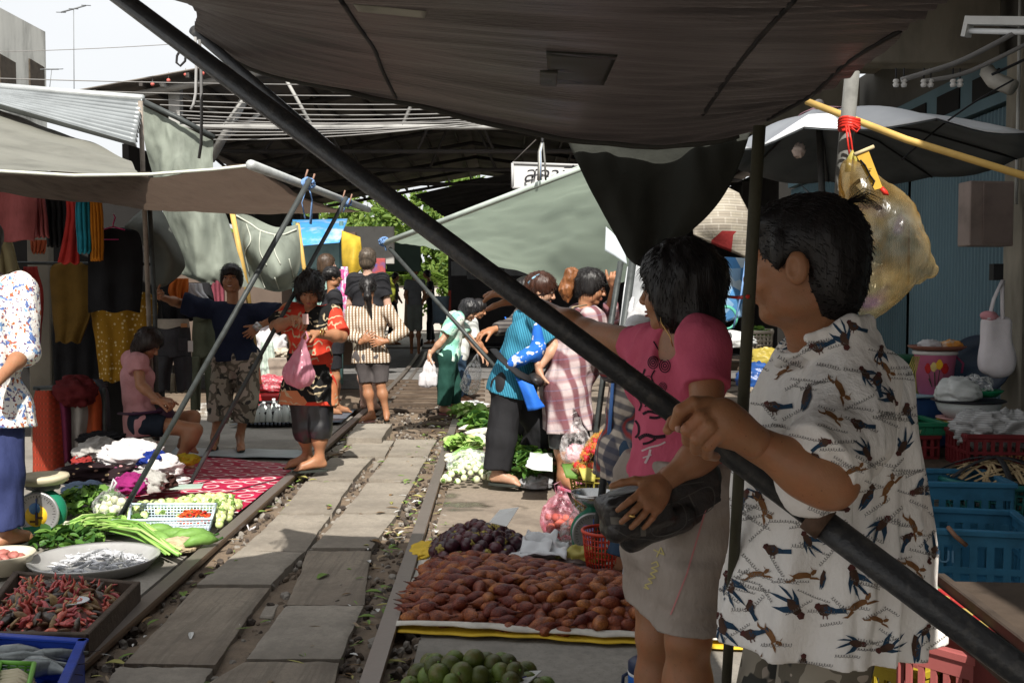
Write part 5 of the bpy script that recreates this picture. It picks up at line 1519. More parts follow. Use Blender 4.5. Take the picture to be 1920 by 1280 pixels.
J['al']=P(697,775,d);J['ar']=P(725,777,d)
J['tl']=J['al']+V(-.10,-.09,-.07);J['tr']=J['ar']+V(-.02,.15,-.065)
T=person('woman in brown striped shirt and grey shorts, back turned, hands on her hips',J)
A=hframe(V(-.05,1,0),0);hc=P(690,541,d)
mk_body(T,J,(hc,A),SK,s=.92,w=1.0,hvox=.006,legw=1.0,hands=[dict(w=J['wl'],dirv=V(.8,-.2,.5),nrm=V(0,1,0),lat=V(0,0,1),curl=.2),dict(w=J['wr'],dirv=V(-.8,-.2,-.1),nrm=V(0,1,0),lat=V(0,0,1),curl=.2)])
S=Sdf(.006);hair_ops(S,hc,A,.98,vol=1.1,side=.0);S.ell(hc+A@V(0,-.10,.0),(.035,.04,.035),A,k=.02);S.chain([hc+A@V(0,-.11,-.01),hc+A@V(.01,-.15,-.09),hc+A@V(.05,-.15,-.30)],[.034,.04,.008],k=.02)
hair(T,S,HB,fine=800,ln=.03,center=hc,spread=.25)
MB().tube([hc+A@V(-.03,-.118,.01),hc+A@V(.03,-.118,.01)],.008,6).build('hair_tie',m_black,T)
def stripes(nt,v):
 x,y,z=sepxyz(nt,v)
 s1=stripe(nt,x,.034,.5);s2=stripe(nt,z,.026,.30)
 c=mixc(nt,s1,(.56,.51,.44),(.17,.105,.06))
 c=mixc(nt,math_(nt,'MULTIPLY',s2,.75),c,(.24,.16,.10))
 return c
m_str=fabric('striped_cotton',stripes,rot=(0,.05,0),wr=.4)
mk_shirt(T,J,m_str,s=.92,w=1.0,off=.026,hem=.06,sleeve=(1.88,1.88),amp=.014,flare=.03,sl_r=.026,collar=.75,ffq=16,fwd=V(0,1,0))
m_grey=fabric('charcoal_cotton',lambda nt,v:ramp(nt,noise(nt,v,6,4),[(.3,(.055,.048,.048)),(.7,(.09,.08,.08))]))
mk_pants(T,J,m_grey,s=.92,w=1.12,frac=(.90,.90),off=.022,legw=1.12,amp=.008,name='shorts')
m_psan=M('pink_sandal',(.45,.24,.22),.6,.2)
for q in 'lr':sandal(T,J['a'+q],J['t'+q],.95,m_psan if q=='l' else m_flop)
d=11.5
J=JJ(sl=(858,598,d-.15),sr=(850,596,d+.18),hl=(840,668,d-.1),hr=(838,664,d+.1),el=(828,640,d-.22),wl=(806,664,d-.22),er=(885,640,d+.1),wr=(902,664,d+.05),neck=(866,588,d),kl=(835,722,d-.08),al=(832,762,d-.08),kr=(850,720,d+.14),ar=(852,758,d+.14))
J['al'][2]=.10;J['ar'][2]=.10;J['tl']=J['al']+V(.14,-.05,-.07);J['tr']=J['ar']+V(.14,-.05,-.07)
T=person('stooping grey haired woman in mint blouse and dark green trousers holding a white bag',J)
A=hframe(V(1,-.35,-.55),0);hc=P(880,583,d-.02)
mk_body(T,J,(hc,A),SKL,s=.92,hvox=.006,hands=[dict(w=J['wl'],dirv=V(-.15,0,-1),nrm=V(1,0,0),lat=V(0,-1,0),curl=.9),dict(w=J['wr'],dirv=V(.7,-.2,-.6),nrm=V(-.4,0,-1),lat=V(0,-1,0),curl=.4)])
face_bits(T,hc,A,.92,closed=True)
S=Sdf(.006);hair_ops(S,hc,A,.95,vol=1.2,back=.03,side=.02)
hair(T,S,hairmat('hair_greying',(.02,.02,.022),6),fine=700,ln=.025,spread=.35,amp=.007,center=hc)
def mint(nt,v):
 n=noise(nt,v,5,2)
 c=ramp(nt,n,[(.42,(.70,.72,.66)),(.56,(.22,.52,.40))])
 return mixc(nt,ramp(nt,noise(nt,v,28,1),[(.67,(0,0,0)),(.70,(1,1,1))]),c,(.10,.30,.22))
mk_shirt(T,J,fabric('mint_blouse',mint),s=.92,w=1.02,off=.024,hem=.02,sleeve=(.7,.7),amp=.010,flare=.03,hemdir=V(-.45,0,-.9),collar=.6,endf=1.4)
m_dgreen=fabric('bottle_green_cloth',lambda nt,v:ramp(nt,noise(nt,v,5,3),[(.3,(.012,.045,.035)),(.7,(.022,.07,.055))]))
mk_pants(T,J,m_dgreen,s=.92,frac=(1.95,1.95),off=.024,loose=.028,amp=.010,updir=V(.5,0,.8))
for q in 'lr':sandal(T,J['a'+q],J['t'+q],.95,M('maroon_rubber',(.22,.07,.08),.6,.2))
T2=thing('plastic_bag','small white plastic bag with boxes held by the stooping woman in mint','bag',P(804,726,d-.22))
m_wbag=M('white_film',(.72,.70,.72),.3,.1,5,.4,18,transl=.35)
S=Sdf(.008);S.chain([P(806,672,d-.22),P(805,690,d-.22),P(803,712,d-.22)],[.02,.06,.085],k=.04);S.box(P(803,712,d-.22),(.10,.07,.07),rnd=.03,k=.03)
mk_sdf(T2,'bag',S,m_wbag,streak)
MB().tube([P(803,680,d-.22),P(804,664,d-.26),P(810,680,d-.22)],.007,6).build('handle',m_wbag,T2)
d=12.6
J=JJ(sl=(884,606,d-.15),sr=(876,604,d+.15),hl=(858,668,d-.1),hr=(855,666,d+.1),el=(892,645,d-.15),wl=(906,668,d-.2),er=(895,640,d+.2),wr=(912,660,d+.2),neck=(888,592,d),kl=(862,715,d-.1),al=(858,750,d-.1),kr=(870,712,d+.1),ar=(866,748,d+.1))
J['al'][2]=.10;J['ar'][2]=.10;J['tl']=J['al']+V(.14,-.05,-.07);J['tr']=J['ar']+V(.14,-.05,-.07)
T=person('person in white T-shirt and blue jeans bending behind the woman in mint',J)
A=hframe(V(1,-.15,-.45),0);hc=P(897,580,d)
mk_body(T,J,(hc,A),SK,s=.92,hvox=.007)
S=Sdf(.007);hair_ops(S,hc,A,.95,vol=1.12,back=.04);S.cap(hc+A@V(0,-.08,-.03),hc+A@V(0,-.14,-.16),.035,.015,k=.02)
hair(T,S,HB,center=hc)
mk_shirt(T,J,M('pale_grey_cloth',(.48,.50,.48),.85,.15,4),s=.92,off=.022,hem=.0,sleeve=(.7,.7),hemdir=V(-.45,0,-.9))
m_jean=fabric('blue_denim',lambda nt,v:ramp(nt,noise(nt,v,6,5),[(.3,(.018,.035,.065)),(.7,(.04,.07,.11))]))
mk_pants(T,J,m_jean,s=.92,frac=(1.95,1.95),off=.022,loose=.02,updir=V(.5,0,.8))
for q in 'lr':sandal(T,J['a'+q],J['t'+q],.95,m_flop)
T2=thing('plastic_bag','translucent white plastic bag hanging above the vegetable pile','bag',P(884,732,11.2))
S=Sdf(.008);S.chain([P(893,668,11.2),P(888,695,11.2),P(882,720,11.2)],[.025,.075,.11],k=.05)
mk_sdf(T2,'bag',S,film('cloudy_film',(.96,.96,.97),.9),streak)
MB().tube([P(890,674,11.2),P(894,664,11.2),P(898,676,11.2)],.008,6).build('handle',m_wbag,T2)
d=7.15
J=JJ(sl=(1010,600,d-.18),sr=(985,598,d+.16),hl=(955,725,d-.1),hr=(950,720,d+.1),el=(1040,650,d-.2),wl=(1010,690,d-.24),er=(1045,640,d+.2),wr=(1090,660,d+.2),neck=(1008,575,d),kl=(940,822,d-.1),al=(932,888,d-.1),kr=(1018,800,d+.12),ar=(990,862,d+.22))
J['al'][2]=.11;J['tl']=J['al']+V(.15,-.05,-.07);J['ar'][2]=.16;J['tr']=J['ar']+V(.14,0,-.06)
T=person('auburn haired woman in teal striped shirt and black trousers leaning over the vegetable pile',J)
A=hframe(V(1,-.06,-.35),0);hc=P(1014,545,d)
mk_body(T,J,(hc,A),SKL,s=.95,w=1.0,hvox=.005,hands=[dict(w=J['wl'],dirv=V(.2,.2,-.9),nrm=V(1,0,0),lat=V(0,-1,0),curl=.6)])
face_bits(T,hc,A,.95)
S=Sdf(.006);hair_ops(S,hc,A,.98,vol=1.1,side=.0);S.ell(hc+A@V(0,-.09,-.05),(.05,.05,.05),A,k=.03)
hair(T,S,HR,fine=800,ln=.028,center=hc,spread=.25)
MB().tube([hc+A@V(.05,-.095,.02),hc+A@V(.06,-.07,.07),hc+A@V(.05,-.04,.10)],.012,8).build('hair_tie',M('pale_blue_band',(.25,.45,.60),.6,.3,40),T)
def teal(nt,v):
 x,y,z=sepxyz(nt,v)
 s1=stripe(nt,math_(nt,'ADD',x,math_(nt,'MULTIPLY',z,.25)),.016,.45)
 return mixc(nt,s1,(.02,.12,.19),(.045,.22,.32))
m_teal=fabric('teal_stripe',teal,wr=.5)
SHT=mk_shirt(T,J,m_teal,s=.95,w=1.04,off=.024,hem=.06,sleeve=(.8,.8),amp=.014,flare=.035,fwd=V(1,0,-.4),hemdir=V(-.25,0,-1),bust=.8,ffq=10)
mk_pants(T,J,m_black,s=.95,frac=(1.93,1.9),off=.026,loose=.034,amp=.009,legw=1.1)
for q in 'lr':sandal(T,J['a'+q],J['t'+q],1.0,m_flop)
S=Sdf(.006);m_blueb=fabric('blue_floral_cloth',lambda nt,v:mixc(nt,ramp(nt,noise(nt,v,16,2),[(.56,(0,0,0)),(.60,(1,1,1))]),(.02,.12,.48),(.60,.62,.66)))
S.ell(P(985,668,d-.27),(.055,.15,.045),frame(V(1,0,.55)),k=.02);S.ell(P(1008,640,d-.25),(.04,.045,.13),k=.05)
bag=mk_sdf(T,'shoulder_bag',S,m_blueb,folds(.008,14))
m_bl=M('blue_nylon',(.02,.13,.55),.6,.2,5,.2)
pr=[];scrib([tuple(p[:2])for p in cr([(938,668,0),(937,640,0),(944,612,0),(960,588,0),(975,576,0)],24)],3.2,0);decals(SHT,pr,[m_bl])
MB().tube([P(942,660,d-.20),P(955,690,d-.30),P(985,700,d-.36)],.012,8,flat=.4).build('strap',m_bl,bag)
MB().tube([P(925,655,d-.1),P(940,672,d-.26),P(972,700,d-.33),P(1000,715,d-.28)],.030,8,flat=.3).build('belt',m_black,T)
S=Sdf(.006);S.ell(P(1005,712,d-.22),(.11,.06,.045),frame(V(1,0,-.35)))
mk_sdf(T,'waist_bag',S,m_leather,folds(.003,20))
g=surf([[P(966,706,d-.30),P(985,716,d-.33),P(1000,722,d-.33)],[P(978,735,d-.31),P(995,740,d-.35),P(1010,745,d-.32)],[P(990,770,d-.31),P(1005,768,d-.34),P(1022,762,d-.30)]],12,12)
MB().grid(wob(g,.015,12,3)).build('cloth_flap',m_bl,T,solid=.006)
d=7.0
J=JJ(sl=(1108,600,d-.18),sr=(1082,596,d+.16),hl=(1062,735,d-.1),hr=(1056,730,d+.1),el=(1120,665,d-.16),wl=(1160,660,d-.05),er=(1140,600,d+.14),wr=(1152,540,d-.1),neck=(1098,570,d),kl=(1058,818,d-.1),al=(1055,893,d-.08),kr=(1078,815,d+.12),ar=(1078,880,d+.15))
J['al'][2]=.11;J['tl']=J['al']+V(.08,-.13,-.07);J['ar'][2]=.11;J['tr']=J['ar']+V(.14,-.05,-.07)
T=person('woman in maroon plaid shirt with copper ponytail holding the grey pole',J)
A=hframe(V(1,-.18,-.28),0);hc=P(1108,540,d)
mk_body(T,J,(hc,A),SK,s=.97,w=1.05,hvox=.005,legw=1.12,armw=1.05,hands=[dict(w=J['wr'],dirv=P(1153,512,d-.18)-J['wr'],nrm=V(.3,1,0),lat=V(-1,0,0),curl=1.0)])
face_bits(T,hc,A,.97)
S=Sdf(.006);hair_ops(S,hc,A,1.0,vol=1.12,side=.01);S.ell(hc+A@V(0,-.06,-.04),(.06,.05,.05),A,k=.03)
hair(T,S,HB,fine=800,ln=.028,center=hc,spread=.25)
S=Sdf(.006);S.chain([hc+A@V(0,-.10,.06),hc+A@V(0,-.15,.05),hc+A@V(.01,-.16,-.06),hc+A@V(.02,-.13,-.13)],[.025,.05,.048,.015],k=.03)
p,q=S.mesh(lambda x,y,z:.009*vnoise(x*60,y*60,z*30));q=fix_wind(p,q)
meshobj('ponytail',p,q,HO,T)
def plaid(nt,v):
 x,y,z=sepxyz(nt,v)
 u=math_(nt,'ADD',x,math_(nt,'MULTIPLY',y,.6))
 s1=stripe(nt,u,.115,.42);s2=stripe(nt,z,.13,.34);s3=stripe(nt,u,.115,.08);s4=stripe(nt,z,.065,.08,.03)
 c=mixc(nt,math_(nt,'MULTIPLY',s1,.85),(.42,.34,.34),(.105,.020,.030))
 c=mixc(nt,math_(nt,'MULTIPLY',s2,.5),c,(.16,.055,.07))
 c=mixc(nt,math_(nt,'MULTIPLY',s4,.45),c,(.14,.16,.26))
 return c
m_plaid=fabric('maroon_plaid',plaid,rot=(0,.15,0),wr=.5)
mk_shirt(T,J,m_plaid,s=.97,w=1.15,off=.03,hem=.26,sleeve=(1.5,1.5),amp=.016,flare=.05,fwd=V(1,0,-.2),hemdir=V(.10,0,-1),bust=.9,belly=.9,ffq=11,sl_r=.03,collar=.6)
mk_pants(T,J,m_satin,s=.97,frac=(1.25,1.2),off=.025,loose=.02,amp=.008,name='shorts',legw=1.15)
for q in 'lr':sandal(T,J['a'+q],J['t'+q],1.0,M('pink_sandal2',(.55,.18,.28),.6,.2))
MB().tube([P(1060,590,d-.24),P(1075,575,d-.22),P(1098,572,d-.14)],.018,8,flat=.3).build('strap',M('khaki_webbing',(.22,.17,.11),.8,.2),T)
d=4.75
J=JJ(sl=(1215,640,d-.15),sr=(1190,632,d+.18),hl=(1190,860,d-.1),hr=(1172,856,d+.1),el=(1150,690,d-.28),wl=(1188,618,d-.42),er=(1240,700,d+.2),wr=(1290,690,d+.2),neck=(1225,585,d),kl=(1185,980,d-.06),al=(1172,1060,d-.06),kr=(1200,975,d+.14),ar=(1195,1050,d+.16))
J['al'][2]=.12;J['ar'][2]=.12;J['tl']=J['al']+V(.13,-.08,-.08);J['tr']=J['ar']+V(.13,-.05,-.08)
T=person('person in navy and cream check shirt and jeans hidden behind the woman in pink',J)
A=hframe(V(1,-.1,-.1),0);hc=P(1262,545,d)
mk_body(T,J,(hc,A),SK,s=1.0,hvox=.006)
m_glove=M('grey_glove',(.42,.42,.43),.85,.2,20,.4,60)
Q=Sdf(.004);hand(Q,J['wl'],P(1214,572,d-.44)-J['wl'],V(.3,1,-.2),V(-.8,0,.4),s=1.12,curl=.45,spread=.15)
Q.cap(J['wl']-V(.02,0,.05),J['wl']+V(.01,0,.03),.040,.036,k=.02)
mk_sdf(T,'glove',Q,m_glove)
S=Sdf(.006);hair_ops(S,hc,A,1.0,vol=1.08);hair(T,S,HB,center=hc)
def check(nt,v):
 x,y,z=sepxyz(nt,v)
 u=math_(nt,'ADD',x,math_(nt,'MULTIPLY',y,.7))
 s1=stripe(nt,u,.05,.5);s2=stripe(nt,z,.05,.5);s3=stripe(nt,u,.15,.06,.02)
 c=mixc(nt,math_(nt,'MULTIPLY',s1,.8),(.42,.36,.30),(.035,.04,.065))
 c=mixc(nt,math_(nt,'MULTIPLY',s2,.7),c,(.04,.045,.07))
 return mixc(nt,s3,c,(.24,.04,.04))
m_check=fabric('navy_check',check,rot=(0,-.3,0),wr=.5)
mk_shirt(T,J,m_check,s=1.0,w=1.02,off=.022,hem=.10,sleeve=(1.85,1.6),amp=.012,flare=.03,sl_r=.022,collar=.6)
mk_pants(T,J,m_jean,frac=(1.97,1.97),off=.022,loose=.03,amp=.008)
tagged=[]
for i,pl in enumerate(([(1150,700),(1146,760),(1142,815)],[(1188,720),(1172,790),(1158,812)],[(1160,690),(1158,740),(1152,780)])):
 tag(MB().tube([P(x,y,4.68-.0*i)for x,y in pl],[.012,.014,.016],8,flat=.3).build('plastic_strip',M('blue_strip',(.10,.24,.60),.4,.2,transl=.2)),'strip of blue plastic tape dangling before the check shirt','plastic strip','blue plastic strips on the pole')
d=8.0
J=JJ(sl=(258,678,d-.17),sr=(248,676,d+.15),hl=(268,792,d-.12),hr=(262,790,d+.12),el=(264,722,d-.22),wl=(296,752,d-.26),er=(275,725,d+.1),wr=(302,750,d-.1),neck=(262,655,d),kl=(366,806,d-.15),al=(338,852,d-.14),kr=(362,782,d+.15),ar=(344,826,d+.12))
J['tl']=P(362,874,d-.18);J['tr']=P(366,846,d+.1);J['al']=P(336,862,d-.14)
T=person('girl in pink T-shirt sitting on the ground by the clothes pile, looking down',J,V(*G(285,872,0)))
A=hframe(V(1,-.25,-.75),0);hc=P(278,646,d-.02)
mk_body(T,J,(hc,A),SK,s=.92,w=.92,hvox=.005,legw=1.08,hands=[dict(w=J['wl'],dirv=V(.9,0,-.1),nrm=V(0,.2,-1),lat=V(.2,-.8,.4),curl=.9),dict(w=J['wr'],dirv=V(.7,-.4,0),nrm=V(0,.2,-1),lat=V(-.2,.8,.4),curl=.8)])
face_bits(T,hc,A,.92,closed=True)
S=Sdf(.006);hair_ops(S,hc,A,.98,vol=1.12,back=.04,side=.02);hair(T,S,hairmat('hair_dark_brown',(.02,.010,.007),3),fine=800,ln=.026,center=hc,spread=.25)
m_lpink=fabric('pale_pink_cotton',lambda nt,v:ramp(nt,noise(nt,v,5,4),[(.3,(.40,.19,.20)),(.7,(.52,.27,.28))]),wr=.5)
mk_shirt(T,J,m_lpink,s=.92,w=.98,off=.022,hem=.10,sleeve=(.42,.42),amp=.012,flare=.02,endf=1.2,bust=.6,fwd=V(1,0,0),collar=.55)
mk_pants(T,J,fabric('dark_denim',lambda nt,v:ramp(nt,noise(nt,v,6,5),[(.3,(.010,.014,.022)),(.7,(.022,.03,.045))])),s=.92,frac=(.45,.45),off=.022,name='shorts',updir=V(0,0,1))
MB().tube([P(226,775,d),P(250,776,d-.22),P(290,772,d-.22),P(312,770,d-.05)],.028,8,flat=.4).build('belt',M('purple_strap',(.05,.02,.05),.6,.3),T)
S=Sdf(.007);S.ell(P(308,778,d-.1),(.08,.06,.07));mk_sdf(T,'waist_bag',S,M('dark_purple_bag',(.035,.012,.03),.5,.4,8,.3),folds(.005,16))
d=5.25
J=JJ(sl=(-88,530,d-.08),sr=(38,545,d+.1),hl=(-70,760,d-.05),hr=(5,765,d+.05),el=(-130,650,d),wl=(-140,760,d),er=(46,660,d+.02),wr=(-10,720,d-.25),neck=(-25,500,d),kl=(-62,890,d),al=(-60,1010,d),kr=(8,892,d),ar=(12,1010,d))
J['al'][2]=.11;J['ar'][2]=.11;J['tl']=J['al']+V(-.08,.15,-.07);J['tr']=J['ar']+V(.06,.15,-.07)
T=person('person in white floral blouse and navy trousers cut off by the picture edge',J)
A=hframe(V(-.3,1,-.2),0);hc=P(-30,455,d)
mk_body(T,J,(hc,A),SK,s=.98,hvox=.007)
S=Sdf(.007);hair_ops(S,hc,A,1.0,vol=1.1,back=.04);hair(T,S,HB,center=hc)
def floral(nt,v):
 c=(.74,.73,.70)
 for sc,th,col in((30,.61,(.10,.16,.36)),(38,.62,(.36,.12,.05)),(60,.62,(.12,.08,.16)),(24,.64,(.20,.34,.55)),(45,.64,(.30,.10,.08))):
  m_=N(nt,'ShaderNodeMapping');m_.inputs['Location'].default_value=(sc,sc*2,0);nt.links.new(v,m_.inputs[0])
  c=mixc(nt,ramp(nt,noise(nt,m_.outputs[0],sc,2,.4),[(th,(0,0,0)),(th+.02,(1,1,1))]),c,col)
 return c
mk_shirt(T,J,fabric('white_floral',floral,wr=.4),s=.98,w=1.12,off=.03,hem=.10,sleeve=(1.0,1.05),amp=.012,flare=.05,sl_r=.035,belly=.8,fwd=V(0,-1,0))
mk_pants(T,J,fabric('navy_twill',lambda nt,v:ramp(nt,noise(nt,v,5,4),[(.3,(.018,.025,.075)),(.7,(.035,.045,.12))])),s=.98,w=1.05,frac=(1.95,1.95),off=.022,loose=.035,amp=.010)
for q in 'lr':sandal(T,J['a'+q],J['t'+q],1.0,m_flop)
def walker(label,d,px,head,sh,hip,foot,facing,top,bottom,skin,hm_,s,hairf,arms=None,sleeve=.6,frac=1.9,hem=.05,w=1.0,wd=.17):
 c=lambda p,dx=0,dy=0:P(p[0],p[1],d)+V(dx,dy,0)
 f=unit(V(*facing,0));lat=V(f[1],-f[0],0)
 J=dict(sl=c(sh)-lat*wd*s,sr=c(sh)+lat*wd*s,hl=c(hip)-lat*.085*s,hr=c(hip)+lat*.085*s,neck=c((sh[0],sh[1]-8)))
 hz=J['hl'][2]
 for q,sg in(('l',-1),('r',1)):
  J['e'+q]=J['s'+q]+lat*sg*.06+V(0,0,-.29*s)+f*.02
  J['w'+q]=J['e'+q]+f*.16*s+V(0,0,-.20*s)-lat*sg*.05
  J['k'+q]=J['h'+q]+f*.05*(1 if q=='l' else.4)+V(0,0,-hz*.49)
  J['a'+q]=J['h'+q]+f*(.12 if q=='l' else-.12)*s*.6;J['a'+q][2]=.09
  J['t'+q]=J['a'+q]+f*.15+V(0,0,-.06)
 if arms:J.update(arms)
 T=person(label,J)
 A=hframe(V(f[0],f[1],-.05));hc=P(head[0],head[1],d)
 mk_body(T,J,(hc,A),skin,s=s,w=w,hvox=.007)
 S=Sdf(.007);hairf(S,hc,A,s);hair(T,S,hm_,fine=500,ln=.02,center=hc,spread=.25)
 mk_shirt(T,J,top,s=s,w=w,off=.02,hem=hem,sleeve=(sleeve,sleeve),amp=.005,flare=.01)
 if bottom:mk_pants(T,J,bottom,s=s,w=w,frac=(frac,frac),off=.02,loose=.02)
 return T
m_blackt=M('black_jersey',(.016,.016,.019),.85,.3,5,.2,25)
def h_short(S,c,A,s):hair_ops(S,c,A,s,vol=1.04,back=.008,side=.006)
def h_long(S,c,A,s):hair_ops(S,c,A,s,vol=1.05,back=.05,side=.02)
def h_pony(S,c,A,s):
 hair_ops(S,c,A,s,vol=1.06);S.ell(c+A@V(0,-.1,-.02),.035,k=.02);S.chain([c+A@V(0,-.11,-.03),c+A@V(0,-.13,-.15),c+A@V(0,-.10,-.26)],[.03,.04,.012],k=.02)
walker('tall fair haired man in black T-shirt walking away beyond the striped shirt',11.9,690,(690,487),(690,524),(690,608),None,(.25,1),m_blackt,M('khaki_shorts',(.24,.21,.16),.85,.2),SKP,hairmat('hair_fair',(.085,.065,.048),2.4),1.08,h_short,frac=1.1,hem=.02,w=1.08,wd=.165)
walker('brown haired man in mint shirt beside the yellow tarp',12.8,612,(613,496),(608,535),(608,612),None,(.85,.5),M('mint_cotton',(.36,.56,.50),.85,.15,4),m_jean,SKP,HBR,1.04,h_long)
walker('young woman in black dress with long ponytail among the stall goods',11.4,622,(624,520),(622,556),(622,640),None,(.85,.35),m_blackt,m_blackt,SK,HB,.95,h_pony,sleeve=.35,frac=.75,hem=.14)
walker('cap wearing person in the dark hall by the far pillar',28.5,742,(742,519),(738,536),(736,565),None,(1,-.3),M('hall_dark',(.03,.03,.035),.9,.2),m_black,SKD,HB,.95,h_short)
walker('person in pale blouse and long shorts standing in the dark hall',24,778,(778,508),(778,530),(778,568),None,(.1,-1),M('hall_grey',(.16,.17,.18),.9,.2),M('hall_shorts',(.18,.20,.18),.9,.2),SKD,HB,.98,h_short,frac=1.05)
walker('dark stooping figure right of the pale bloused person in the hall',29,806,(800,514),(806,532),(808,566),None,(-1,-.2),m_black,m_black,SKD,HB,.98,h_short)
d=7.9
J=JJ(sl=(985,590,d-.1),sr=(1000,588,d+.2),hl=(985,700,d-.1),hr=(985,700,d+.1),el=(958,612,d-.2),wl=(925,618,d-.3),er=(1020,640,d+.2),wr=(1000,680,d),neck=(985,570,d),kl=(985,800,d-.1),al=(985,860,d),kr=(990,800,d+.1),ar=(990,860,d+.1))
J['al'][2]=.1;J['ar'][2]=.1;J['tl']=J['al']+V(-.12,-.05,-.06);J['tr']=J['ar']+V(-.12,-.05,-.06)
T=person('person in dark grey check sleeve reaching out from behind the teal shirt',J)
hc=P(985,548,d);A=hframe(V(-1,-.3,-.3))
mk_body(T,J,(hc,A),SKD,s=.92,hvox=.006,hands=[dict(w=J['wl'],dirv=P(890,628,d-.35)-J['wl'],nrm=V(0,.2,-1),lat=V(0,-1,.4),curl=.35,spread=.2)])
S=Sdf(.007);hair_ops(S,hc,A,.95);hair(T,S,HB,center=hc)
mk_shirt(T,J,fabric('dark_grey_check',lambda nt,v:mixc(nt,stripe(nt,sepxyz(nt,v)[2],.03,.3),(.05,.045,.045),(.13,.12,.11))),s=.92,off=.02,hem=.08,sleeve=(1.85,1.85),sl_r=.022)
mk_pants(T,J,m_black,s=.92,frac=(1.9,1.9),off=.02)
def crumple(name,label,cat,c,r,mat,seed=0,amp=.35,n=(40,26),rot=0,group=None,flat=True,parent=None):
 mb=MB();mb.ell((0,0,0),(1,1,1),None,n[0],n[1])
 v=np.concatenate(mb.v)
 st_=rrot()if seed else np.eye(3)
 q=(v@st_)*np.array([.9,1.5,2.0])+seed*3.7
 wq=vnoise(q[:,0]*1.1+9,q[:,1]*1.1,q[:,2]*1.1)
 a=1-np.abs(vnoise(q[:,0]+wq,q[:,1]-wq,q[:,2]))*2
 b=1-np.abs(vnoise(q[:,0]*1.6+5,q[:,1]*3.2+wq,q[:,2]*2.4))*2
 k=1+amp*(.55*a+.38*b-.3)+amp*.10*vnoise(q[:,0]*6,q[:,1]*8,q[:,2]*6)
 v=v*k[:,None]*np.array(r)
 if flat:v[:,2]=np.maximum(v[:,2],-r[2]*.55)
 v=v@zrot(rot).T
 mb.v=[v+np.asarray(c)]
 o=mb.build(name,mat,parent)
 return o if parent is not None else tag(o,label,cat,group)
def garment(name,label,rows,d,mat,cat='garment',amp=.022,nf=3.0,seed=0,group=None,dd=0.0,bul=.03,thick=.014,parent=None):
 """hanging cloth: rows of (y, x left, x right) at distance d, with folds and thickness"""
 nu,nv=34,30
 ys=cr([(a[0],a[1],a[2])for a in rows],nv)
 g=np.zeros((nv,nu,3))
 for j in range(nv):
  y,xl,xr=ys[j]
  t=j/(nv-1)
  for i in range(nu):
   u=i/(nu-1)
   f=amp*(.35+.65*t)*math.sin(u*nf*2*math.pi+seed+.8*math.sin(t*3+seed))-bul*math.sin(u*math.pi)
   g[j,i]=P(xl+(xr-xl)*u,y+(2.5*math.sin(u*nf*6.28+seed)*t if t>.5 else 0),d+f+dd*t)
 g=wob(g,amp*.5,9,seed)
 o=MB().grid(g).build(name,mat,parent,solid=thick)
 return o if parent is not None else tag(o,label,cat,group)
def fab(name,c,var=.3,wr=.5):return fabric(name,lambda nt,v:ramp(nt,noise(nt,v,7,5),[(.3,tuple(x*(1-var)for x in c)),(.65,c)]),wr=wr)
def heap(proto,spots,label=None,smin=.85,smax=1.12):
 """the first spot moves the prototype itself, every other one a copy of it and its parts"""
 for k,(p,e)in enumerate(spots):
  s=R.uniform(smin,smax)
  if k==0:
   proto.location=Vector(p.tolist());proto.rotation_euler=e;proto.scale=(s,)*3
  else:dup(proto,p,e,s)
def mound(poly,n,h,r,flat=.0,z0=0.0,ecc=1.0,tilt=math.pi,edge=.25):
 """jittered spots over a ground polygon, rising to a mound of height h"""
 a=np.array(poly)[:,:2]
 x0,y0=a.min(0);x1,y1=a.max(0)
 def ins(x,y):
  c=False;m=len(a)
  for i in range(m):
   (xa,ya),(xb,yb)=a[i],a[(i+1)%m]
   if(ya>y)!=(yb>y)and x<(xb-xa)*(y-ya)/(yb-ya)+xa:c=not c
  return c
 def dist(x,y):
  m=len(a);b=9
  for i in range(m):
   p,q=a[i],a[(i+1)%m];t=np.clip(np.dot(V(x,y)-p,q-p)/np.dot(q-p,q-p),0,1)
   b=min(b,np.linalg.norm(V(x,y)-p-t*(q-p)))
  return b
 area=0
 for i in range(len(a)):area+=a[i][0]*a[(i+1)%len(a)][1]-a[(i+1)%len(a)][0]*a[i][1]
 sp=math.sqrt(abs(area)/2/n/.87)
 out=[];row=0;y=y0
 while y<y1:
  x=x0+(sp/2 if row%2 else 0)
  while x<x1:
   xx,yy=x+R.uniform(-.28,.28)*sp,y+R.uniform(-.28,.28)*sp
   if ins(xx,yy):
    t=min(1,dist(xx,yy)/(edge if edge else 1))
    z=z0+r*.75+h*(1-(1-t)**2)+R.uniform(-.35,.35)*r
    out.append((V(xx,yy,z),(R.uniform(-tilt,tilt),R.uniform(-tilt,tilt),R.uniform(-3.14,3.14))))
   x+=sp
  y+=sp*.87;row+=1
 R.shuffle(out)
 return out[:n]
def gp(pts,z=0.0):return[G(x,y,z)for x,y in pts]
def bed(name,poly,h,mat,z0=0.0,edge=.25,label=None):
 """soft mound under a heap, part of what it lies on"""
 a=np.array(poly);c=a.mean(0)
 mb=MB();rings=[]
 for t in np.linspace(1,.02,9):
  dd=(1-t)*np.linalg.norm(a-c,axis=1)
  k=np.clip(dd/edge,0,1)
  ring=c+(a-c)*t
  ring[:,2]=z0+h*(1-(1-k)**2)
  rings.append(ring)
 return mb.grid(np.array(rings),close=True).build(name,mat)
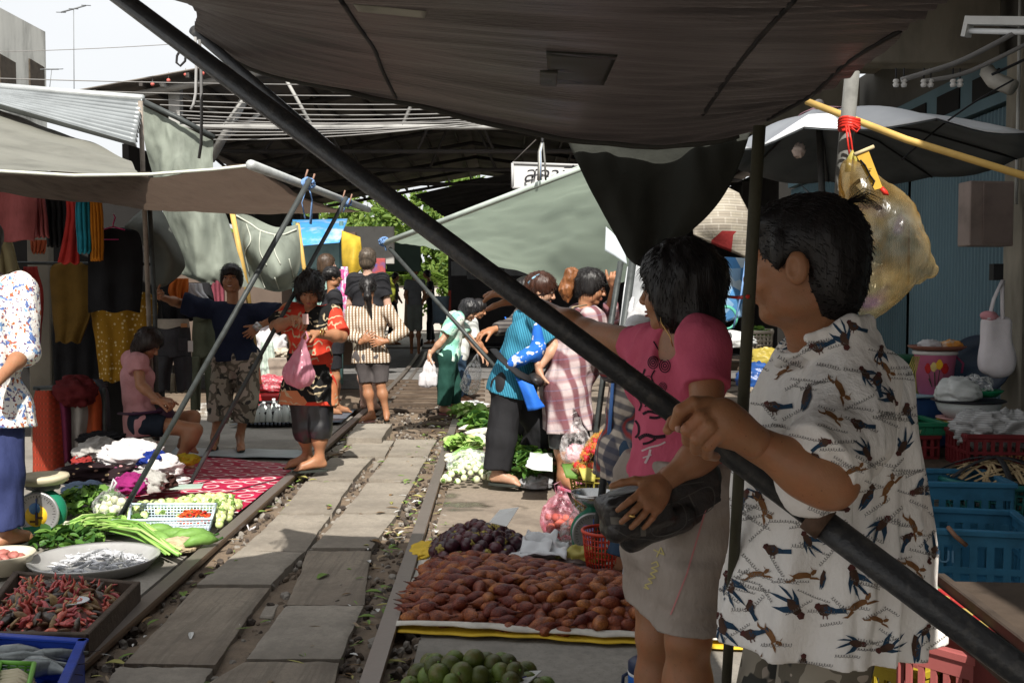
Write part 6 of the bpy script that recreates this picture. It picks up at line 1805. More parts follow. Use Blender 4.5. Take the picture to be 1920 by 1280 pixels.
def leafy(name,label,cat,c,r,n,L,mats,seed=0,up=.6,group=None,stems=None):
 rr=np.random.default_rng(seed)
 xf=[];mi=[]
 for k in range(n):
  u=rr.normal(size=3);u/=np.linalg.norm(u);u[2]=abs(u[2])
  p=c+u*np.array(r)*rr.uniform(.4,1)**.5
  qt=__import__('mathutils').Euler((rr.uniform(-.9,.9),rr.uniform(-.9,.9),rr.uniform(0,6.3))).to_matrix()
  s=L*rr.uniform(.6,1.25)
  xf.append((int(rr.integers(0,2)),np.array(qt)*s,p));mi.append(int(rr.integers(0,len(mats))))
 o=merge_scatter(name,LQ,xf,mats,mi,True)
 return tag(o,label,cat,group)
m_herb=[M('herb_a',(.07,.16,.03),.5,.3,5,transl=.25,trcol=(.2,.4,.05)),M('herb_b',(.13,.25,.05),.5,.3,5,transl=.25,trcol=(.3,.5,.08)),M('herb_c',(.035,.095,.02),.5,.3,5,transl=.2)]
m_lime=[M('stalk_a',(.24,.40,.09),.5,.3,5),M('stalk_b',(.36,.48,.17),.5,.3,5),M('stalk_c',(.15,.30,.06),.5,.3,5)]
T=thing('clothes_stall','shaded clothes stall with dark backing and hanging rails under the olive awning','stall',P(120,860,9))
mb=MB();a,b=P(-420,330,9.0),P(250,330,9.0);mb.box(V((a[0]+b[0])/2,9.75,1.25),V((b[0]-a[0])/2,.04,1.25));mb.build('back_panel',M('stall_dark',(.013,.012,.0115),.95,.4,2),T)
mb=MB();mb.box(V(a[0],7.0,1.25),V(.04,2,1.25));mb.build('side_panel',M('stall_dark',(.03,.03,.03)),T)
mb=MB();mb.box(P(80,690,9.3)*V(1,1,0)+V(0,0,1.0),V(.10,.05,1.0),bev=.01);mb.build('post',M('beige_post',(.15,.135,.11),.9,.3,2),T)
MB().tube([P(-420,335,8.3),P(300,372,8.3)],.016,8).build('rail',m_steelp,T)
MB().tube([P(-420,490,8.75),P(300,495,8.75)],.014,8).build('rail',m_steelp,T)
m_rose=fab('rose_cloth',(.30,.085,.085));m_redc=fab('red_cloth',(.26,.030,.026));m_must=fab('mustard_knit',(.13,.075,.016));m_blk2=fab('sooty_cloth',(.014,.014,.016))
GA=[('blouse','large rose pink blouse hanging highest at the left of the stall',[(332,-60,66),(390,-60,70),(452,-60,64)],8.05,m_rose),('blouse','rose pink sleeve garment with dark buttons beside the large rose blouse',[(340,62,80),(395,64,86),(444,66,92)],8.15,m_rose),('skirt','long black pleated skirt hanging between rose blouse and red scarf',[(345,82,126),(400,86,128),(462,90,128)],8.25,m_blk2),('scarf','bright red scarf with a flared end hanging in the stall',[(350,122,144),(400,126,145),(455,118,146),(494,110,148)],8.20,fab('scarlet_cloth',(.42,.035,.03))),('scarf','turquoise scarf hanging beside the orange one',[(352,142,166),(400,143,168),(474,147,170)],8.15,fab('turquoise_cloth',(.02,.22,.30))),('scarf','orange fringed scarf hanging beside the turquoise one',[(355,167,190),(420,169,192),(488,172,193)],8.15,fab('orange_cloth',(.48,.17,.015))),('top','black top on a pink wire hanger in the middle of the stall',[(428,200,236),(440,172,262),(500,166,268),(584,166,262)],8.35,m_blk2),('blouse','pale khaki blouse hanging low at the left edge',[(446,-30,20),(480,-30,30),(512,-30,38)],8.45,fab('khaki_cloth',(.20,.17,.09))),('top','orange red top half hidden under the rose blouse',[(450,58,88),(474,60,84)],8.65,fab('brick_cloth',(.30,.07,.03))),('top','dark red top hanging low behind the grey pink shirt',[(500,46,70),(560,42,80),(662,40,74)],8.75,m_redc),('shirt','pale grey pink shirt hanging low at the left',[(505,-20,40),(560,-20,46),(622,6,44)],8.60,fab('dusty_pink',(.27,.19,.20))),('wrap','dusky mauve wrap slanting across the lower left clothes',[(520,-40,2),(580,-40,30),(652,36,68)],8.45,fab('mauve_cloth',(.17,.085,.10))),('sweater','mustard brown long sleeved sweater hanging below the red scarf',[(492,118,160),(506,96,172),(580,98,172),(642,106,150)],8.75,m_must),('black_dress','black dress hanging dark under the mustard sweater',[(600,100,190),(660,100,190),(745,104,190)],9.25,m_blk2)]
for k,(n,l,rows,d,m_)in enumerate(GA):garment(n,l,rows,d,m_,seed=k*1.3,nf=2+k%3)
def polka(nt,v):
 vo=N(nt,'ShaderNodeTexVoronoi',Scale=26.0,Randomness=.6);nt.links.new(v,vo.inputs['Vector'])
 return mixc(nt,ramp(nt,vo.outputs['Distance'],[(.24,(1,1,1)),(.30,(0,0,0))]),(.24,.125,.012),(.45,.36,.18))
garment('blouse','mustard yellow blouse with pale dots hanging below the black top',[(548,196,280),(575,172,296),(640,180,286),(716,188,262)],8.85,fabric('yellow_dots',polka),seed=2)
mb=MB();d=8.25;mb.tube([P(213,402,d),P(216,408,d),P(212,420,d),P(212,425,d),P(194,430,d)],.006,6);mb.tube([P(212,425,d),P(234,431,d)],.006,6)
mb.tube([P(194,449,d),P(222,449,d)],.005,6)
tag(mb.build('clothes_hanger',M('magenta_wire',(.40,.02,.12),.4,.1)),'magenta plastic hanger holding the black top','hanger')
def trousers(label,x0,x1,y0,y1,d,mat,crotch,band,patch=None):
 T=thing('trousers',label,'trousers',P((x0+x1)/2,y1,d))
 xm=(x0+x1)/2
 garment('leg','',[(crotch,x0,xm),((crotch+y1)/2,x0-2,xm-6),(y1,x0-2,xm-8)],d,mat,nf=1,parent=T,bul=.05)
 garment('leg','',[(crotch,xm,x1),((crotch+y1)/2,xm+4,x1+1),(y1,xm+6,x1-2)],d-.02,mat,nf=1,parent=T,bul=.05)
 garment('seat','',[(y0+8,x0+3,x1-3),((y0+crotch)/2,x0+1,x1-1),(crotch+2,x0,x1)],d-.01,mat,nf=1,parent=T,bul=.05)
 garment('waistband','',[(y0-6,x0+3,x1-4),(y0+10,x0+3,x1-3)],d-.03,band,nf=1,parent=T,bul=.05)
 for nm,(px,py,w_,h_),mt in(patch or[]):
  MB().box(P(px,py,d-.115),V(w_,.003,h_)).build(nm,mt,T)
m_dkj=fab('washed_black_denim',(.050,.050,.056));m_oliv=fab('olive_canvas',(.115,.125,.085))
trousers('washed black cargo jeans with white swing tag hanging beside the seated girl',293,358,604,733,8.5,m_dkj,668,fab('pale_lining',(.36,.33,.28)),[('swing_tag',(357,649,.02,.045),m_paper),('label',(345,610,.025,.016),M('leather_label',(.34,.17,.08),.8,.2)),('pocket',(343,645,.04,.05),m_dkj)])
trousers('olive cargo trousers hanging behind the man in navy',360,404,590,770,9.3,m_oliv,668,m_oliv)
garment('jacket','orange jacket bundled on top of the rack of trousers',[(522,322,352),(545,316,352),(562,322,346)],9.1,fab('vivid_orange',(.50,.12,.02)),bul=.06)
garment('jacket','black jackets bunched on the rack beside the orange one',[(530,290,392),(560,300,400),(600,306,396)],9.4,m_blk2,bul=.08,nf=4)
garment('shirt','white shirt collar showing on the crowded clothes rack',[(532,345,378),(548,350,382),(562,368,392)],9.2,fab('bright_white',(.62,.62,.64)),bul=.05)
garment('shirt','plum red shirt peeping out beside the head of the man in navy',[(520,392,420),(545,394,420),(570,396,420)],9.5,fab('plum_cloth',(.20,.05,.07)))
garment('trousers','dark trousers hanging in shade between jeans and pole',[(600,262,296),(700,262,296),(760,266,296)],9.0,m_blk2,'trousers')
garment('trousers','pale trousers hanging low under the black jeans',[(700,320,345),(735,318,350)],9.2,fab('sand_cloth',(.30,.26,.19)),'trousers')
T=thing('display_rack','low rack of folded cloths beside the clothes pile','rack',P(130,890,7.6))
for px in(70,196):MB().tube([G(px,880,0),P(px,728,7.7)],.015,8).build('leg',m_steelp,T)
MB().tube([P(62,728,7.7),P(202,720,7.9)],.016,8).build('rail',m_steelp,T)
def wcheck(nt,v):
 x,y,z=sepxyz(nt,v)
 return mixc(nt,math_(nt,'MULTIPLY',stripe(nt,z,.045,.35),.5),(.24,.035,.018),mixc(nt,stripe(nt,x,.03,.4),(.10,.035,.02),(.40,.05,.03)))
for n,l,rows,d,m_ in[('cloth','woven red checked cloth draped lowest on the rack',[(732,68,104),(760,64,112),(890,62,122)],7.50,fabric('red_weave',wcheck)),('cloth','purple edged cloth draped beside the red checked one',[(734,98,126),(770,108,131),(866,118,133)],7.56,fab('purple_cloth',(.12,.02,.05))),('cloth','pale grey cloth draped in the middle of the rack',[(736,120,150),(775,130,164),(868,132,150)],7.62,fab('grey_cloth',(.27,.25,.23))),('cloth','orange cloth draped towards the back of the rack',[(716,148,176),(750,158,189),(812,160,190)],7.75,fab('orange_weave',(.46,.09,.03))),('cloth','slate blue cloth draped at the far end of the rack',[(711,160,190),(740,180,203),(800,184,206)],7.85,fab('slate_cloth',(.065,.08,.095)))]:
 garment(n,l,rows,d,m_,'cloth',nf=1.2,bul=.07,amp=.012)
crumple('shawl','dark maroon shawl thrown over the draped cloths','shawl',P(140,735,7.55),(.15,.13,.11),fab('maroon_cloth',(.09,.012,.014)),3,.4,flat=False)
m_wht=fab('white_cotton',(.60,.57,.57),.12);m_crm=fab('cream_cotton',(.50,.45,.38),.2);m_gry=fab('pale_grey_cotton',(.36,.35,.33),.2)
def floralb(nt,v):
 vo=N(nt,'ShaderNodeTexVoronoi',Scale=16.0);nt.links.new(v,vo.inputs['Vector'])
 return mixc(nt,ramp(nt,vo.outputs['Distance'],[(.20,(1,1,1)),(.24,(0,0,0))]),(.018,.010,.012),mixc(nt,sepxyz(nt,vo.outputs['Color'])[0],(.45,.08,.28),(.5,.4,.2)))
for k,(n,l,px,py,d,r,m_,rot)in enumerate([('shirt','white shirt sprawled over the top of the clothes pile',262,846,6.9,(.19,.15,.10),m_wht,.4),('shirt','grey white shirt crumpled at the left of the clothes pile',196,838,7.1,(.15,.12,.09),m_gry,1.2),('shirt','cream shirt lying against the seated girl',292,828,7.3,(.13,.10,.05),m_crm,2.0),('trousers','black trousers flung across the top of the clothes pile',206,814,7.4,(.16,.10,.05),m_blk2,.2),('shirt','cream white shirt at the right foot of the clothes pile',318,868,6.9,(.14,.11,.09),m_wht,1.0),('shirt','royal blue shirt with orange trim in the clothes pile',296,850,6.85,(.10,.08,.06),fab('royal_blue',(.015,.035,.22)),.5),('dress','black dress with pink flowers spread below the clothes pile',188,882,6.7,(.30,.15,.07),fabric('black_floral',floralb),.1),('skirt','magenta skirt crumpled at the front of the pile',262,902,6.4,(.09,.12,.07),fab('magenta_cloth',(.26,.02,.13)),.8),('trousers','light grey trousers crumpled beside the magenta skirt',290,898,6.5,(.13,.12,.08),m_gry,2.3),('jeans','faded light blue jeans lying by the green herbs',174,908,6.4,(.12,.09,.05),fab('faded_denim',(.16,.22,.32)),.3),('vest','dark brown vest lying under the leaning pole foot',318,895,6.7,(.12,.10,.05),fab('brown_cloth',(.05,.022,.018)),1.8),('cloth','small red rag tucked under the white shirts',172,856,7.0,(.07,.06,.05),m_redc,0),('cloth','yellow cloth lying beside the girl’s feet',362,856,7.5,(.10,.07,.05),fab('yellow_cloth',(.50,.36,.03)),.6),('cloth','white cloth scrap lying on the red mat',346,894,6.95,(.10,.07,.03),m_wht,.9)]):
 crumple(n,l,'garment',P(px-16,py+8,d),r,m_,k*2.1+1,.42,n=(56,36),rot=rot)
tag(MB().box(P(347,912,6.7),V(.11,.07,.004),zrot(.2)).build('tray',M('pale_green_tray',(.36,.46,.40),.5,.1)),'pale green flat tray at the foot of the leaning prop','tray')
def matcol(nt,v):
 x,y,z=sepxyz(nt,v)
 def ring(px,py,ox,oy,r,wd):
  fx=math_(nt,'SUBTRACT',math_(nt,'FRACT',math_(nt,'ADD',math_(nt,'DIVIDE',x,px),ox)),.5);fy=math_(nt,'SUBTRACT',math_(nt,'FRACT',math_(nt,'ADD',math_(nt,'DIVIDE',y,py),oy)),.5)
  fx=math_(nt,'MULTIPLY',fx,px);fy=math_(nt,'MULTIPLY',fy,py)
  r_=math_(nt,'SQRT',math_(nt,'ADD',math_(nt,'MULTIPLY',fx,fx),math_(nt,'MULTIPLY',fy,fy)))
  return math_(nt,'LESS_THAN',math_(nt,'ABSOLUTE',math_(nt,'SUBTRACT',r_,r)),wd)
 m_=math_(nt,'MAXIMUM',ring(.16,.32,0,0,.050,.009),ring(.16,.32,.5,.5,.044,.009))
 m_=math_(nt,'MAXIMUM',m_,ring(.16,.32,.5,0,.022,.007))
 c=ramp(nt,noise(nt,v,4,4),[(.3,(.30,.012,.045)),(.7,(.50,.025,.08))])
 return mixc(nt,m_,c,(.60,.48,.48))
m_mat=fabric('red_mat',matcol,.45)
q=gp([(205,960),(446,962),(562,872),(330,852)])
g=np.array([[(q[0]*(1-u)+q[1]*u)*(1-v)+(q[3]*(1-u)+q[2]*u)*v for u in np.linspace(0,1,40)]for v in np.linspace(0,1,40)])
g=wob(g,.008,6,2,d=(0,0,1));g[...,2]+=.004
tag(MB().grid(g).build('mat',m_mat,solid=.006),'glossy red mat printed with white rings beside the rail','mat')
q=gp([(318,856),(590,862),(560,845),(330,841)],.002)
g=np.array([[(q[0]*(1-u)+q[1]*u)*(1-v)+(q[3]*(1-u)+q[2]*u)*v for u in np.linspace(0,1,30)]for v in np.linspace(0,1,8)])
g=wob(g,.008,5,4,d=(0,0,1));g[...,2]+=.012
tag(MB().grid(g).build('plastic_sheet',M('grey_plastic',(.35,.40,.42),.4,.2,5),solid=.004),'pale grey plastic sheet under the far edge of the red mat','sheet')
q=gp([(430,800),(640,795),(668,768),(540,768)],.0)
g=np.array([[(q[0]*(1-u)+q[1]*u)*(1-v)+(q[3]*(1-u)+q[2]*u)*v for u in np.linspace(0,1,30)]for v in np.linspace(0,1,8)])
g=wob(g,.012,5,4,d=(0,0,1));g[...,2]+=.014
tag(MB().grid(g).build('plastic_sheet',M('slate_plastic',(.10,.12,.15),.4,.3,5),solid=.004),'dark slate plastic sheet spread by the rail behind the tunic woman','sheet')
def scale_(base,yaw,label,pan,col=(.012,.16,.09),s=1.0,face=True):
 T=thing('weighing_scale',label,'scale',base)
 A=zrot(yaw)*s
 L=lambda x,y,z:np.asarray(base)+A@V(x,y,z)
 m_g=M('scale_green',col,.4,.3,6)
 S=Sdf(.006)
 S.ell(L(0,0,.135),(.125*s,.075*s,.125*s),zrot(yaw),k=.02);S.box(L(0,0,.04),(.11*s,.08*s,.035*s),zrot(yaw),.015,k=.03);S.cap(L(0,0,.24),L(0,0,.285),.045*s,.03*s)
 mk_sdf(T,'body',S,m_g)
 ax=A@V(0,-1,0)
 MB().lathe(L(0,-.070,.14),[(0,.006),(.108*s,.006),(.108*s,-.01),(0,-.012)],36,axis=ax).build('dial',M('dial_white',(.70,.69,.64),.4,.1,6),T)
 mb=MB();mb.lathe(L(0,-.073,.14),[(.104*s,.004),(.112*s,.010),(.118*s,.0),(.112*s,-.012)],36,axis=ax);mb.build('rim',M('rim_steel',(.4,.4,.4),.35,.2,metal=.6),T)
 if face:
  MB().lathe(L(-.004,-.0772,.130),[(0,.002),(.058*s,.002),(.058*s,-.002)],30,axis=ax).build('emblem',M('emblem_yellow',(.70,.45,.03),.5,.2,20),T)
  MB().lathe(L(-.01,-.079,.168),[(0,.002),(.030*s,.002),(.030*s,-.002)],24,axis=ax).build('emblem',M('emblem_blue',(.10,.22,.42),.5,.3,30),T)
  mb=MB();mb.box(L(0,-.0815,.115),V(.008,.001,.035),zrot(yaw));mb.box(L(-.02,-.0815,.10),V(.016,.001,.006),zrot(yaw));mb.box(L(.02,-.0815,.12),V(.012,.001,.006),zrot(yaw));mb.build('emblem_mark',M('emblem_brown',(.10,.05,.02),.6,.1),T)
 else:
  mb=MB();mb.box(L(.0,-.079,.13),V(.05,.001,.055),zrot(yaw));mb.build('emblem',M('emblem_violet',(.30,.26,.50),.5,.2,20),T)
 mb=MB()
 for k in range(40):
  a=2*math.pi*k/40;r0=.088 if k%5 else.080
  p0=L(math.sin(a)*r0,-.0785,.14+math.cos(a)*r0);p1=L(math.sin(a)*.098,-.0785,.14+math.cos(a)*.098)
  mb.tube([p0,p1],.0011*s,4)
 mb.build('graduations',M('black_ink',(.015,.015,.018)),T)
 mb=MB();mb.tube([L(0,-.083,.12),L(.0,-.083,.222)],.0028*s,5);mb.build('needle',M('needle_blue',(.03,.08,.30),.4,.1),T)
 if pan=='lid':MB().lathe(L(0,0,.29),[(0,0),(.11*s,0),(.135*s,.03*s),(.13*s,.045*s),(.10*s,.045*s),(0,.04*s)],30).build('pan',M('cream_enamel',(.50,.45,.32),.5,.25,8),T)
 else:MB().lathe(L(0,0,.28),[(0,0),(.06*s,.005),(.115*s,.045*s),(.125*s,.075*s),(.12*s,.075*s),(.108*s,.048*s),(0,.012)],30).build('pan',M('steel_bowl',(.45,.45,.44),.25,.2,6,metal=.9),T)
 return T
scale_(G(82,1006),.02,'green spring scale with yellow emblem dial beside the navy trousers','lid',s=1.02)
crumple('plastic_bag','clear crumpled bag stuffed under the scale pan','bag',G(82,1006)+V(0,-.0,.285),(.085,.07,.03),M('clear_grey_film',(.30,.30,.30),.2,.3,8,.5,20,transl=.4),4,.5,flat=False)
leafy('herb_bunch','heap of green basil leaves behind the white scale dial','herbs',G(150,965)+V(0,.1,.03),(.20,.24,.12),420,.07,m_herb,1)
leafy('leafy_greens','heap of dark broad leafy greens behind the steel fish tray','greens',G(108,1030)+V(0,.1,.01),(.19,.13,.09),170,.075,m_herb,2)
leafy('leafy_greens','pale green vegetable tops spread beside the long beans','greens',G(205,1000)+V(0,.1,.0),(.22,.12,.07),150,.075,[m_herb[1],m_lime[0],m_herb[0]],3)
T=thing('bean_bundle','bundle of long green beans fanned out beside the gourds','beans',G(265,1035))
for k in range(64):
 a=G(190+R.uniform(-18,20),984+R.uniform(-8,8),.03+R.uniform(0,.06));b=G(326+R.uniform(-18,14),1026+R.uniform(-12,16),.01+R.uniform(0,.04))
 m1=(a+b)/2+V(R.uniform(-.02,.02),R.uniform(-.02,.02),R.uniform(.02,.07))
 MB().tube([a,a*.7+m1*.3+V(0,0,.01),m1,b],R.uniform(.004,.007),6).build('bean',m_lime[k%3],T)
xf=[]
crumple('root_bundle','pale hairy root ends of the bean bundle by the rail','roots',G(338,1034)+V(0,0,.03),(.085,.07,.04),M('root_straw',(.42,.34,.22),.9,.3,30,.8,60),5,.5)
m_gourd=M('gourd_green',(.14,.27,.06),.5,.35,10,.2,30,col2=(.07,.15,.03))
for i,(a,b,r)in enumerate((((262,1000),(330,996),.032),((290,1008),(372,1006),.034),((318,1012),(400,1004),.036),((345,1022),(408,1012),.030),((270,1008),(320,1014),.028))):
 p,q=G(*a,.05),G(*b,.05)
 T=thing('gourd','long ridged green gourd lying between basket and bean bundle','gourd',(p+q)/2,'green gourds beside the basket')
 mb=MB();pts=[p,p*.75+q*.25+V(0,0,.015),(p+q)/2+V(0,0,.02),p*.25+q*.75+V(0,0,.012),q];mb.tube(pts,[r*.35,r*.9,r,r*.95,r*.3],14);mb.build('fruit',m_gourd,T)
 MB().tube([q,q+unit(q-p)*.03+V(0,0,.01)],.006,6).build('stalk',m_herb[2],T)
T=thing('spring_onion_bundle','bunch of spring onions with white ends beside the scale','spring onions',G(135,1000))
for k in range(22):
 a=G(112+R.uniform(-8,14),992+R.uniform(-12,10),.03+R.uniform(0,.05));b=G(205+R.uniform(-20,20),972+R.uniform(-14,16),.04+R.uniform(0,.05))
 MB().tube([a,a*.85+b*.15],[.010,.006],7).build('bulb',M('onion_white',(.62,.60,.48),.5,.2),T);MB().tube([a*.85+b*.15,(a+b)/2+V(0,0,.02),b],[.006,.005,.003],6).build('leaf',m_lime[k%3],T)
def eggplant(label,group,cols):
 T=thing('round_eggplant',label,'eggplant',(0,0,0),group)
 MB().lathe((0,0,0),[(0,-.024),(.012,-.022),(.022,-.012),(.0255,0),(.022,.012),(.012,.021),(0,.023)],12).build('fruit',cols[0],T)
 mb=MB();mb.lathe((0,0,0),[(.0165,.0185),(.012,.0235),(.004,.026),(.003,.036),(0,.037)],8);mb.build('cap',cols[1],T)
 return T
m_egg=M('eggplant_pale',(.48,.56,.24),.35,.3,30,spec=.5,perobj=.3,col2=(.30,.42,.12));m_eggw=M('eggplant_white',(.58,.60,.42),.35,.2,30,spec=.5,perobj=.22,col2=(.36,.46,.18));m_eggg=M('eggplant_green',(.16,.26,.08),.35,.4,40,spec=.5,perobj=.3);m_cap=M('calyx_green',(.13,.22,.05),.7,.3)
e1=eggplant('small round pale green eggplant in the sunlit heap beside the red mat','eggplants heaped beside the red mat',(m_egg,m_cap))
heap(e1,mound(gp([(242,962),(300,958),(350,952),(420,945),(452,948),(440,968),(412,992),(402,990),(400,968),(240,975)]),125,.05,.026,edge=.10))
def basket(name,label,cat,q,h,mat,nx=16,nz=4,t=.006,flare=1.06,group=None,z0=0.0,hole=.72):
 """open lattice basket on four ground corners"""
 c=np.mean(q,0)
 T=thing(name,label,cat,V(c[0],c[1],z0),group)
 b=[V(p[0],p[1],z0+.004)for p in q];tp=[V(c[0]+(p[0]-c[0])*flare,c[1]+(p[1]-c[1])*flare,z0+h)for p in q]
 mb=MB();mb.prism(b,V(0,0,.006));mb.build('base',mat,T)
 for i in range(4):
  mb=MB()
  a0,a1,u0,u1=b[i],b[(i+1)%4],tp[i],tp[(i+1)%4]
  L=np.linalg.norm(a1-a0);n=max(4,int(nx*L/.4))
  for k in range(n+1):
   f=k/n
   mb.tube([a0+(a1-a0)*f,u0+(u1-u0)*f],t*(1.5 if k in(0,n)else.9),4,flat=.6)
  for k in range(1,nz):
   f=k/nz
   mb.tube([a0+(u0-a0)*f,a1+(u1-a1)*f],t*.9,4)
  mb.build('side',mat,T)
 mb=MB()
 for i in range(4):mb.tube([tp[i],tp[(i+1)%4]],t*1.9,8)
 mb.build('rim',mat,T)
 return T
m_pbas=M('pale_blue_plastic',(.50,.60,.66),.4,.15,5)
q=gp([(246,1003),(392,1000),(402,972),(250,972)])
basket('plastic_basket','pale blue white lattice basket with red chillies beside the gourds','basket',q,.085,m_pbas,22,5,.004)
T=thing('chilli','small red chilli lying in the pale blue basket','chilli',(0,0,0),'red chillies in the basket')
MB().tube([V(-.022,0,0),V(-.008,0,.004),V(.010,0,.003),V(.024,0,-.003)],[.004,.0065,.005,.001],7).build('fruit',M('chilli_red',(.50,.05,.015),.3,.3,20,perobj=.3),T);MB().tube([V(-.022,0,0),V(-.034,0,.003)],.002,5).build('stalk',m_cap,T)
heap(T,mound(gp([(330,990),(392,990),(396,976),(340,974)]),70,.045,.008,z0=.02,tilt=.5,edge=.08))
T=thing('plastic_bag','tied clear bag filled with pale eggplants beside the leaning prop','bag',G(208,976))
m_clear=None
m_film=film('clear_film');c=G(208,976)
S=Sdf(.006);S.ell(c+V(0,0,.085),(.105,.09,.088));S.cap(c+V(0,0,.14),c+V(.005,0,.20),.05,.012,k=.04)
mk_sdf(T,'film',S,m_film,streak)
MB().tube([c+V(0,0,.185),c+V(.01,0,.215),c+V(.02,0,.245),c+V(.035,0,.225),c+V(.015,0,.19)],.007,6).build('knot',m_wbag,T)
e2=eggplant('pale round eggplant inside the tied clear bag','eggplants inside the tied bag',(m_eggw,m_cap))
sp=[]
for k in range(34):
 u=rng.normal(size=3);u/=np.linalg.norm(u)
 sp.append((c+V(0,0,.08)+u*V(.078,.065,.058)*(1 if k%3 else.5),(R.uniform(-3,3),R.uniform(-3,3),0)))
heap(e2,sp)
crumple('plastic_bag','small clear bag lying beside the bean tops','bag',G(205,1003)+V(.04,0,.04),(.09,.06,.045),film('clear_film2',(.95,1,1),.45),3,.4)
m_tray=M('steel_tray',(.55,.55,.54),.34,.25,6,.1,20,metal=.55)
c=G(178,1066,.0)
T=thing('steel_tray','round dented steel tray of small silver fish in front of the greens','tray',c)
MB().lathe(c,[(0,.012),(.24,.012),(.285,.055),(.300,.062),(.300,.054),(.29,.048),(.25,.0),(0,0)],48).build('dish',m_tray,T)
def fish(label,group,L,mats,seed=0):
 T=thing('fish',label,'fish',(0,0,0),group)
 rs=[(.0,.002),(.08,.35),(.25,.8),(.45,1),(.65,.75),(.85,.3),(.95,.14)]
 mb=MB();pts=[V((t-.5)*L,.03*L*math.sin(t*3+seed),0)for t,r in rs];mb.tube(pts,[max(.001,r*L*.115)for t,r in rs],10,flat=.6);mb.build('body',mats[0],T)
 mb=MB();e=pts[-1];mb.prism([e,e+V(.14*L,0,.09*L),e+V(.10*L,0,0),e+V(.14*L,0,-.09*L)],V(0,.002,0));mb.build('tail',mats[1],T)
 MB().ell(V(-.42*L,-.045*L,.03*L),.014*L).build('eye',M('black_ink',(.015,.015,.018)),T)
 return T
m_silv=M('fish_silver',(.50,.51,.53),.3,.45,40,.1,metal=.25,perobj=.3,col2=(.22,.23,.25))
f1=fish('tiny silver fish heaped in the round steel tray','silver fish in the steel tray',.085,(m_silv,m_silv))
sp=[]
for k in range(120):
 a=R.uniform(0,6.28);r=.20*math.sqrt(R.random())
 sp.append((c+V(math.cos(a)*r+.02,math.sin(a)*r,.022+.055*(1-(r/.2)**2)*R.uniform(.5,1)),(R.uniform(-.5,.5)+1.57*R.choice((1,-1)),R.uniform(-.35,.35),R.uniform(0,6.28))))
heap(f1,sp)
m_box=M('wet_dark_wood',(.075,.055,.042),.7,.5,8,.5,40)
q=[V(p[0],p[1],0)for p in gp([(-60,1186),(160,1188),(256,1092),(30,1072)],.10)]
T=thing('wooden_tray','wet dark wooden tray of red and black shellfish beside the rail','tray',np.mean(q,0))
mb=MB();mb.prism([p+V(0,0,.012)for p in q],V(0,0,.012));mb.build('base',m_box,T)
for i in range(4):
 a,b=q[i],q[(i+1)%4];mb=MB();A_=frame(b-a);mb.box((a+b)/2+V(0,0,.055),V(.014,np.linalg.norm(b-a)/2+.012,.05-.001*i),A_,bev=.004);mb.build('side',m_box,T)
m_sh1=M('shell_dark',(.045,.032,.026),.3,.5,40,.3,spec=.6,perobj=.5,col2=(.16,.12,.08));m_sh2=M('flesh_red',(.50,.09,.075),.35,.3,30,.3,spec=.6,perobj=.35);m_sh3=M('shell_tan',(.26,.17,.09),.35,.5,40,.3,perobj=.4)
inn=[V(p[0],p[1],0)for p in gp([(-55,1176),(146,1178),(236,1098),(36,1080)],.09)]
tag(bed('shellfish_mass',inn,.07,M('shell_bed',(.10,.035,.028),.4,.6,60,.8,50),.024,.16),'dark wet mass of shellfish under the loose ones in the wooden tray','shellfish',kind='stuff')
def shell(label,mat,prof,bend):
 T=thing('shellfish',label,'shellfish',(0,0,0),'shellfish in the wooden tray')
 n=len(prof);mb=MB();mb.tube([V((i/(n-1)-.5)*.075,bend*math.sin(i*1.1),0)for i in range(n)],prof,8,flat=.6);mb.build('shell',mat,T)
 mb=MB();mb.tube([V(.02,0,.004),V(.04,.008,.012),V(.055,-.004,.016)],[.006,.005,.002],6);mb.build('flesh',m_sh2,T)
 return T
spots=mound(inn,210,.085,.014,z0=.02,tilt=1.2,edge=.16)
for k,(l,mt,pr_,bd)in enumerate((('dark ridged shellfish with red flesh in the wooden tray',m_sh1,[.004,.015,.021,.018,.004],.002),('red fleshy shellfish strand in the wooden tray',m_sh2,[.004,.009,.013,.012,.008,.003],.008),('tan brown shellfish with red flesh in the wooden tray',m_sh3,[.004,.014,.018,.015,.004],.003))):
 heap(shell(l,mt,pr_,bd),spots[k::3])
T=thing('saucer','small white saucer half buried in the shellfish','saucer',G(140,1130,.1))
MB().lathe(G(140,1132,.105),[(0,.003),(.035,.003),(.055,.014),(.053,.016),(.034,.006),(0,.006)],28,sy=1).build('dish',M('white_melamine',(.66,.70,.72),.3,.08),T)
m_blue=M('blue_plastic',(.015,.05,.34),.4,.3,6,.15,30)
q=[V(p[0],p[1],0)for p in gp([(-90,1310),(104,1310),(154,1200),(-60,1186)],.16)]
T=thing('plastic_box','bright blue plastic box of grey fish at the lower left edge','box',np.mean(q,0))
mb=MB();mb.prism([p+V(0,0,.01)for p in q],V(0,0,.01));mb.build('base',m_blue,T)
for i in range(4):
 a,b=q[i],q[(i+1)%4];A_=frame(b-a);mb=MB();mb.box((a+b)/2+V(0,0,.08),V(.006,np.linalg.norm(b-a)/2+.006,.075),A_,bev=.003);mb.box((a+b)/2+V(0,0,.157),V(.016,np.linalg.norm(b-a)/2+.016,.006),A_,bev=.003);mb.build('side',m_blue,T)
f2=fish('grey striped fish lying in the bright blue box','fish in the blue box',.24,(M('fish_grey',(.20,.22,.22),.3,.5,18,.15,metal=.25,col2=(.07,.08,.085)),M('fish_tail',(.09,.08,.085),.5,.3)))
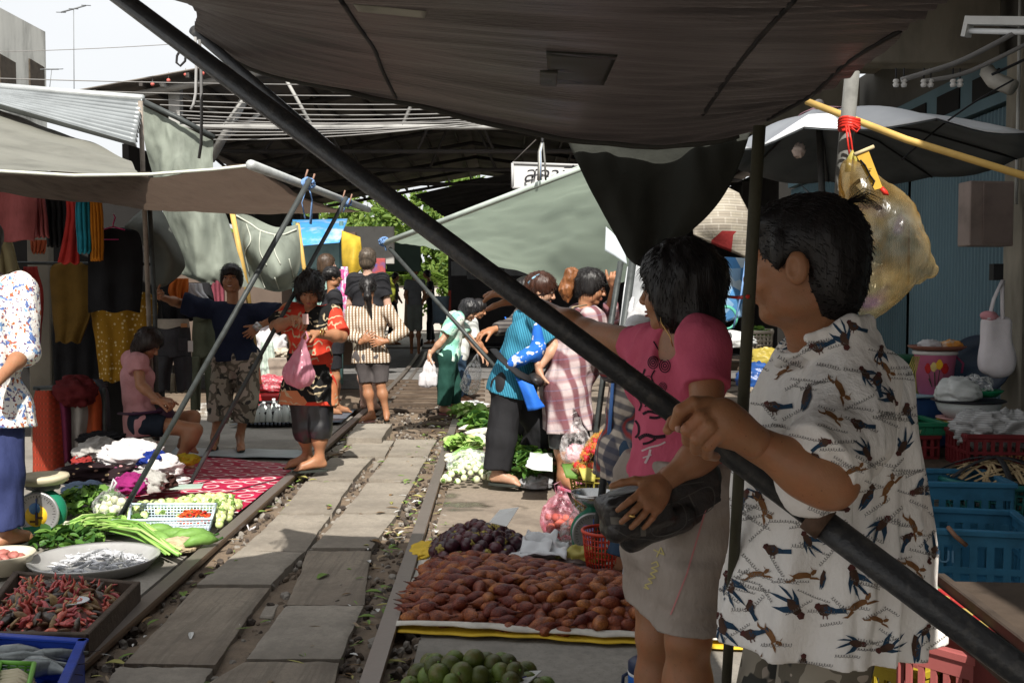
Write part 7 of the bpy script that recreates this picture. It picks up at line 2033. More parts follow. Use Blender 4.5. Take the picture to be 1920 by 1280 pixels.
heap(f2,[(np.array(G(px,py,.115)),(1.57+R.uniform(-.4,.4),R.uniform(-.1,.1),R.uniform(-.5,.5)))for px,py in((5,1245),(52,1240),(92,1236),(20,1262),(62,1258),(-15,1260),(40,1228),(80,1252))],smin=.9,smax=1.2)
c=G(2,1075,0)
T=thing('basin','cream plastic basin of raw red meat at the left edge','basin',c)
MB().lathe(c,[(0,.01),(.12,.01),(.14,.07),(.155,.095),(.15,.10),(.135,.085),(.11,.02),(0,.02)],36).build('bowl',M('cream_plastic',(.52,.47,.36),.4,.2,5),T)
for k in range(9):crumple('meat_piece','raw red meat strip lying in the cream basin','meat',c+V(R.uniform(-.08,.08),R.uniform(-.07,.07),.07+R.uniform(0,.02)),(.04,.025,.018),M('raw_meat',(.36,.13,.11),.35,.4,30,.3),k,.3,(16,10),R.uniform(0,3),'meat pieces in the basin')
q=gp([(-20,1340),(46,1338),(62,1270),(2,1268)],.17)
basket('plastic_basket','lime green basket corner with pale stalks at the lower left','basket',q,.04,M('lime_plastic',(.16,.40,.06),.4,.15),14,3,.004,z0=.17)
for k in range(9):
 a=G(R.uniform(-10,10),1262+k*3,.20);MB_=MB().tube([a,a+V(.06,-.01,.01),a+V(.11,-.03,-.005)],[.008,.010,.007],7)
 tag(MB_.build('stalk',M('pale_stalk',(.50,.44,.30),.6,.25)),'pale vegetable stalk lying on the lime green basket','stalk','pale stalks on the green basket')
T=thing('market_stall','far stall with shiny blue tarpaulin roof behind the slung green tarp','stall',P(600,640,14.5))
g=surf([[P(548,412,15.5),P(600,412,15.5),P(652,410,15.5)],[P(548,432,14.6),P(600,430,14.6),P(645,428,14.6)],[P(548,462,14.2),P(600,458,14.2),P(637,455,14.2)]],24,24)
MB().grid(wob(g,.05,3,2)).build('roof_sheet',M('blue_tarp',(.06,.26,.55),.35,.4,3,.3,10,col2=(.40,.45,.48)),T,solid=.01)
MB().box(P(592,484,15.0),V(.55,.05,.26)).build('board',M('stall_teal',(.26,.40,.40),.7,.2),T)
for px in(552,640):MB().tube([P(px,415,14.8),P(px,720,14.8)],.03,8).build('post',M('stall_post',(.08,.16,.16),.6,.2),T)
MB().box(P(598,630,15.0),V(.6,.4,.05)).build('counter',m_wood,T)
g=surf([[P(640,432,13.6),P(662,440,13.6),P(676,445,13.6)],[P(641,480,13.6),P(662,480,13.4),P(680,478,13.6)],[P(644,512,13.6),P(660,518,13.4),P(684,500,13.6)]],20,20)
tag(MB().grid(wob(g,.05,4,3)).build('hanging_tarp',M('yellow_tarp',(.55,.38,.04),.6,.35,4,.3,14,transl=.2),solid=.01),'yellow tarpaulin hanging beside the tall fair haired man','tarpaulin')
garment('dress','pink and white flowered dress hanging beside the woman in black',[(500,640,652),(560,638,660),(618,632,658)],12.6,fabric('pink_floral',lambda nt,v:mixc(nt,ramp(nt,noise(nt,v,14,2),[(.5,(0,0,0)),(.54,(1,1,1))]),(.55,.10,.28),(.5,.45,.55))),seed=2)
garment('dress','violet flowered dress hanging behind the woman in black',[(505,622,640),(560,624,645),(600,626,648)],13.2,fabric('violet_floral',lambda nt,v:mixc(nt,ramp(nt,noise(nt,v,16,2),[(.5,(0,0,0)),(.54,(1,1,1))]),(.18,.14,.38),(.45,.15,.20))),seed=3)
mb=MB();mb.box(P(704,498,16),V(.14,.02,.12));mb.build
tag(MB().box(P(705,500,16),V(.15,.04,.13),bev=.01).build('poster',M('poster_mix',(.30,.06,.06),.6,.6,9,col2=(.05,.08,.25))),'small red and blue poster beside the tall man’s head','poster')
tag(MB().box(P(690,460,17.5),V(.45,.05,.32),bev=.01).build('sign_board',M('grey_board',(.33,.32,.30),.8,.2)),'blank grey board behind the tall fair haired man','board')
tag(MB().box(P(757,482,20),V(.33,.05,.28),bev=.01).build('sign_board',M('dark_green_board',(.02,.04,.03),.6,.2)),'dark green board hung beside the awning prop in the hall','board')
T=thing('bin','grey blue drum standing in the hall entrance by the carriage','bin',P(826,605,22.5))
MB().lathe(P(826,606,22.5),[(0,0),(.16,0),(.19,.55),(.21,.57),(.20,.60),(0,.60)],20).build('drum',M('drum_blue',(.16,.22,.28),.5,.2),T)
crumple('banana_bunch','green yellow banana bunch hanging in the dark hall stall','bananas',P(722,545,17),(.16,.12,.22),M('banana',(.20,.22,.03),.6,.5,10),2,.4,(24,16),flat=False)
def lowbox(name,label,cat,px,py,d,h,mat,z=None):
 c=P(px,py,d);return tag(MB().box(c,h,bev=min(h)*.2).build(name,mat),label,cat)
m_redp=M('red_plastic',(.40,.03,.03),.4,.2)
q=gp([(468,800),(566,798),(560,778),(478,778)]);basket('plastic_crate','black lattice crate of white bottles behind the man in navy','crate',q,.14,M('black_plastic',(.02,.02,.022),.5,.2),10,3,.010)
bt=thing('bottle','white capped plastic bottle standing in the black crate','bottle',(0,0,0),'bottles in the black crate')
MB().lathe((0,0,0),[(0,0),(.035,0),(.037,.09),(.030,.12),(.014,.14),(.014,.16)],12).build('body',M('milky_plastic',(.58,.62,.60),.3,.2,perobj=.15),bt);MB().lathe((0,0,.155),[(.017,0),(.017,.025),(0,.026)],10).build('cap',M('cap_white',(.7,.7,.7),.4,.1),bt)
heap(bt,[(G(480+11.5*(i%8)+R.uniform(-3,3),781+5*(i//8),.05),(R.uniform(-.2,.2),R.uniform(-.2,.2),0))for i in range(24)])
lowbox('plastic_tub','flat red plastic tub of meat behind the bamboo pole','tub',505,748,12.4,V(.30,.2,.07),m_redp)
crumple('meat_heap','heap of red and white meat strips on the red tub','meat',P(512,722,12.6),(.30,.2,.12),M('meat_mix',(.42,.06,.08),.5,.6,30,.5,col2=(.6,.5,.5)),2,.4)
crumple('plastic_bag','white plastic bags heaped by the far bamboo pole','bag',P(505,645,13.2),(.26,.2,.24),m_wbag,5,.4)
crumple('cloth','red and white striped cloth bundle on the far counter','cloth',P(524,618,13.4),(.22,.18,.10),fabric('red_white_stripe',lambda nt,v:mixc(nt,stripe(nt,sepxyz(nt,v)[0],.05,.5),(.6,.58,.55),(.5,.04,.05))),6,.3)
lowbox('wooden_crate','weathered wooden crate among the far goods by the tunic woman','crate',528,690,13.0,V(.16,.15,.14),M('grey_wood',(.26,.22,.18),.9,.4,6))
crumple('fish_heap','pale dried fish spread on the far counter','fish',P(520,662,13.1),(.18,.16,.07),M('dried_fish',(.45,.40,.32),.7,.5,20,.6),7,.5)
garment('cloth','pale green striped cloth draped over the far counter',[(640,490,512),(680,488,516),(712,486,518)],12.9,M('pale_green_cloth',(.42,.50,.44),.8,.2),seed=1)
tag(MB().lathe(P(500,590,13.0),[(0,0),(.14,.0),(.16,.05),(.0,.05)],20).build('red_lid',m_redp),'round red lid on top of the far stall goods','lid')
crumple('plastic_bag','clear bag and water bottle lying by the navy man’s foot','bag',G(390,770,.05),(.16,.1,.09),film('clear_film3',(1,1,.98),.5),8,.4)
crumple('melon','pale green melon lying beside the clear bag','melon',G(440,778,.06),(.09,.09,.08),M('melon_pale',(.42,.46,.34),.5,.2),1,.08)
crumple('cabbage','yellow green cabbage behind the olive cargo trousers','cabbage',G(405,763,.05),(.10,.09,.07),M('cabbage_leaf',(.38,.40,.12),.5,.4,14),3,.35)
mb=MB();mb.box(P(470,560,15.5),V(1.6,.06,1.0));tag(mb.build('stall_backdrop',M('brown_board',(.10,.075,.06),.9,.4,2)),'brown board wall closing the far stalls behind the green tarps','wall')
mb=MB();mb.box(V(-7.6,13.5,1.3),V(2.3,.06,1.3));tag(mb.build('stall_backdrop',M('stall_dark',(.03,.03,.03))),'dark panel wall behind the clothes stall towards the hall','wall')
m_sack=M('woven_sack',(.55,.52,.46),.8,.25,8,.4,40);m_ysack=M('yellow_sack',(.60,.40,.03),.6,.25,6,.3,20)
q=gp([(742,1182),(1420,1215),(1330,1030),(792,1030)])
g=np.array([[(q[0]*(1-u)+q[1]*u)*(1-v)+(q[3]*(1-u)+q[2]*u)*v for u in np.linspace(0,1,60)]for v in np.linspace(0,1,30)])
g=wob(g,.010,7,2,d=(0,0,1));g=wob(g,.012,12,3,d=(0,1,0));g[...,2]+=.006
g[0,:,2]+=.015;g[1,:,2]+=.022
T=thing('sack_mat','white woven sack spread under the heap of brown scaly fruit','sack',np.mean(q,0))
MB().grid(g).build('sheet',m_sack,T,solid=.004)
g2=g.copy()[:6];g2[...,1]-=.03;g2[...,2]=.004+.004*vnoise(g2[...,0]*9,g2[...,1]*9,g2[...,2]*0);g2[...,0]+=.01
MB().grid(g2).build('yellow_edge',m_ysack,T,solid=.003)
crumple('yellow_cloth','crumpled yellow sack corner beside the rail and dark fruit','sack',G(796,1030,.01),(.07,.17,.02),m_ysack,3,.4)
def scaly():
 m,nt,b,out=newmat('salak_skin');v=coords(nt)
 vo=N(nt,'ShaderNodeTexVoronoi',Scale=190.0,Randomness=.8);nt.links.new(v,vo.inputs['Vector'])
 c=ramp(nt,noise(nt,v,26,5),[(.32,(.075,.015,.009)),(.5,(.215,.043,.015)),(.68,(.32,.085,.026))])
 c=mixc(nt,ramp(nt,vo.outputs['Distance'],[(.25,(0,0,0)),(.75,(.45,.45,.45))]),c,(.045,.010,.006))
 oi=nt.nodes.new('ShaderNodeObjectInfo');hs=N(nt,'ShaderNodeHueSaturation');nt.links.new(c,hs.inputs['Color'])
 nt.links.new(math_(nt,'MULTIPLY_ADD',oi.outputs['Random'],1.0,.55),hs.inputs['Value']);nt.links.new(math_(nt,'MULTIPLY_ADD',oi.outputs['Random'],.035,.485),hs.inputs['Hue'])
 nt.links.new(hs.outputs[0],b.inputs['Base Color']);b.inputs['Roughness'].default_value=.42;b.inputs['Specular IOR Level'].default_value=.4
 bump(nt,b,math_(nt,'SUBTRACT',1.0,vo.outputs['Distance']),.7,.004);return m
m_salak=scaly()
T=thing('snake_fruit','reddish brown scaly pointed fruit in the big heap on the sack','fruit',(0,0,0),'brown scaly fruit heaped on the sack')
pr_=[(.0,-.046),(.008,-.044),(.018,-.033),(.0255,-.014),(.0265,.0),(.021,.016),(.0125,.030),(.006,.043),(.0025,.058),(0,.064)]
MB().lathe((0,0,0),[(r*.98,z*1.12)for r,z in pr_],14).build('fruit',m_salak,T);MB().tube([V(0,0,.066),V(.002,0,.078)],[.0025,.001],5).build('tip',M('fruit_tip',(.06,.02,.012),.8,.2),T)
outl=gp([(752,1168),(900,1178),(1040,1192),(1200,1196),(1380,1196),(1345,1130),(1250,1110),(1150,1096),(1090,1085),(985,1068),(880,1058),(805,1066),(775,1105)])
tag(bed('fruit_heap',outl,.05,m_salak,.01,.42),'solid brown bulk of the scaly fruit heap under the top layer','fruit',kind='stuff')
sp=mound(outl,300,.095,.024,edge=.36)
sp=[(p,(math.pi/2+R.uniform(-.35,.35),R.uniform(-.4,.4),R.choice((1,-1))*(math.pi/2+R.gauss(0,.55))))for p,e in sp]
heap(T,sp,smin=.9,smax=1.22)
v0=np.array([v.co[:]for v in T.children[0].data.vertices]);f0=[tuple(p.vertices)for p in T.children[0].data.polygons]
E_=__import__('mathutils').Euler
xf=[]
for p,e in mound(outl,380,.080,.022,edge=.36):
 xf.append((0,np.array(E_((math.pi/2+R.uniform(-.4,.4),R.uniform(-.3,.3),R.uniform(-3,3))).to_matrix()),p-V(0,0,.012)))
tag(merge_scatter('fruit_underlayer',[(v0,f0)],xf,m_salak,None,True),'lower layer of brown scaly fruit in the heap','fruit',kind='stuff')
m_mang=M('mangosteen_skin',(.05,.012,.020),.34,.5,14,.1,spec=.5,perobj=.5,col2=(.025,.010,.014));m_mcap=M('mangosteen_cap',(.30,.24,.06),.6,.4,30)
T=thing('mangosteen','dark purple round fruit with yellow green cap behind the brown heap','fruit',(0,0,0),'dark purple fruit heaped behind the brown heap')
MB().ell((0,0,0),(.035,.035,.032),None,16,11).build('fruit',m_mang,T)
mb=MB()
for k in range(4):mb.ell(zrot(k*1.571)@V(.011,0,.0305),(.012,.009,.003),zrot(k*1.571)@np.array(E_((0,.35,0)).to_matrix()),8,6)
mb.tube([V(0,0,.030),V(.003,0,.042)],.0035,6);mb.build('cap',m_mcap,T)
outm=gp([(800,1060),(880,1070),(985,1062),(992,1035),(960,1018),(880,1012),(825,1022)])
tag(bed('mangosteen_heap',outm,.07,m_mang,.01,.16),'dark bulk under the purple fruit','fruit',kind='stuff')
heap(T,[(p,(R.uniform(-1.9,1.9)+.8,R.uniform(-1.6,1.6),R.uniform(-3,3)))for p,e in mound(outm,62,.085,.033,edge=.16)])
def card(label,q,mat,scribs,pen):
 T=thing('price_card',label,'price card',np.mean(q,0))
 n=np.cross(q[1]-q[0],q[3]-q[0]);n=unit(n)
 if np.dot(n,CAM-q[0])<0:n=-n
 MB().prism(q,-n*.003).build('card',mat,T)
 mb=MB()
 for pts in scribs:
  mb.tube([q[0]+(q[1]-q[0])*x+(q[3]-q[0])*y+n*.0012 for x,y in pts],.0022,4)
 mb.build('writing',pen,T)
m_pen=M('blue_pen',(.08,.06,.30),.6,.1)
card('white handwritten card tilted above the dark purple fruit',[P(917,978,5.05),P(950,986,5.02),P(973,950,5.22),P(937,955,5.24)],m_paper,[[(.1,.15),(.2,.4),(.3,.2),(.45,.35),(.5,.15),(.65,.3),(.8,.2)],[(.1,.6),(.9,.62)],[(.15,.75),(.9,.78)]],m_pen)
def crumple_sheet(label,pxq,z,mat,seed,amp=.04,name='plastic_sheet',cat='sheet'):
 q=gp(pxq,z)
 g=np.array([[(q[0]*(1-u)+q[1]*u)*(1-v)+(q[3]*(1-u)+q[2]*u)*v for u in np.linspace(0,1,26)]for v in np.linspace(0,1,26)])
 n=1-np.abs(vnoise(g[...,0]*7+seed,g[...,1]*7,g[...,2]*0))*2+.5*vnoise(g[...,0]*17,g[...,1]*17+seed,g[...,2]*0)
 g[...,2]+=amp*n
 return tag(MB().grid(g).build(name,mat,solid=.002),label,cat)
m_wsheet=M('white_poly',(.66,.67,.68),.4,.1,6,.2,20,transl=.25)
crumple_sheet('crumpled white plastic sheet lying behind the brown fruit heap',[(950,1056),(1062,1060),(1068,1022),(985,1006)],.05,m_wsheet,2,.05)
crumple_sheet('crumpled thin white bag beside the purple fruit',[(975,1035),(1030,1040),(1050,1005),(990,1000)],.09,m_wsheet,7,.04,'plastic_bag','bag')
crumple('plastic_bag','yellow plastic bag lying by the foot of the grey pole','bag',G(1090,1048,.05),(.11,.08,.06),M('yellow_film',(.46,.40,.10),.35,.2,5,.4,16,transl=.3),4,.4)
crumple('plastic_bag','dark brown plastic bag lying between white sheet and yellow bag','bag',G(1070,1062,.03),(.15,.06,.035),M('brown_film',(.09,.065,.06),.35,.3,5,.4,16),6,.4)
def standbag(label,px,py,w,h,mat,seed=0,z=0,at=None):
 c=G(px,py,z)if at is None else at
 T=thing('plastic_bag',label,'bag',c)
 S=Sdf(.006);S.ell(c+V(0,0,h*.38),(w,w*.75,h*.4));S.cap(c+V(0,0,h*.6),c+V(w*.1,0,h),w*.6,w*.22,k=.05)
 S.cut(c+V(0,0,.004),V(0,0,-1))
 mk_sdf(T,'film',S,mat,lambda x,y,z_:.012*vnoise(x*30+seed,y*30,z_*9)+.006*vnoise(x*60,y*60+seed,z_*20))
 MB().tube([c+V(-w*.2,0,h*.95),c+V(-w*.3,0,h*1.12),c+V(0,0,h*1.18),c+V(w*.2,0,h*.95)],.008,6,flat=.5).build('handle',mat,T)
 return T
standbag('pink plastic bag of tan fruit standing behind the purple fruit',1050,1012,.105,.27,film('pink_clear',(1,.62,.72),.55),1)
standbag('half clear white plastic bag beside the green scale',1082,1035,.085,.22,film('milky_film',(.95,.95,.95),.6),5)
e3=thing('tan_fruit','tan fruit inside the pink plastic bag','fruit',(0,0,0),'tan fruit inside the pink bag')
MB().ell((0,0,0),.024,None,12,8).build('skin',M('tan_skin',(.42,.25,.14),.6,.3,20,perobj=.3),e3)
c=G(1050,1012);heap(e3,[(c+V(R.uniform(-.06,.06),R.uniform(-.04,.04),R.uniform(.03,.13)),(0,0,0))for k in range(22)])
scale_(G(1112,1042),-.05,'green spring scale with steel bowl and violet dial behind the grey pole','bowl',(.01,.20,.14),.92,False)
def roundbasket(name,label,cat,c,r0,r1,h,mat,n=36,rows=7,t=.004,group=None):
 T=thing(name,label,cat,c,group)
 mb=MB();mb.lathe(c,[(0,.006),(r0,.006),(r0,.0),(0,0)],30);mb.build('base',mat,T)
 mb=MB()
 for k in range(n):
  a=2*math.pi*k/n;u=V(math.cos(a),math.sin(a),0);mb.tube([c+u*r0,c+u*(r0+r1)*.52+V(0,0,h*.5),c+u*r1+V(0,0,h)],t,4,flat=.6)
 for j in range(1,rows):
  f=j/rows;r=r0+(r1-r0)*f
  mb.tube([c+V(math.cos(a)*r,math.sin(a)*r,h*f)for a in np.linspace(0,2*math.pi,33)],t*.9,4)
 mb.build('wall',mat,T)
 mb=MB();mb.tube([c+V(math.cos(a)*r1,math.sin(a)*r1,h)for a in np.linspace(0,2*math.pi,41)],t*2.4,7);mb.build('rim',mat,T)
 return T
roundbasket('plastic_basket','red plastic basket behind the grey pole foot','basket',G(1138,1082),.085,.115,.22,M('red_basket',(.48,.045,.02),.4,.2),40,8,.0035)
q=[P(1145,1112,4.35),P(1215,1105,4.25),P(1215,1066,4.45),P(1150,1088,4.5)]
card('red card with black marks stuck in the right side of the fruit heap',q,M('red_card',(.45,.035,.04),.6,.2),[[(.1,.3),(.3,.5),(.5,.3),(.7,.6),(.9,.4)],[(.2,.7),(.5,.6),(.8,.8)],[(.3,.2),(.35,.8)]],M('black_ink',(.015,.015,.018)))
T=thing('green_mandarin','dark green round citrus in the pile at the bottom edge','fruit',(0,0,0),'green citrus piled at the bottom edge')
MB().ell((0,0,0),(.036,.036,.033),None,18,12).build('fruit',M('citrus_green',(.085,.115,.018),.4,.45,11,.3,160,spec=.4,perobj=.45,col2=(.13,.10,.03)),T);MB().lathe((0,0,.031),[(.006,0),(.004,.004),(0,.004)],7).build('stem',m_cap,T)
outc=gp([(745,1330),(1040,1330),(1000,1278),(905,1262),(790,1262)])
heap(T,mound(outc,42,.05,.034,edge=.14)+mound(gp([(800,1330),(990,1330),(960,1285),(810,1285)]),16,.03,.034,z0=.06,edge=.15))
card('white handwritten card lying on the green citrus pile',[P(925,1284,3.25),P(985,1284,3.22),P(1016,1256,3.4),P(950,1258,3.42)],m_paper,[[(.2,.2),(.4,.5),(.5,.3),(.8,.6)]],m_pen)
c=G(1212,1318)
T=thing('cooler_jug','small blue cooler jug with dark lid behind the brown legs','cooler',c)
MB().lathe(c,[(0,0),(.055,0),(.06,.01),(.06,.10),(.056,.105)],28).build('body',M('cooler_blue',(.02,.12,.45),.35,.15),T);MB().lathe(c+V(0,0,.105),[(.058,0),(.060,.004),(.060,.03),(.05,.038),(0,.04)],28).build('lid',M('cooler_navy',(.02,.03,.07),.4,.1),T)
MB().lathe(c+V(0,0,.098),[(.061,0),(.061,.008),(.058,.008)],28).build('band',M('cooler_white',(.7,.7,.7),.4,.1),T)
MB().tube([c+V(-.058,0,.10),c+V(-.075,0,.09),c+V(-.078,0,.05)],.006,6).build('handle',M('cooler_navy',(.02,.03,.07)),T)
e4=eggplant('small white green eggplant in the heap beside the far right rail','white eggplants beside the far right rail',(m_eggw,m_cap))
heap(e4,mound(gp([(828,912),(930,914),(925,880),(905,862),(850,862)]),95,.09,.026,edge=.22))
e5=eggplant('green striped eggplant in the pile by the black sandal','green eggplants by the black sandal',(m_eggg,m_cap))
heap(e5,mound(gp([(945,914),(1004,912),(1000,880),(950,878)]),46,.07,.026,edge=.15))
e6=eggplant('tiny pale eggplant in the small group by the white radishes','pale eggplants by the radishes',(m_eggw,m_cap))
heap(e6,mound(gp([(880,838),(912,838),(910,822),(882,822)]),20,.04,.026,edge=.1))
crumple('plastic_bag','big clear plastic bag spread over the white eggplants','bag',G(880,868,.10),(.17,.13,.09),film('clear_film4',(.97,1,1),.5),9,.3)
leafy('leafy_greens','bunch of dark broad leaves on the sunlit vegetable strip','greens',G(903,800,.05),(.20,.25,.14),150,.13,m_herb,11)
leafy('leafy_greens','pale lettuce like greens beside the far rail end','greens',G(880,775,.05),(.22,.35,.10),170,.10,[m_lime[0],m_herb[1],m_lime[1]],12)
leafy('leafy_greens','pale green cabbage leaves spread by the rail','greens',G(868,838,.04),(.16,.20,.10),150,.11,[m_lime[0],m_lime[1],m_herb[1]],13)
leafy('leafy_greens','loose green leaves heaped behind the black trousers','greens',G(985,880,.1),(.22,.22,.16),170,.10,m_herb,14)
leafy('leafy_greens','green herbs piled on the upper wicker tray','greens',P(1005,822,7.9),(.24,.2,.07),240,.07,m_herb,15)
leafy('leafy_greens','green herbs stacked just below the upper wicker tray','greens',P(1008,848,7.7),(.20,.18,.08),160,.07,m_herb,16)
leafy('leafy_greens','bright mustard greens between trouser leg and wicker tray','greens',P(975,850,7.8),(.18,.2,.10),170,.09,[m_lime[0],m_herb[1],m_lime[2]],17)
crumple('paper_litter','white crumpled papers strewn among the far vegetables','paper',G(868,760,.03),(.25,.3,.05),m_paper,3,.6)
m_rad=M('radish_white',(.62,.60,.52),.5,.15,10)
for i,(a,b)in enumerate((((868,812),(925,806)),((872,820),(930,818)),((860,804),(905,796)),((866,826),(918,828)))):
 p,q2=G(*a,.06),G(*b,.06)
 T=thing('white_radish','long white radish lying across the vegetable strip','radish',p,'white radishes on the vegetable strip')
 MB().tube([p,p*.7+q2*.3,p*.3+q2*.7,q2],[.006,.028,.034,.022],12).build('root',m_rad,T);MB().tube([q2,q2+V(.06,0,.03)],[.012,.004],6).build('stalk',m_lime[0],T)
T=thing('spring_onion_bundle','bundle of pale spring onions lying along the far right rail','spring onions',G(850,845))
for k in range(24):
 a=G(838+R.uniform(-4,6),858+R.uniform(-8,8),.03+R.uniform(0,.05));b=G(895+R.uniform(-15,15),842+R.uniform(-8,8),.04+R.uniform(0,.06))
 MB().tube([a,a*.8+b*.2],[.010,.007],7).build('bulb',M('onion_white',(.6,.6,.5)),T);MB().tube([a*.8+b*.2,(a+b)/2+V(0,0,.03),b],[.007,.006,.003],6).build('leaf',m_lime[k%3],T)
m_wick=M('wicker',(.20,.12,.06),.8,.4,30,.6,60)
for l,px,py,d,r in(('flat wicker tray of herbs raised behind the trouser leg',1005,838,7.8,.27),('flat wicker tray with a pale packet in front of the herb trays',1008,866,7.3,.21)):
 T=thing('wicker_tray',l,'tray',P(px,py,d));c=P(px,py,d)
 MB().lathe(c,[(0,0),(r*.9,0),(r,.03),(r*.98,.035),(r*.86,.012),(0,.012)],36).build('dish',m_wick,T)
 for k in range(3):
  a=k*2.1+.4;p=c+V(math.cos(a)*r*.7,math.sin(a)*r*.7,0);MB().tube([p,V(p[0],p[1],-.015)],.02,7).build('leg',m_wick,T)
crumple_sheet('pale printed packet lying on the front wicker tray',[(985,880),(1036,880),(1036,850),(995,852)],.22,M('pale_packet',(.55,.60,.56),.5,.25,12),4,.03,'packet','packet')
crumple('plastic_bag','grey crumpled plastic lying under the wicker trays','bag',G(1005,905,.03),(.10,.08,.05),M('grey_film',(.40,.40,.42),.3,.3,6,.4,20,transl=.2),12,.5)
m_ramb=M('rambutan_skin',(.52,.055,.03),.5,.3,20,perobj=.35);m_hair=M('rambutan_hair',(.42,.26,.05),.6,.3,20)
T=thing('rambutan','hairy red rambutan in the pile on the raised basket','rambutan',(0,0,0),'rambutans piled on the raised basket')
MB().ell((0,0,0),(.024,.024,.028),None,12,8).build('fruit',m_ramb,T)
mb=MB()
for k in range(70):
 u=rng.normal(size=3);u/=np.linalg.norm(u);w_=unit(u+rng.normal(size=3)*.35)
 mb.tube([u*.023,u*.023+w_*.007,u*.023+w_*.016],[.0016,.0012,.0004],4,cap=False)
mb.build('hairs',m_hair,T)
zc=P(1122,880,6.2)[2]
outr=[P(1074,880,6.2),P(1170,880,6.2),P(1172,880,6.55),P(1085,880,6.55)]
outr=[V(p[0],p[1],zc)for p in(P(1080,880,6.1),P(1165,880,6.1),P(1180,880,6.5),P(1095,880,6.5))]
rsp=mound(outr,64,.16,.028,z0=zc,edge=.15)+[(p+V(0,0,.10),e)for p,e in mound([outr[0]*.75+outr[2]*.25,outr[1]*.75+outr[3]*.25,outr[2]*.75+outr[0]*.25,outr[3]*.75+outr[1]*.25],20,.06,.028,z0=zc+.02,edge=.1)]
heap(T,rsp)
c=np.mean(outr,0);c[2]=zc-.02
T=thing('wicker_tray','round wicker tray lined with banana leaf holding the rambutans','tray',c)
MB().lathe(c,[(0,0),(.23,0),(.26,.03),(.255,.04),(.225,.012),(0,.012)],36).build('dish',m_wick,T)
for k in range(7):
 a=-2.6+k*.55;p=c+V(math.cos(a)*.24,math.sin(a)*.24,.035)
 g=surf([[p+V(-.05,.03,.02),p+V(.05,.03,.02)],[p+V(-.05,-.03,.01),p+V(.05,-.02,.0)],[p+V(-.03,-.06,-.05),p+V(.04,-.05,-.06)]],6,8)
 MB().grid(g).build('banana_leaf',(m_herb[1],M('leaf_yellowing',(.40,.36,.08),.6,.3),m_herb[0])[k%3],T,solid=.003)
roundbasket('plastic_basket','olive yellow plastic basket carrying the rambutan tray','basket',V(c[0],c[1],-.015),.15,.21,c[2]+.005,M('olive_plastic',(.24,.20,.03),.4,.3),26,7,.006)
standbag('clear bag with pink and white wrappers left of the rambutans',0,0,.10,.28,film('clear_film5',(1,.97,.97),.5),3,at=c+V(-.17,-.06,.035))
crumple('wrapper_bag','pink and white wrappers inside the clear bag by the rambutans','wrappers',c+V(-.17,-.06,.10),(.06,.05,.07),M('pink_white_wrap',(.55,.30,.34),.4,.5,16,.3,col2=(.6,.58,.55)),3,.4)
T=thing('market_umbrella','white topped market umbrella with dark underside and pink cap','umbrella',P(1545,900,5.6))
ap=P(1535,214,5.55);rc=P(1640,288,5.6);rad=.78
def rimp(a):return rc+V(math.cos(a)*rad,math.sin(a)*rad*1.05,-.05*math.sin(a)-.02*math.cos(a))
n=8;g=np.zeros((12,n*6,3))
for j in range(12):
 t=j/11
 for i in range(n*6):
  a=2*math.pi*i/(n*6);sc_=abs(math.sin(a*n/2))
  g[j,i]=ap+(rimp(a)-ap)*t+V(0,0,.05*math.sin(t*math.pi)-.035*t*sc_)-(rimp(a)-rc)*.05*sc_*t
m_umb,nt,b,out=newmat('umbrella_cloth')
geo=nt.nodes.new('ShaderNodeNewGeometry')
b.inputs['Roughness'].default_value=.8
zz=sepxyz(nt,geo.outputs['Normal'])[2]
nt.links.new(ramp(nt,noise(nt,coords(nt),4,4),[(.3,(.55,.57,.60)),(.7,(.68,.70,.72))]),b.inputs['Base Color'])
MB().grid(g,close=True).build('canopy',m_umb,T,solid=.003)
g2=g.copy();g2[...,2]-=.008
MB().grid(g2,close=True).build('lining',M('umbrella_lining',(.10,.112,.118),.9,.3,4),T,solid=.002)
g3=np.array([[ap+(rimp(2*math.pi*i/48)-ap)*t+V(0,0,.035-.03*t+.012)for i in range(48)]for t in(0.0,.12,.22)])
MB().grid(g3,close=True).build('cap',M('pink_cap',(.60,.34,.38),.7,.15),T,solid=.003)
MB().ell(ap+V(0,0,.05),(.03,.03,.03)).build('finial',M('finial_grey',(.45,.42,.40),.5,.1),T)
MB().tube([ap,P(1543,400,5.6),G(1560,1010)],.018,10).build('pole',M('umbrella_pole',(.06,.06,.06),.6,.2),T)
hub=ap+V(.01,0,-.30)
for k in range(8):
 a=2*math.pi*k/8;e=rimp(a)
 mb=MB();mb.tube([ap+V(0,0,-.02),(ap+e)/2+V(0,0,.03),e+V(0,0,-.01)],.006,5);o=mb.build('rib',m_blk,T);MB().tube([hub,(ap+e)/2+V(0,0,.02)],.005,5).build('strut',m_blk,o)
tag(crumple('rag','small pale rag tied under the umbrella edge','rag',P(1498,282,5.2),(.03,.03,.035),M('pale_rag',(.42,.34,.30),.8,.4,20),2,.5,(18,12),flat=False),cat='rag')
m_red=M('red_ribbon',(.50,.03,.02),.35,.2,6,.2)
T=thing('ribbon','glossy red ribbon knotted round the grey post above the hanging bag','ribbon',P(1590,230,3.05))
mb=MB()
for k in range(4):mb.tube([P(1592,225+k*5,3.05)+V(math.cos(a)*.028,math.sin(a)*.028,.004*math.sin(a*2))for a in np.linspace(0,6.3,16)],.006,6)
mb.build('knot',m_red,T)
for pl in([(1590,235),(1596,265),(1600,300),(1606,312)],[(1586,235),(1590,270),(1593,292)],[(1600,232),(1612,240),(1606,248),(1596,240)]):MB().tube([P(x,y,3.0)for x,y in pl],.006,6,flat=.5).build('tail',m_red,T)
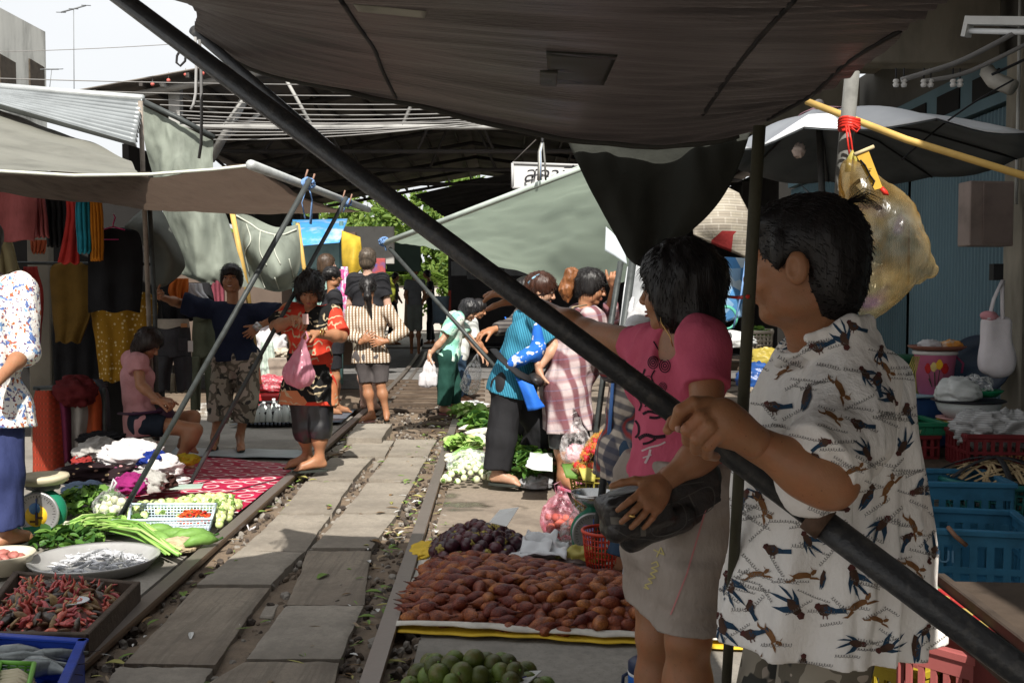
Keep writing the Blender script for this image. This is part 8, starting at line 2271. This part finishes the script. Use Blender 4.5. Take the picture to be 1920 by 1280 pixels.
T=thing('plastic_bag','big yellowish translucent plastic bag hanging from the ribboned post','bag',P(1650,430,2.95))
d=2.98
S=Sdf(.007)
S.chain([P(1592,312,d),P(1612,350,d),P(1642,410,d),P(1662,470,d)],[.018,.050,.100,.112],k=.04);S.chain([P(1658,480,d),P(1640,535,d),P(1628,590,d)],[.105,.070,.018],k=.06);S.chain([P(1690,485,d),P(1725,500,d),P(1746,508,d)],[.060,.024,.006],k=.05)
def bagw(x,y,z):
 u=x-.55*(z-1.6)
 return.006*vnoise(u*20,y*20,z*3.5)+.004*(1-2*np.abs(vnoise(u*34+3,y*34,z*6)))
def yfilm():
 m,nt,b,out=newmat('yellow_clear_film');v=coords(nt)
 n1=noise(nt,v,3.2,3);n2=noise(nt,v,6,1)
 c=ramp(nt,n1,[(.40,(.38,.20,.03)),(.50,(.36,.27,.13)),(.62,(.26,.26,.22))])
 c=mixc(nt,ramp(nt,n2,[(.66,(0,0,0)),(.76,(.8,.8,.8))]),c,(.16,.07,.30))
 nt.links.new(c,b.inputs['Base Color']);b.inputs['Roughness'].default_value=.22;b.inputs['Specular IOR Level'].default_value=.6
 bump(nt,b,noise(nt,coords(nt,(1,1,.16),(0,.35,0)),30,3,.5),.3,.02)
 add_transl(nt,b,out,.5,c)
 last=out.inputs[0].links[0].from_socket
 tr=N(nt,'ShaderNodeBsdfTransparent');tr.inputs[0].default_value=(1,.93,.75,1);mx=N(nt,'ShaderNodeMixShader')
 lw=N(nt,'ShaderNodeLayerWeight',Blend=.4);n3=noise(nt,v,11,3)
 nt.links.new(math_(nt,'ADD',math_(nt,'MULTIPLY',lw.outputs['Facing'],.5),ramp(nt,n3,[(.35,(.04,.04,.04)),(.65,(.50,.50,.50))])),mx.inputs[0])
 nt.links.new(tr.outputs[0],mx.inputs[1]);nt.links.new(last,mx.inputs[2]);nt.links.new(mx.outputs[0],out.inputs[0])
 return m
mk_sdf(T,'film',S,yfilm(),bagw)
MB().tube([P(1590,322,d),P(1592,300,d),P(1598,285,d),P(1603,300,d),P(1600,322,d)],.012,7,flat=.5).build('handle',M('yellow_film',(.46,.40,.10)),T)
T=thing('pennant','yellow triangular pennant with black animal drawing tied above the bag','pennant',P(1630,320,2.85))
d=2.84
q=[P(1604,288,d),P(1628,281,d),P(1655,352,d),P(1640,356,d)]
MB().prism(q,V(0,.004,0)).build('cloth',M('ochre_cloth',(.50,.30,.04),.7,.2),T)
MB().tube([P(1602,290,d),P(1638,275,d)],.006,6).build('rod',M('straw',(.5,.42,.25),.7,.2),T)
mb=MB()
for pl,r in(([(1613,300),(1622,310),(1632,330),(1640,340),(1636,348)],.006),([(1618,305),(1614,312)],.003),([(1626,318),(1634,316)],.003),([(1630,330),(1624,336)],.003)):mb.tube([P(x,y,d-.006)for x,y in pl],r,6,flat=.3)
mb.build('drawing',m_blk,T)
MB().tube([P(1652,352,d),P(1660,362,d),P(1666,366,d)],[.006,.008,.002],6).build('tassel',m_red,T)
def newsp(nt,v):
 x,y,z=sepxyz(nt,v)
 br=N(nt,'ShaderNodeTexBrick',Scale=9.0,**{'Mortar Size':.03});br.inputs['Color1'].default_value=(.34,.31,.25,1);br.inputs['Color2'].default_value=(.25,.22,.18,1);br.inputs['Mortar'].default_value=(.36,.33,.28,1)
 cx=nt.nodes.new('ShaderNodeCombineXYZ');nt.links.new(x,cx.inputs[0]);nt.links.new(z,cx.inputs[1]);nt.links.new(cx.outputs[0],br.inputs['Vector'])
 li=stripe(nt,z,.012,.5);c=mixc(nt,math_(nt,'MULTIPLY',li,.35),br.outputs['Color'],(.10,.09,.08))
 vo=N(nt,'ShaderNodeTexVoronoi',Scale=6.5,distance='CHEBYCHEV',Randomness=.9);nt.links.new(cx.outputs[0],vo.inputs['Vector'])
 s_=sepxyz(nt,vo.outputs['Color'])
 c=mixc(nt,math_(nt,'GREATER_THAN',s_[0],.72),c,(.24,.03,.03));return mixc(nt,math_(nt,'GREATER_THAN',s_[1],.78),c,(.06,.05,.05))
g=surf([[P(1318,352,4.3),P(1352,348,4.3),P(1385,362,4.3)],[P(1300,410,4.25),P(1350,412,4.2),P(1406,415,4.3)],[P(1300,440,4.25),P(1345,462,4.25),P(1400,485,4.3)]],20,20)
tag(MB().grid(wob(g,.02,8,2)).build('newspaper',fabric('newsprint',newsp),solid=.003),'old newspaper sheet hung up between the pink and bird print shirts','newspaper')
g=surf([[P(1330,480,6.0),P(1370,482,6.0),P(1402,484,6.0)],[P(1332,545,6.0),P(1370,545,5.95),P(1404,540,6.0)],[P(1338,612,6.0),P(1372,600,6.0),P(1402,590,6.0)]],20,20)
def bfl(nt,v):
 vo=N(nt,'ShaderNodeTexVoronoi',Scale=13.0);nt.links.new(v,vo.inputs['Vector'])
 c=ramp(nt,sepxyz(nt,vo.outputs['Color'])[0],[(0,(.10,.28,.55)),(.4,(.28,.46,.66)),(.7,(.50,.60,.68)),(.92,(.42,.20,.30))],'CONSTANT');return c
tag(MB().grid(wob(g,.02,6,2)).build('curtain',fabric('blue_floral_sheet',bfl,transl=.3),solid=.003),'blue patterned plastic curtain hanging below the newspaper','curtain')
g=surf([[P(1136,425,5.6),P(1152,440,5.6),P(1172,470,5.6)],[P(1134,470,5.6),P(1152,480,5.6),P(1176,496,5.6)]],12,10)
tag(MB().grid(g).build('white_sheet',M('white_vinyl',(.60,.66,.70),.5,.1,transl=.3),solid=.003),'white vinyl sheet corner beside the black hanging flap','sheet')
g=surf([[P(1176,500,6.0),P(1210,495,6.0),P(1250,500,6.0)],[P(1170,545,5.9),P(1205,550,6.0),P(1250,550,6.0)],[P(1160,620,5.9),P(1200,620,5.9),P(1250,620,6.0)]],16,16)
tag(MB().grid(wob(g,.03,8,4)).build('plastic_sheet',M('silver_film',(.46,.48,.50),.25,.3,6,.4,18,transl=.2),solid=.003),'silvery plastic sheet hanging behind the gloved hand','sheet')
T=thing('plastic_crate','cream plastic crate of green vegetables behind the bird print shirt','crate',P(1420,660,6.2))
q=[P(1398,664,6.1),P(1446,664,6.1),P(1446,664,6.5),P(1398,664,6.5)];zb=P(1420,664,6.1)[2];bpy.data.objects.remove(T)
basket('plastic_crate','cream plastic crate of green vegetables behind the bird print shirt','crate',[V(p[0],p[1],zb)for p in q],.13,M('cream_crate',(.48,.42,.34),.5,.15),20,5,.006,z0=zb)
leafy('leafy_greens','green leaves peeping from the cream crate','greens',V(np.mean(q,0)[0],np.mean(q,0)[1],zb+.1),(.08,.15,.06),60,.05,m_herb,21)
T=thing('market_table','dim counter behind the two foreground figures carrying bags and crates','table',P(1420,900,6.3))
mb=MB();mb.box(V(P(1440,700,6.3)[0],6.3,P(1440,668,6.1)[2]-.05),V(.42,.35,.025),bev=.005);mb.build('top',m_wood,T)
for dx in(-.38,.38):
 for dy in(-.3,.3):
  x=P(1440,700,6.3)[0]+dx;zt=P(1440,668,6.1)[2]-.075;mb=MB();mb.box(V(x,6.3+dy,zt/2-.01),V(.03,.03,zt/2+.005));mb.build('leg',m_wood,T)
crumple('plastic_bag','ochre plastic bag lying against the counter edge','bag',P(1432,674,5.6),(.11,.08,.06),M('ochre_film',(.38,.30,.06),.35,.3,5,.4,16,transl=.2),2,.4)
crumple('plastic_bag','dark blue printed plastic bag below the ochre bag','bag',P(1422,712,5.5),(.11,.08,.085),M('deep_blue_film',(.02,.07,.24),.3,.5,10,.4,16),5,.35)
crumple('sack','beige cloth sack standing by the greenish post','sack',P(1405,775,5.4),(.06,.06,.13),fab('beige_cloth',(.32,.27,.20)),8,.35)
crumple('foam_lid','white foam box lid and bag behind the pink sleeve','lid',P(1370,640,5.9),(.14,.1,.06),M('white_foam',(.55,.56,.56),.6,.15),4,.25)
mb=MB()
for k in range(3):mb.tube([P(1362,596,5.7)+V(math.cos(a)*(.055+.004*k),.01*k,math.sin(a)*(.06+.003*k))for a in np.linspace(0,6.28,22)],.007,6)
tag(mb.build('hose',M('green_hose',(.08,.32,.24),.4,.2)),'coiled sea green hose hanging behind the pink sleeve','hose')
tag(MB().tube([P(1352,555,3.0),P(1385,558,2.4),P(1402,556,1.72)],.004,5).build('cord',m_red),'red plastic cord tied from the greenish post','cord')
tag(MB().tube([P(1398,490,5.2),P(1390,550,5.2),P(1375,615,5.2)],.005,5).build('cord',m_btie),'thin blue twine hanging before the patterned curtain','cord')
m_crb=M('crate_blue',(.025,.12,.21),.5,.4,5,.2,30);m_crr=M('crate_red',(.13,.015,.018),.5,.4,5,.2,30);m_crg=M('crate_green',(.012,.13,.065),.5,.3,5)
def crate(label,c,h,yaw,mat,rim=.012,slots=9,rows=2,text=None,cat='crate',name='plastic_crate',openw=.55):
 """slotted plastic crate; c = base centre, h = half sizes"""
 T=thing(name,label,cat,c)
 A=zrot(yaw);L=lambda x,y,z:np.asarray(c)+A@V(x,y,z)
 hx,hy,H=h[0],h[1],h[2]*2
 mb=MB();mb.box(L(0,0,.008),V(hx,hy,.008),A);mb.build('base',mat,T)
 for(ax,ay,ln,of)in((1,0,hx,-hy),(1,0,hx,hy),(0,1,hy,-hx),(0,1,hy,hx)):
  mb=MB();t=.006
  def bx(u0,u1,z0,z1,tt=t):
   cu_,cz=(u0+u1)/2,(z0+z1)/2
   p=L(cu_,of,cz)if ax else L(of,cu_,cz)
   mb.box(p,V((u1-u0)/2,tt,(z1-z0)/2)if ax else V(tt,(u1-u0)/2,(z1-z0)/2),A)
  bands=[(.016,.10*H),(.44*H,.52*H),(.80*H,H-.02)]if rows==2 else[(.016,.14*H),(.72*H,H-.02)]
  for z0,z1 in bands:bx(-ln+.004,ln-.004,z0,z1)
  n=max(3,int(slots*ln/max(hx,hy)))
  for k in range(n+1):
   u=-ln+2*ln*k/n;w_=ln/n*(1-openw);bx(max(-ln+.005,u-w_),min(ln-.005,u+w_),bands[0][1]-.001,bands[-1][0]+.001,t*.8)
  mb.build('side',mat,T)
 mb=MB()
 for s_ in(-1,1):
  mb.box(L(0,s_*hy,H-.010),V(hx+rim,rim+.004,.012),A,bev=.003);mb.box(L(s_*hx,0,H-.0105),V(rim+.004,hy-.001,.0115),A,bev=.003)
 mb.build('rim',mat,T)
 if text:
  cu=bpy.data.curves.new('lettering','FONT');cu.body=text[0];cu.size=text[1];cu.extrude=.001
  to=bpy.data.objects.new('lettering',cu);COL.objects.link(to);me=bpy.data.meshes.new_from_object(to.evaluated_get(bpy.context.evaluated_depsgraph_get()));bpy.data.objects.remove(to)
  me.materials.clear();me.materials.append(text[2]);o=bpy.data.objects.new('lettering',me);COL.objects.link(o);o.parent=T
  p=L(text[3],-hy-.010,text[4])-np.array(T.location);o.location=Vector(p.tolist());o.rotation_euler=(math.pi/2,0,yaw)
 return T
tx_=M('moulded_letters',(.10,.22,.34),.5,.1)
crate('large blue slotted crate nearest at the right edge',V(1.98,4.55,-.012),V(.30,.24,.165),-.22,m_crb,.014,9,2,('SIYIAUI',.075,tx_,-.28,.19))
crate('second blue slotted crate just behind the large one',V(2.15,5.15,-.012),V(.30,.2,.21),-.1,m_crb,.014,9)
MB_=MB().tube([P(1778,988,4.35),P(1792,1005,4.3),P(1812,1022,4.3)],.010,7)
tag(MB_.build('crate_hook',M('rusty_hook',(.20,.11,.07),.7,.4)),'rusty hooked handle lying on the blue crate rim','hook')
T=thing('bench','low dark wooden bench carrying the stacked crates and basins','bench',V(2.75,5.9,0))
mb=MB();mb.box(V(2.65,6.0,.36),V(.75,.55,.02),bev=.004);mb.build('top',m_wood,T)
for dx in(-.7,.7):
 for dy in(-.5,.5):mb=MB();mb.box(V(2.65+dx,6.0+dy,.163),V(.03,.03,.176));mb.build('leg',m_wood,T)
crate('dark red crate stuffed with crumpled newspaper at the right edge',V(2.72,5.62,.382),V(.26,.17,.095),-.08,m_crr,.010,12,2,('SENNTO',.045,M('moulded_ochre',(.22,.11,.04),.5,.1),-.12,.05))
crate('dark red crate under the green one beside the bird print shirt',V(2.30,6.0,.382),V(.15,.16,.07),.0,m_crr,.010,8,2)
crate('green crate on top of the small dark red one',V(2.28,6.0,.522),V(.20,.18,.035),.0,m_crg,.014,8,1,('RATT',.026,M('moulded_cream',(.5,.48,.3),.5,.1),-.01,.012),openw=.1)
for i,(px,py,r)in enumerate(((1835,803,(.12,.1,.09)),(1893,803,(.13,.1,.085)),(1925,800,(.1,.1,.08)))):
 crumple('newspaper_ball',('leftmost crumpled newspaper wad spilling over the red crate','middle crumpled newspaper wad in the red crate','crumpled newspaper wad at the picture edge in the red crate')[i],'newspaper',P(px,py,5.6),r,fabric('crumpled_newsprint',lambda nt,v:mixc(nt,math_(nt,'MULTIPLY',stripe(nt,sepxyz(nt,v)[2],.012,.5),.4),(.40,.40,.40),(.12,.12,.12))),3+i,.7,(56,36),flat=False)
c=V(2.42,5.25,-.012)
c=P(1870,900,5.35);c[2]=.0
roundbasket('plastic_basket','deep teal plastic basket with a woven bamboo lid behind the blue crates','basket',c,.20,.29,.36,M('teal_plastic',(.012,.10,.095),.45,.3),44,9,.007)
T=thing('bamboo_lid','round woven bamboo lid strapped over the teal basket','lid',c+V(0,0,.37))
m_bl2=M('bamboo_strip',(.30,.22,.12),.7,.4,12)
for j in range(26):
 a=R.uniform(0,3.14);o=R.uniform(-.2,.2);u=V(math.cos(a),math.sin(a),0);v=V(-u[1],u[0],0);L_=math.sqrt(max(.01,.26**2-o*o))
 zf=lambda p:c+p+V(0,0,.37+.08*(1-(np.linalg.norm(p)/.27)**2)+R.uniform(0,.006))
 MB().tube([zf(v*o+u*L_*t)for t in np.linspace(-1,1,7)],.009,5,flat=.4).build('strip',m_bl2,T)
for a in(.3,1.35,2.4):
 u=V(math.cos(a),math.sin(a),0)
 MB().tube([c+u*t*.285+V(0,0,.385+.09*(1-t*t))for t in np.linspace(-1,1,9)],.016,6,flat=.3).build('strap',m_blk,T)
d=6.45
c=P(1752,741,d)
tag(MB().box(V(c[0]-.05,d+.0,(c[2]+.38)/2),V(.20,.16,(c[2]-.385)/2),zrot(.1),bev=.01).build('plastic_box',M('matt_blue',(.02,.06,.17),.6,.3,4)),'plain blue box under the pink tulip bucket','box')
tag(MB().box(V(c[0]-.05,d-.05,c[2]+.006),V(.17,.12,.004),zrot(.25)).build('cloth',M('pale_blue_cloth',(.25,.36,.42),.8,.2)),'pale blue cloth lying on the blue box','cloth')
c=c+V(0,0,.012)
T=thing('bucket','pink plastic bucket with printed tulips on the blue box','bucket',c)
MB().lathe(c,[(0,0),(.098,0),(.125,.245),(.132,.248),(.132,.262),(.122,.262),(.094,.01),(0,.01)],36).build('pail',M('pink_plastic',(.62,.17,.30),.4,.12,4),T)
MB().lathe(c+V(0,0,.245),[(.128,0),(.134,.004),(.134,.022),(.128,.024)],36).build('rim',M('white_rim',(.5,.48,.46),.4,.1),T)
def onb(u,z,o=.003):r=.098+.027*z/.245+o;a=-math.pi/2-.28+u/.12;return c+V(math.cos(a)*r,math.sin(a)*r,z)
for u,z,w_,h_,cn,cc in((-.055,.165,.020,.035,'red',(.40,.02,.02)),(-.02,.175,.020,.032,'cream',(.60,.45,.16)),(.012,.19,.022,.034,'yellow',(.65,.36,.02)),(.048,.165,.026,.036,'red',(.40,.02,.02))):
 gg=np.array([[onb(u+w_*math.sin(t*math.pi)**.6*s_*(1 if t<.7 else.8),z-h_+2*h_*t,.003)for s_ in np.linspace(-1,1,7)]for t in np.linspace(.03,.95,9)]);MB().grid(gg).build('tulip_print',M('tulip_'+cn,cc,.5,.25,20),T)
m_tl=M('tulip_leaf',(.02,.07,.025),.5,.2)
for pts,r in(([(-.05,.13),(-.03,.05)],.003),([(-.015,.14),(-.01,.05)],.003),([(.015,.155),(.005,.05)],.003),([(.045,.13),(.02,.05)],.003),([(-.03,.05),(-.05,.10)],.008),([(.02,.05),(.05,.085),(.04,.04)],.008)):MB().tube([onb(a,b,.003)for a,b in pts],r,5,flat=.3).build('tulip_print',m_tl,T)
MB().tube([c+V(.125,0,.24),c+V(.17,-.02,.19),c+V(.16,-.02,.13)],.008,6).build('handle',M('maroon_handle',(.20,.03,.08),.5,.1),T)
T=thing('tray','brown round tray balanced on the pink tulip bucket','tray',c+V(.02,0,.275))
MB().lathe(c+V(.01,0,.274),[(0,0),(.14,0),(.175,.022),(.172,.028),(.135,.008),(0,.008)],40).build('dish',M('brown_tray',(.21,.085,.06),.5,.2),T)
crumple('plastic_bag','white knotted bag on the brown tray','bag',c+V(-.04,0,.305),(.07,.05,.035),m_wbag,3,.3);crumple('plastic_bag','clear bag of orange fruit on the brown tray','bag',c+V(.09,-.01,.305),(.07,.05,.035),M('orange_film',(.58,.26,.06),.25,.5,14,.3,col2=(.5,.5,.48)),5,.3)
mb=MB()
for k in range(5):mb.tube([P(1712+k*3,668,6.3),P(1700+k*4,700,6.25),P(1706+k*3,730,6.25),P(1722,738,6.3)],.004,5)
tag(mb.build('strap_bundle',M('yellow_strap',(.42,.36,.10),.5,.3)),'yellow plastic straps looped at the side of the tulip bucket','straps')
c=P(1815,785,6.05)
T=thing('plate_stack','stack of pink and yellow plates under the enamel basin','plates',P(1795,812,6.0))
for k,cc in enumerate(((.50,.36,.04),(.46,.25,.24),(.50,.38,.06),(.46,.26,.25))):MB().lathe(P(1800,806-k*6,6.0),[(0,0),(.09,0),(.135,.016),(.133,.022),(.085,.007),(0,.007)],32).build('plate',M('plate_%d'%(k%2),cc,.4,.15),T)
T=thing('enamel_basin','white enamel basin with black rim on the plate stack','basin',c)
MB().lathe(c,[(0,0),(.11,0),(.165,.05),(.185,.105),(.18,.107),(.16,.055),(.105,.008),(0,.008)],40).build('bowl',M('enamel',(.50,.53,.52),.3,.2,5),T)
MB().lathe(c+V(0,0,.105),[(.178,-.002),(.19,-.004),(.208,.004),(.205,.010),(.182,.006)],40).build('rim',M('enamel_rim',(.015,.016,.02),.35,.1),T);MB().ell(c+V(-.05,-.158,.055),(.010,.004,.008)).build('chip',m_blk,T)
crumple('plastic_bag','white knotted plastic bag with green print in the enamel basin','bag',c+V(-.075,-.02,.16),(.13,.10,.085),M('white_green_film',(.55,.57,.56),.25,.15,6,.4,18),8,.3);crumple('plastic_bag','crumpled clear wrap behind the white bag in the basin','bag',c+V(.06,.06,.19),(.10,.07,.06),film('clear_film6',(1,1,1),.7),4,.5)
T=thing('plate','green rimmed dark plate set in the basin beside the white bag','plate',c+V(.11,.02,.13));MB().lathe(c+V(.11,.02,.13),[(0,.0),(.06,0),(.10,.035),(.098,.04),(.055,.006),(0,.006)],30).build('dish',M('green_plate',(.01,.16,.07),.4,.2),T)
T=thing('basin','dark blue basin leaning against the shutter behind the bucket','basin',P(1835,700,6.9));MB().lathe(P(1838,690,6.75),[(0,.0),(.15,0),(.21,.07),(.205,.075),(.14,.008),(0,.008)],36,axis=V(-.5,-.6,.3)).build('bowl',M('navy_plastic',(.02,.035,.06),.4,.3),T)
cb=P(1688,800,7.0);cb[2]=-.012
T=thing('bin','dark green lidded bin against the blue shutter','bin',cb)
MB().lathe(cb,[(0,0),(.13,0),(.17,.86),(.17,.88),(0,.88)],30).build('drum',M('bin_green',(.012,.05,.028),.5,.3),T);MB().lathe(cb+V(0,0,.88),[(.185,0),(.19,.03),(.14,.05),(0,.055)],30).build('lid',M('bin_lid',(.015,.07,.035),.5,.3),T)
MB().tube([cb+V(.05,-.1,.945),cb+V(.12,-.08,.955),cb+V(.17,-.05,.93)],.008,6).build('handle',M('pale_pipe',(.4,.4,.38)),T)
a,b=P(1742,1142,2.95),P(1985,1330,2.15)
T=thing('market_table','painted wooden stall table with red paper strip at the lower right corner','table',V(a[0]+.5,(a[1]+b[1])/2,0))
u=unit(V(b[0]-a[0],b[1]-a[1],0));nn=V(-u[1],u[0],0);nn=nn if nn[0]>0 else-nn
zt=(a[2]+b[2])/2;a[2]=b[2]=zt;Lb=np.linalg.norm(b-a)
A_=np.stack([u,nn,V(0,0,1)],1)
MB().box((a+b)/2+nn*.34-V(0,0,.02),V(Lb/2+.25,.34,.02),A_,bev=.003).build('top',M('worn_board',(.065,.048,.036),.8,.5,6,.3,30),T)
def strip_(nt,v):
 n=noise(nt,v,11,3);return ramp(nt,n,[(.36,(.42,.32,.10)),(.44,(.34,.03,.03)),(.58,(.36,.05,.035)),(.62,(.10,.16,.08)),(.68,(.45,.38,.28))],'CONSTANT')
MB().box((a+b)/2+nn*.045+V(0,0,.004),V(Lb/2+.22,.035,.003),A_).build('paper_strip',fabric('printed_strip',strip_),T)
MB().box((a+b)/2+nn*.02-V(0,0,.12),V(Lb/2+.2,.012,.078),A_).build('apron',M('dark_red_board',(.11,.018,.016),.6,.4,5),T)
MB().box((a+b)/2+nn*.10+V(0,0,.02),V(Lb/2+.2,.014,.018),A_,bev=.004).build('ledge',M('dark_ledge',(.06,.045,.035),.8,.4,8),T)
for s_,t_2 in((-1,.05),(1,.05),(-1,.6),(1,.6)):p=(a+b)/2+u*s_*(Lb/2+.15)+nn*t_2;MB().box(V(p[0],p[1],(zt-.04)/2-.006),V(.025,.025,(zt-.04)/2-.006),A_).build('leg',m_wood,T)
crate('yellow crate on the ground under the painted table',V(P(1715,1300,2.9)[0],3.0,-.012),V(.12,.16,.14),.6,M('crate_yellow',(.32,.24,.02),.5,.3),.010,8)
crate('salmon pink crate under the painted table corner',V(P(1800,1290,2.75)[0]+.05,2.75,.06),V(.14,.14,.16),.7,M('crate_pink',(.30,.085,.08),.5,.3),.010,8)
crate('dark blue crate half hidden between the two foreground figures',V(P(1330,1100,3.9)[0],4.15,-.012),V(.16,.2,.17),.1,M('crate_navy',(.012,.025,.06),.5,.3),.010,9)
crumple('newspaper','folded colour newspaper behind the pale skirt','newspaper',G(1190,1085,.12),(.05,.10,.12),M('colour_news',(.40,.42,.45),.7,.6,22,.3,col2=(.08,.2,.32)),3,.3)
T=thing('plastic_bag','small white tied bag lying beside the left rail','bag',G(466,995,-.08));MB().ell(G(468,996,-.07),(.022,.022,.02)).build('body',m_wbag,T)
for k in range(4):MB().tube([G(468,996,-.05),G(468,996,-.05)+V(R.uniform(-.05,.05),R.uniform(-.04,.04),R.uniform(.02,.05))],.004,5).build('tie_end',m_wbag,T)
for l,px,py in(('white crumpled paper lying by the left rail',505,966),('white crumpled paper at the bottom beside the rail',300,1250)):crumple('paper_scrap',l,'paper',G(px,py,-.09),(.035,.03,.02),m_paper,px,.5,(18,12))
for l,px,py in(('orange peel scrap lying by the right rail',741,1008),('dull orange fruit scrap near the right rail',742,998)):crumple('peel',l,'peel',G(px,py,-.11),(.025,.02,.012),M('peel_orange',(.50,.17,.03),.6,.3),px,.4,(16,10))
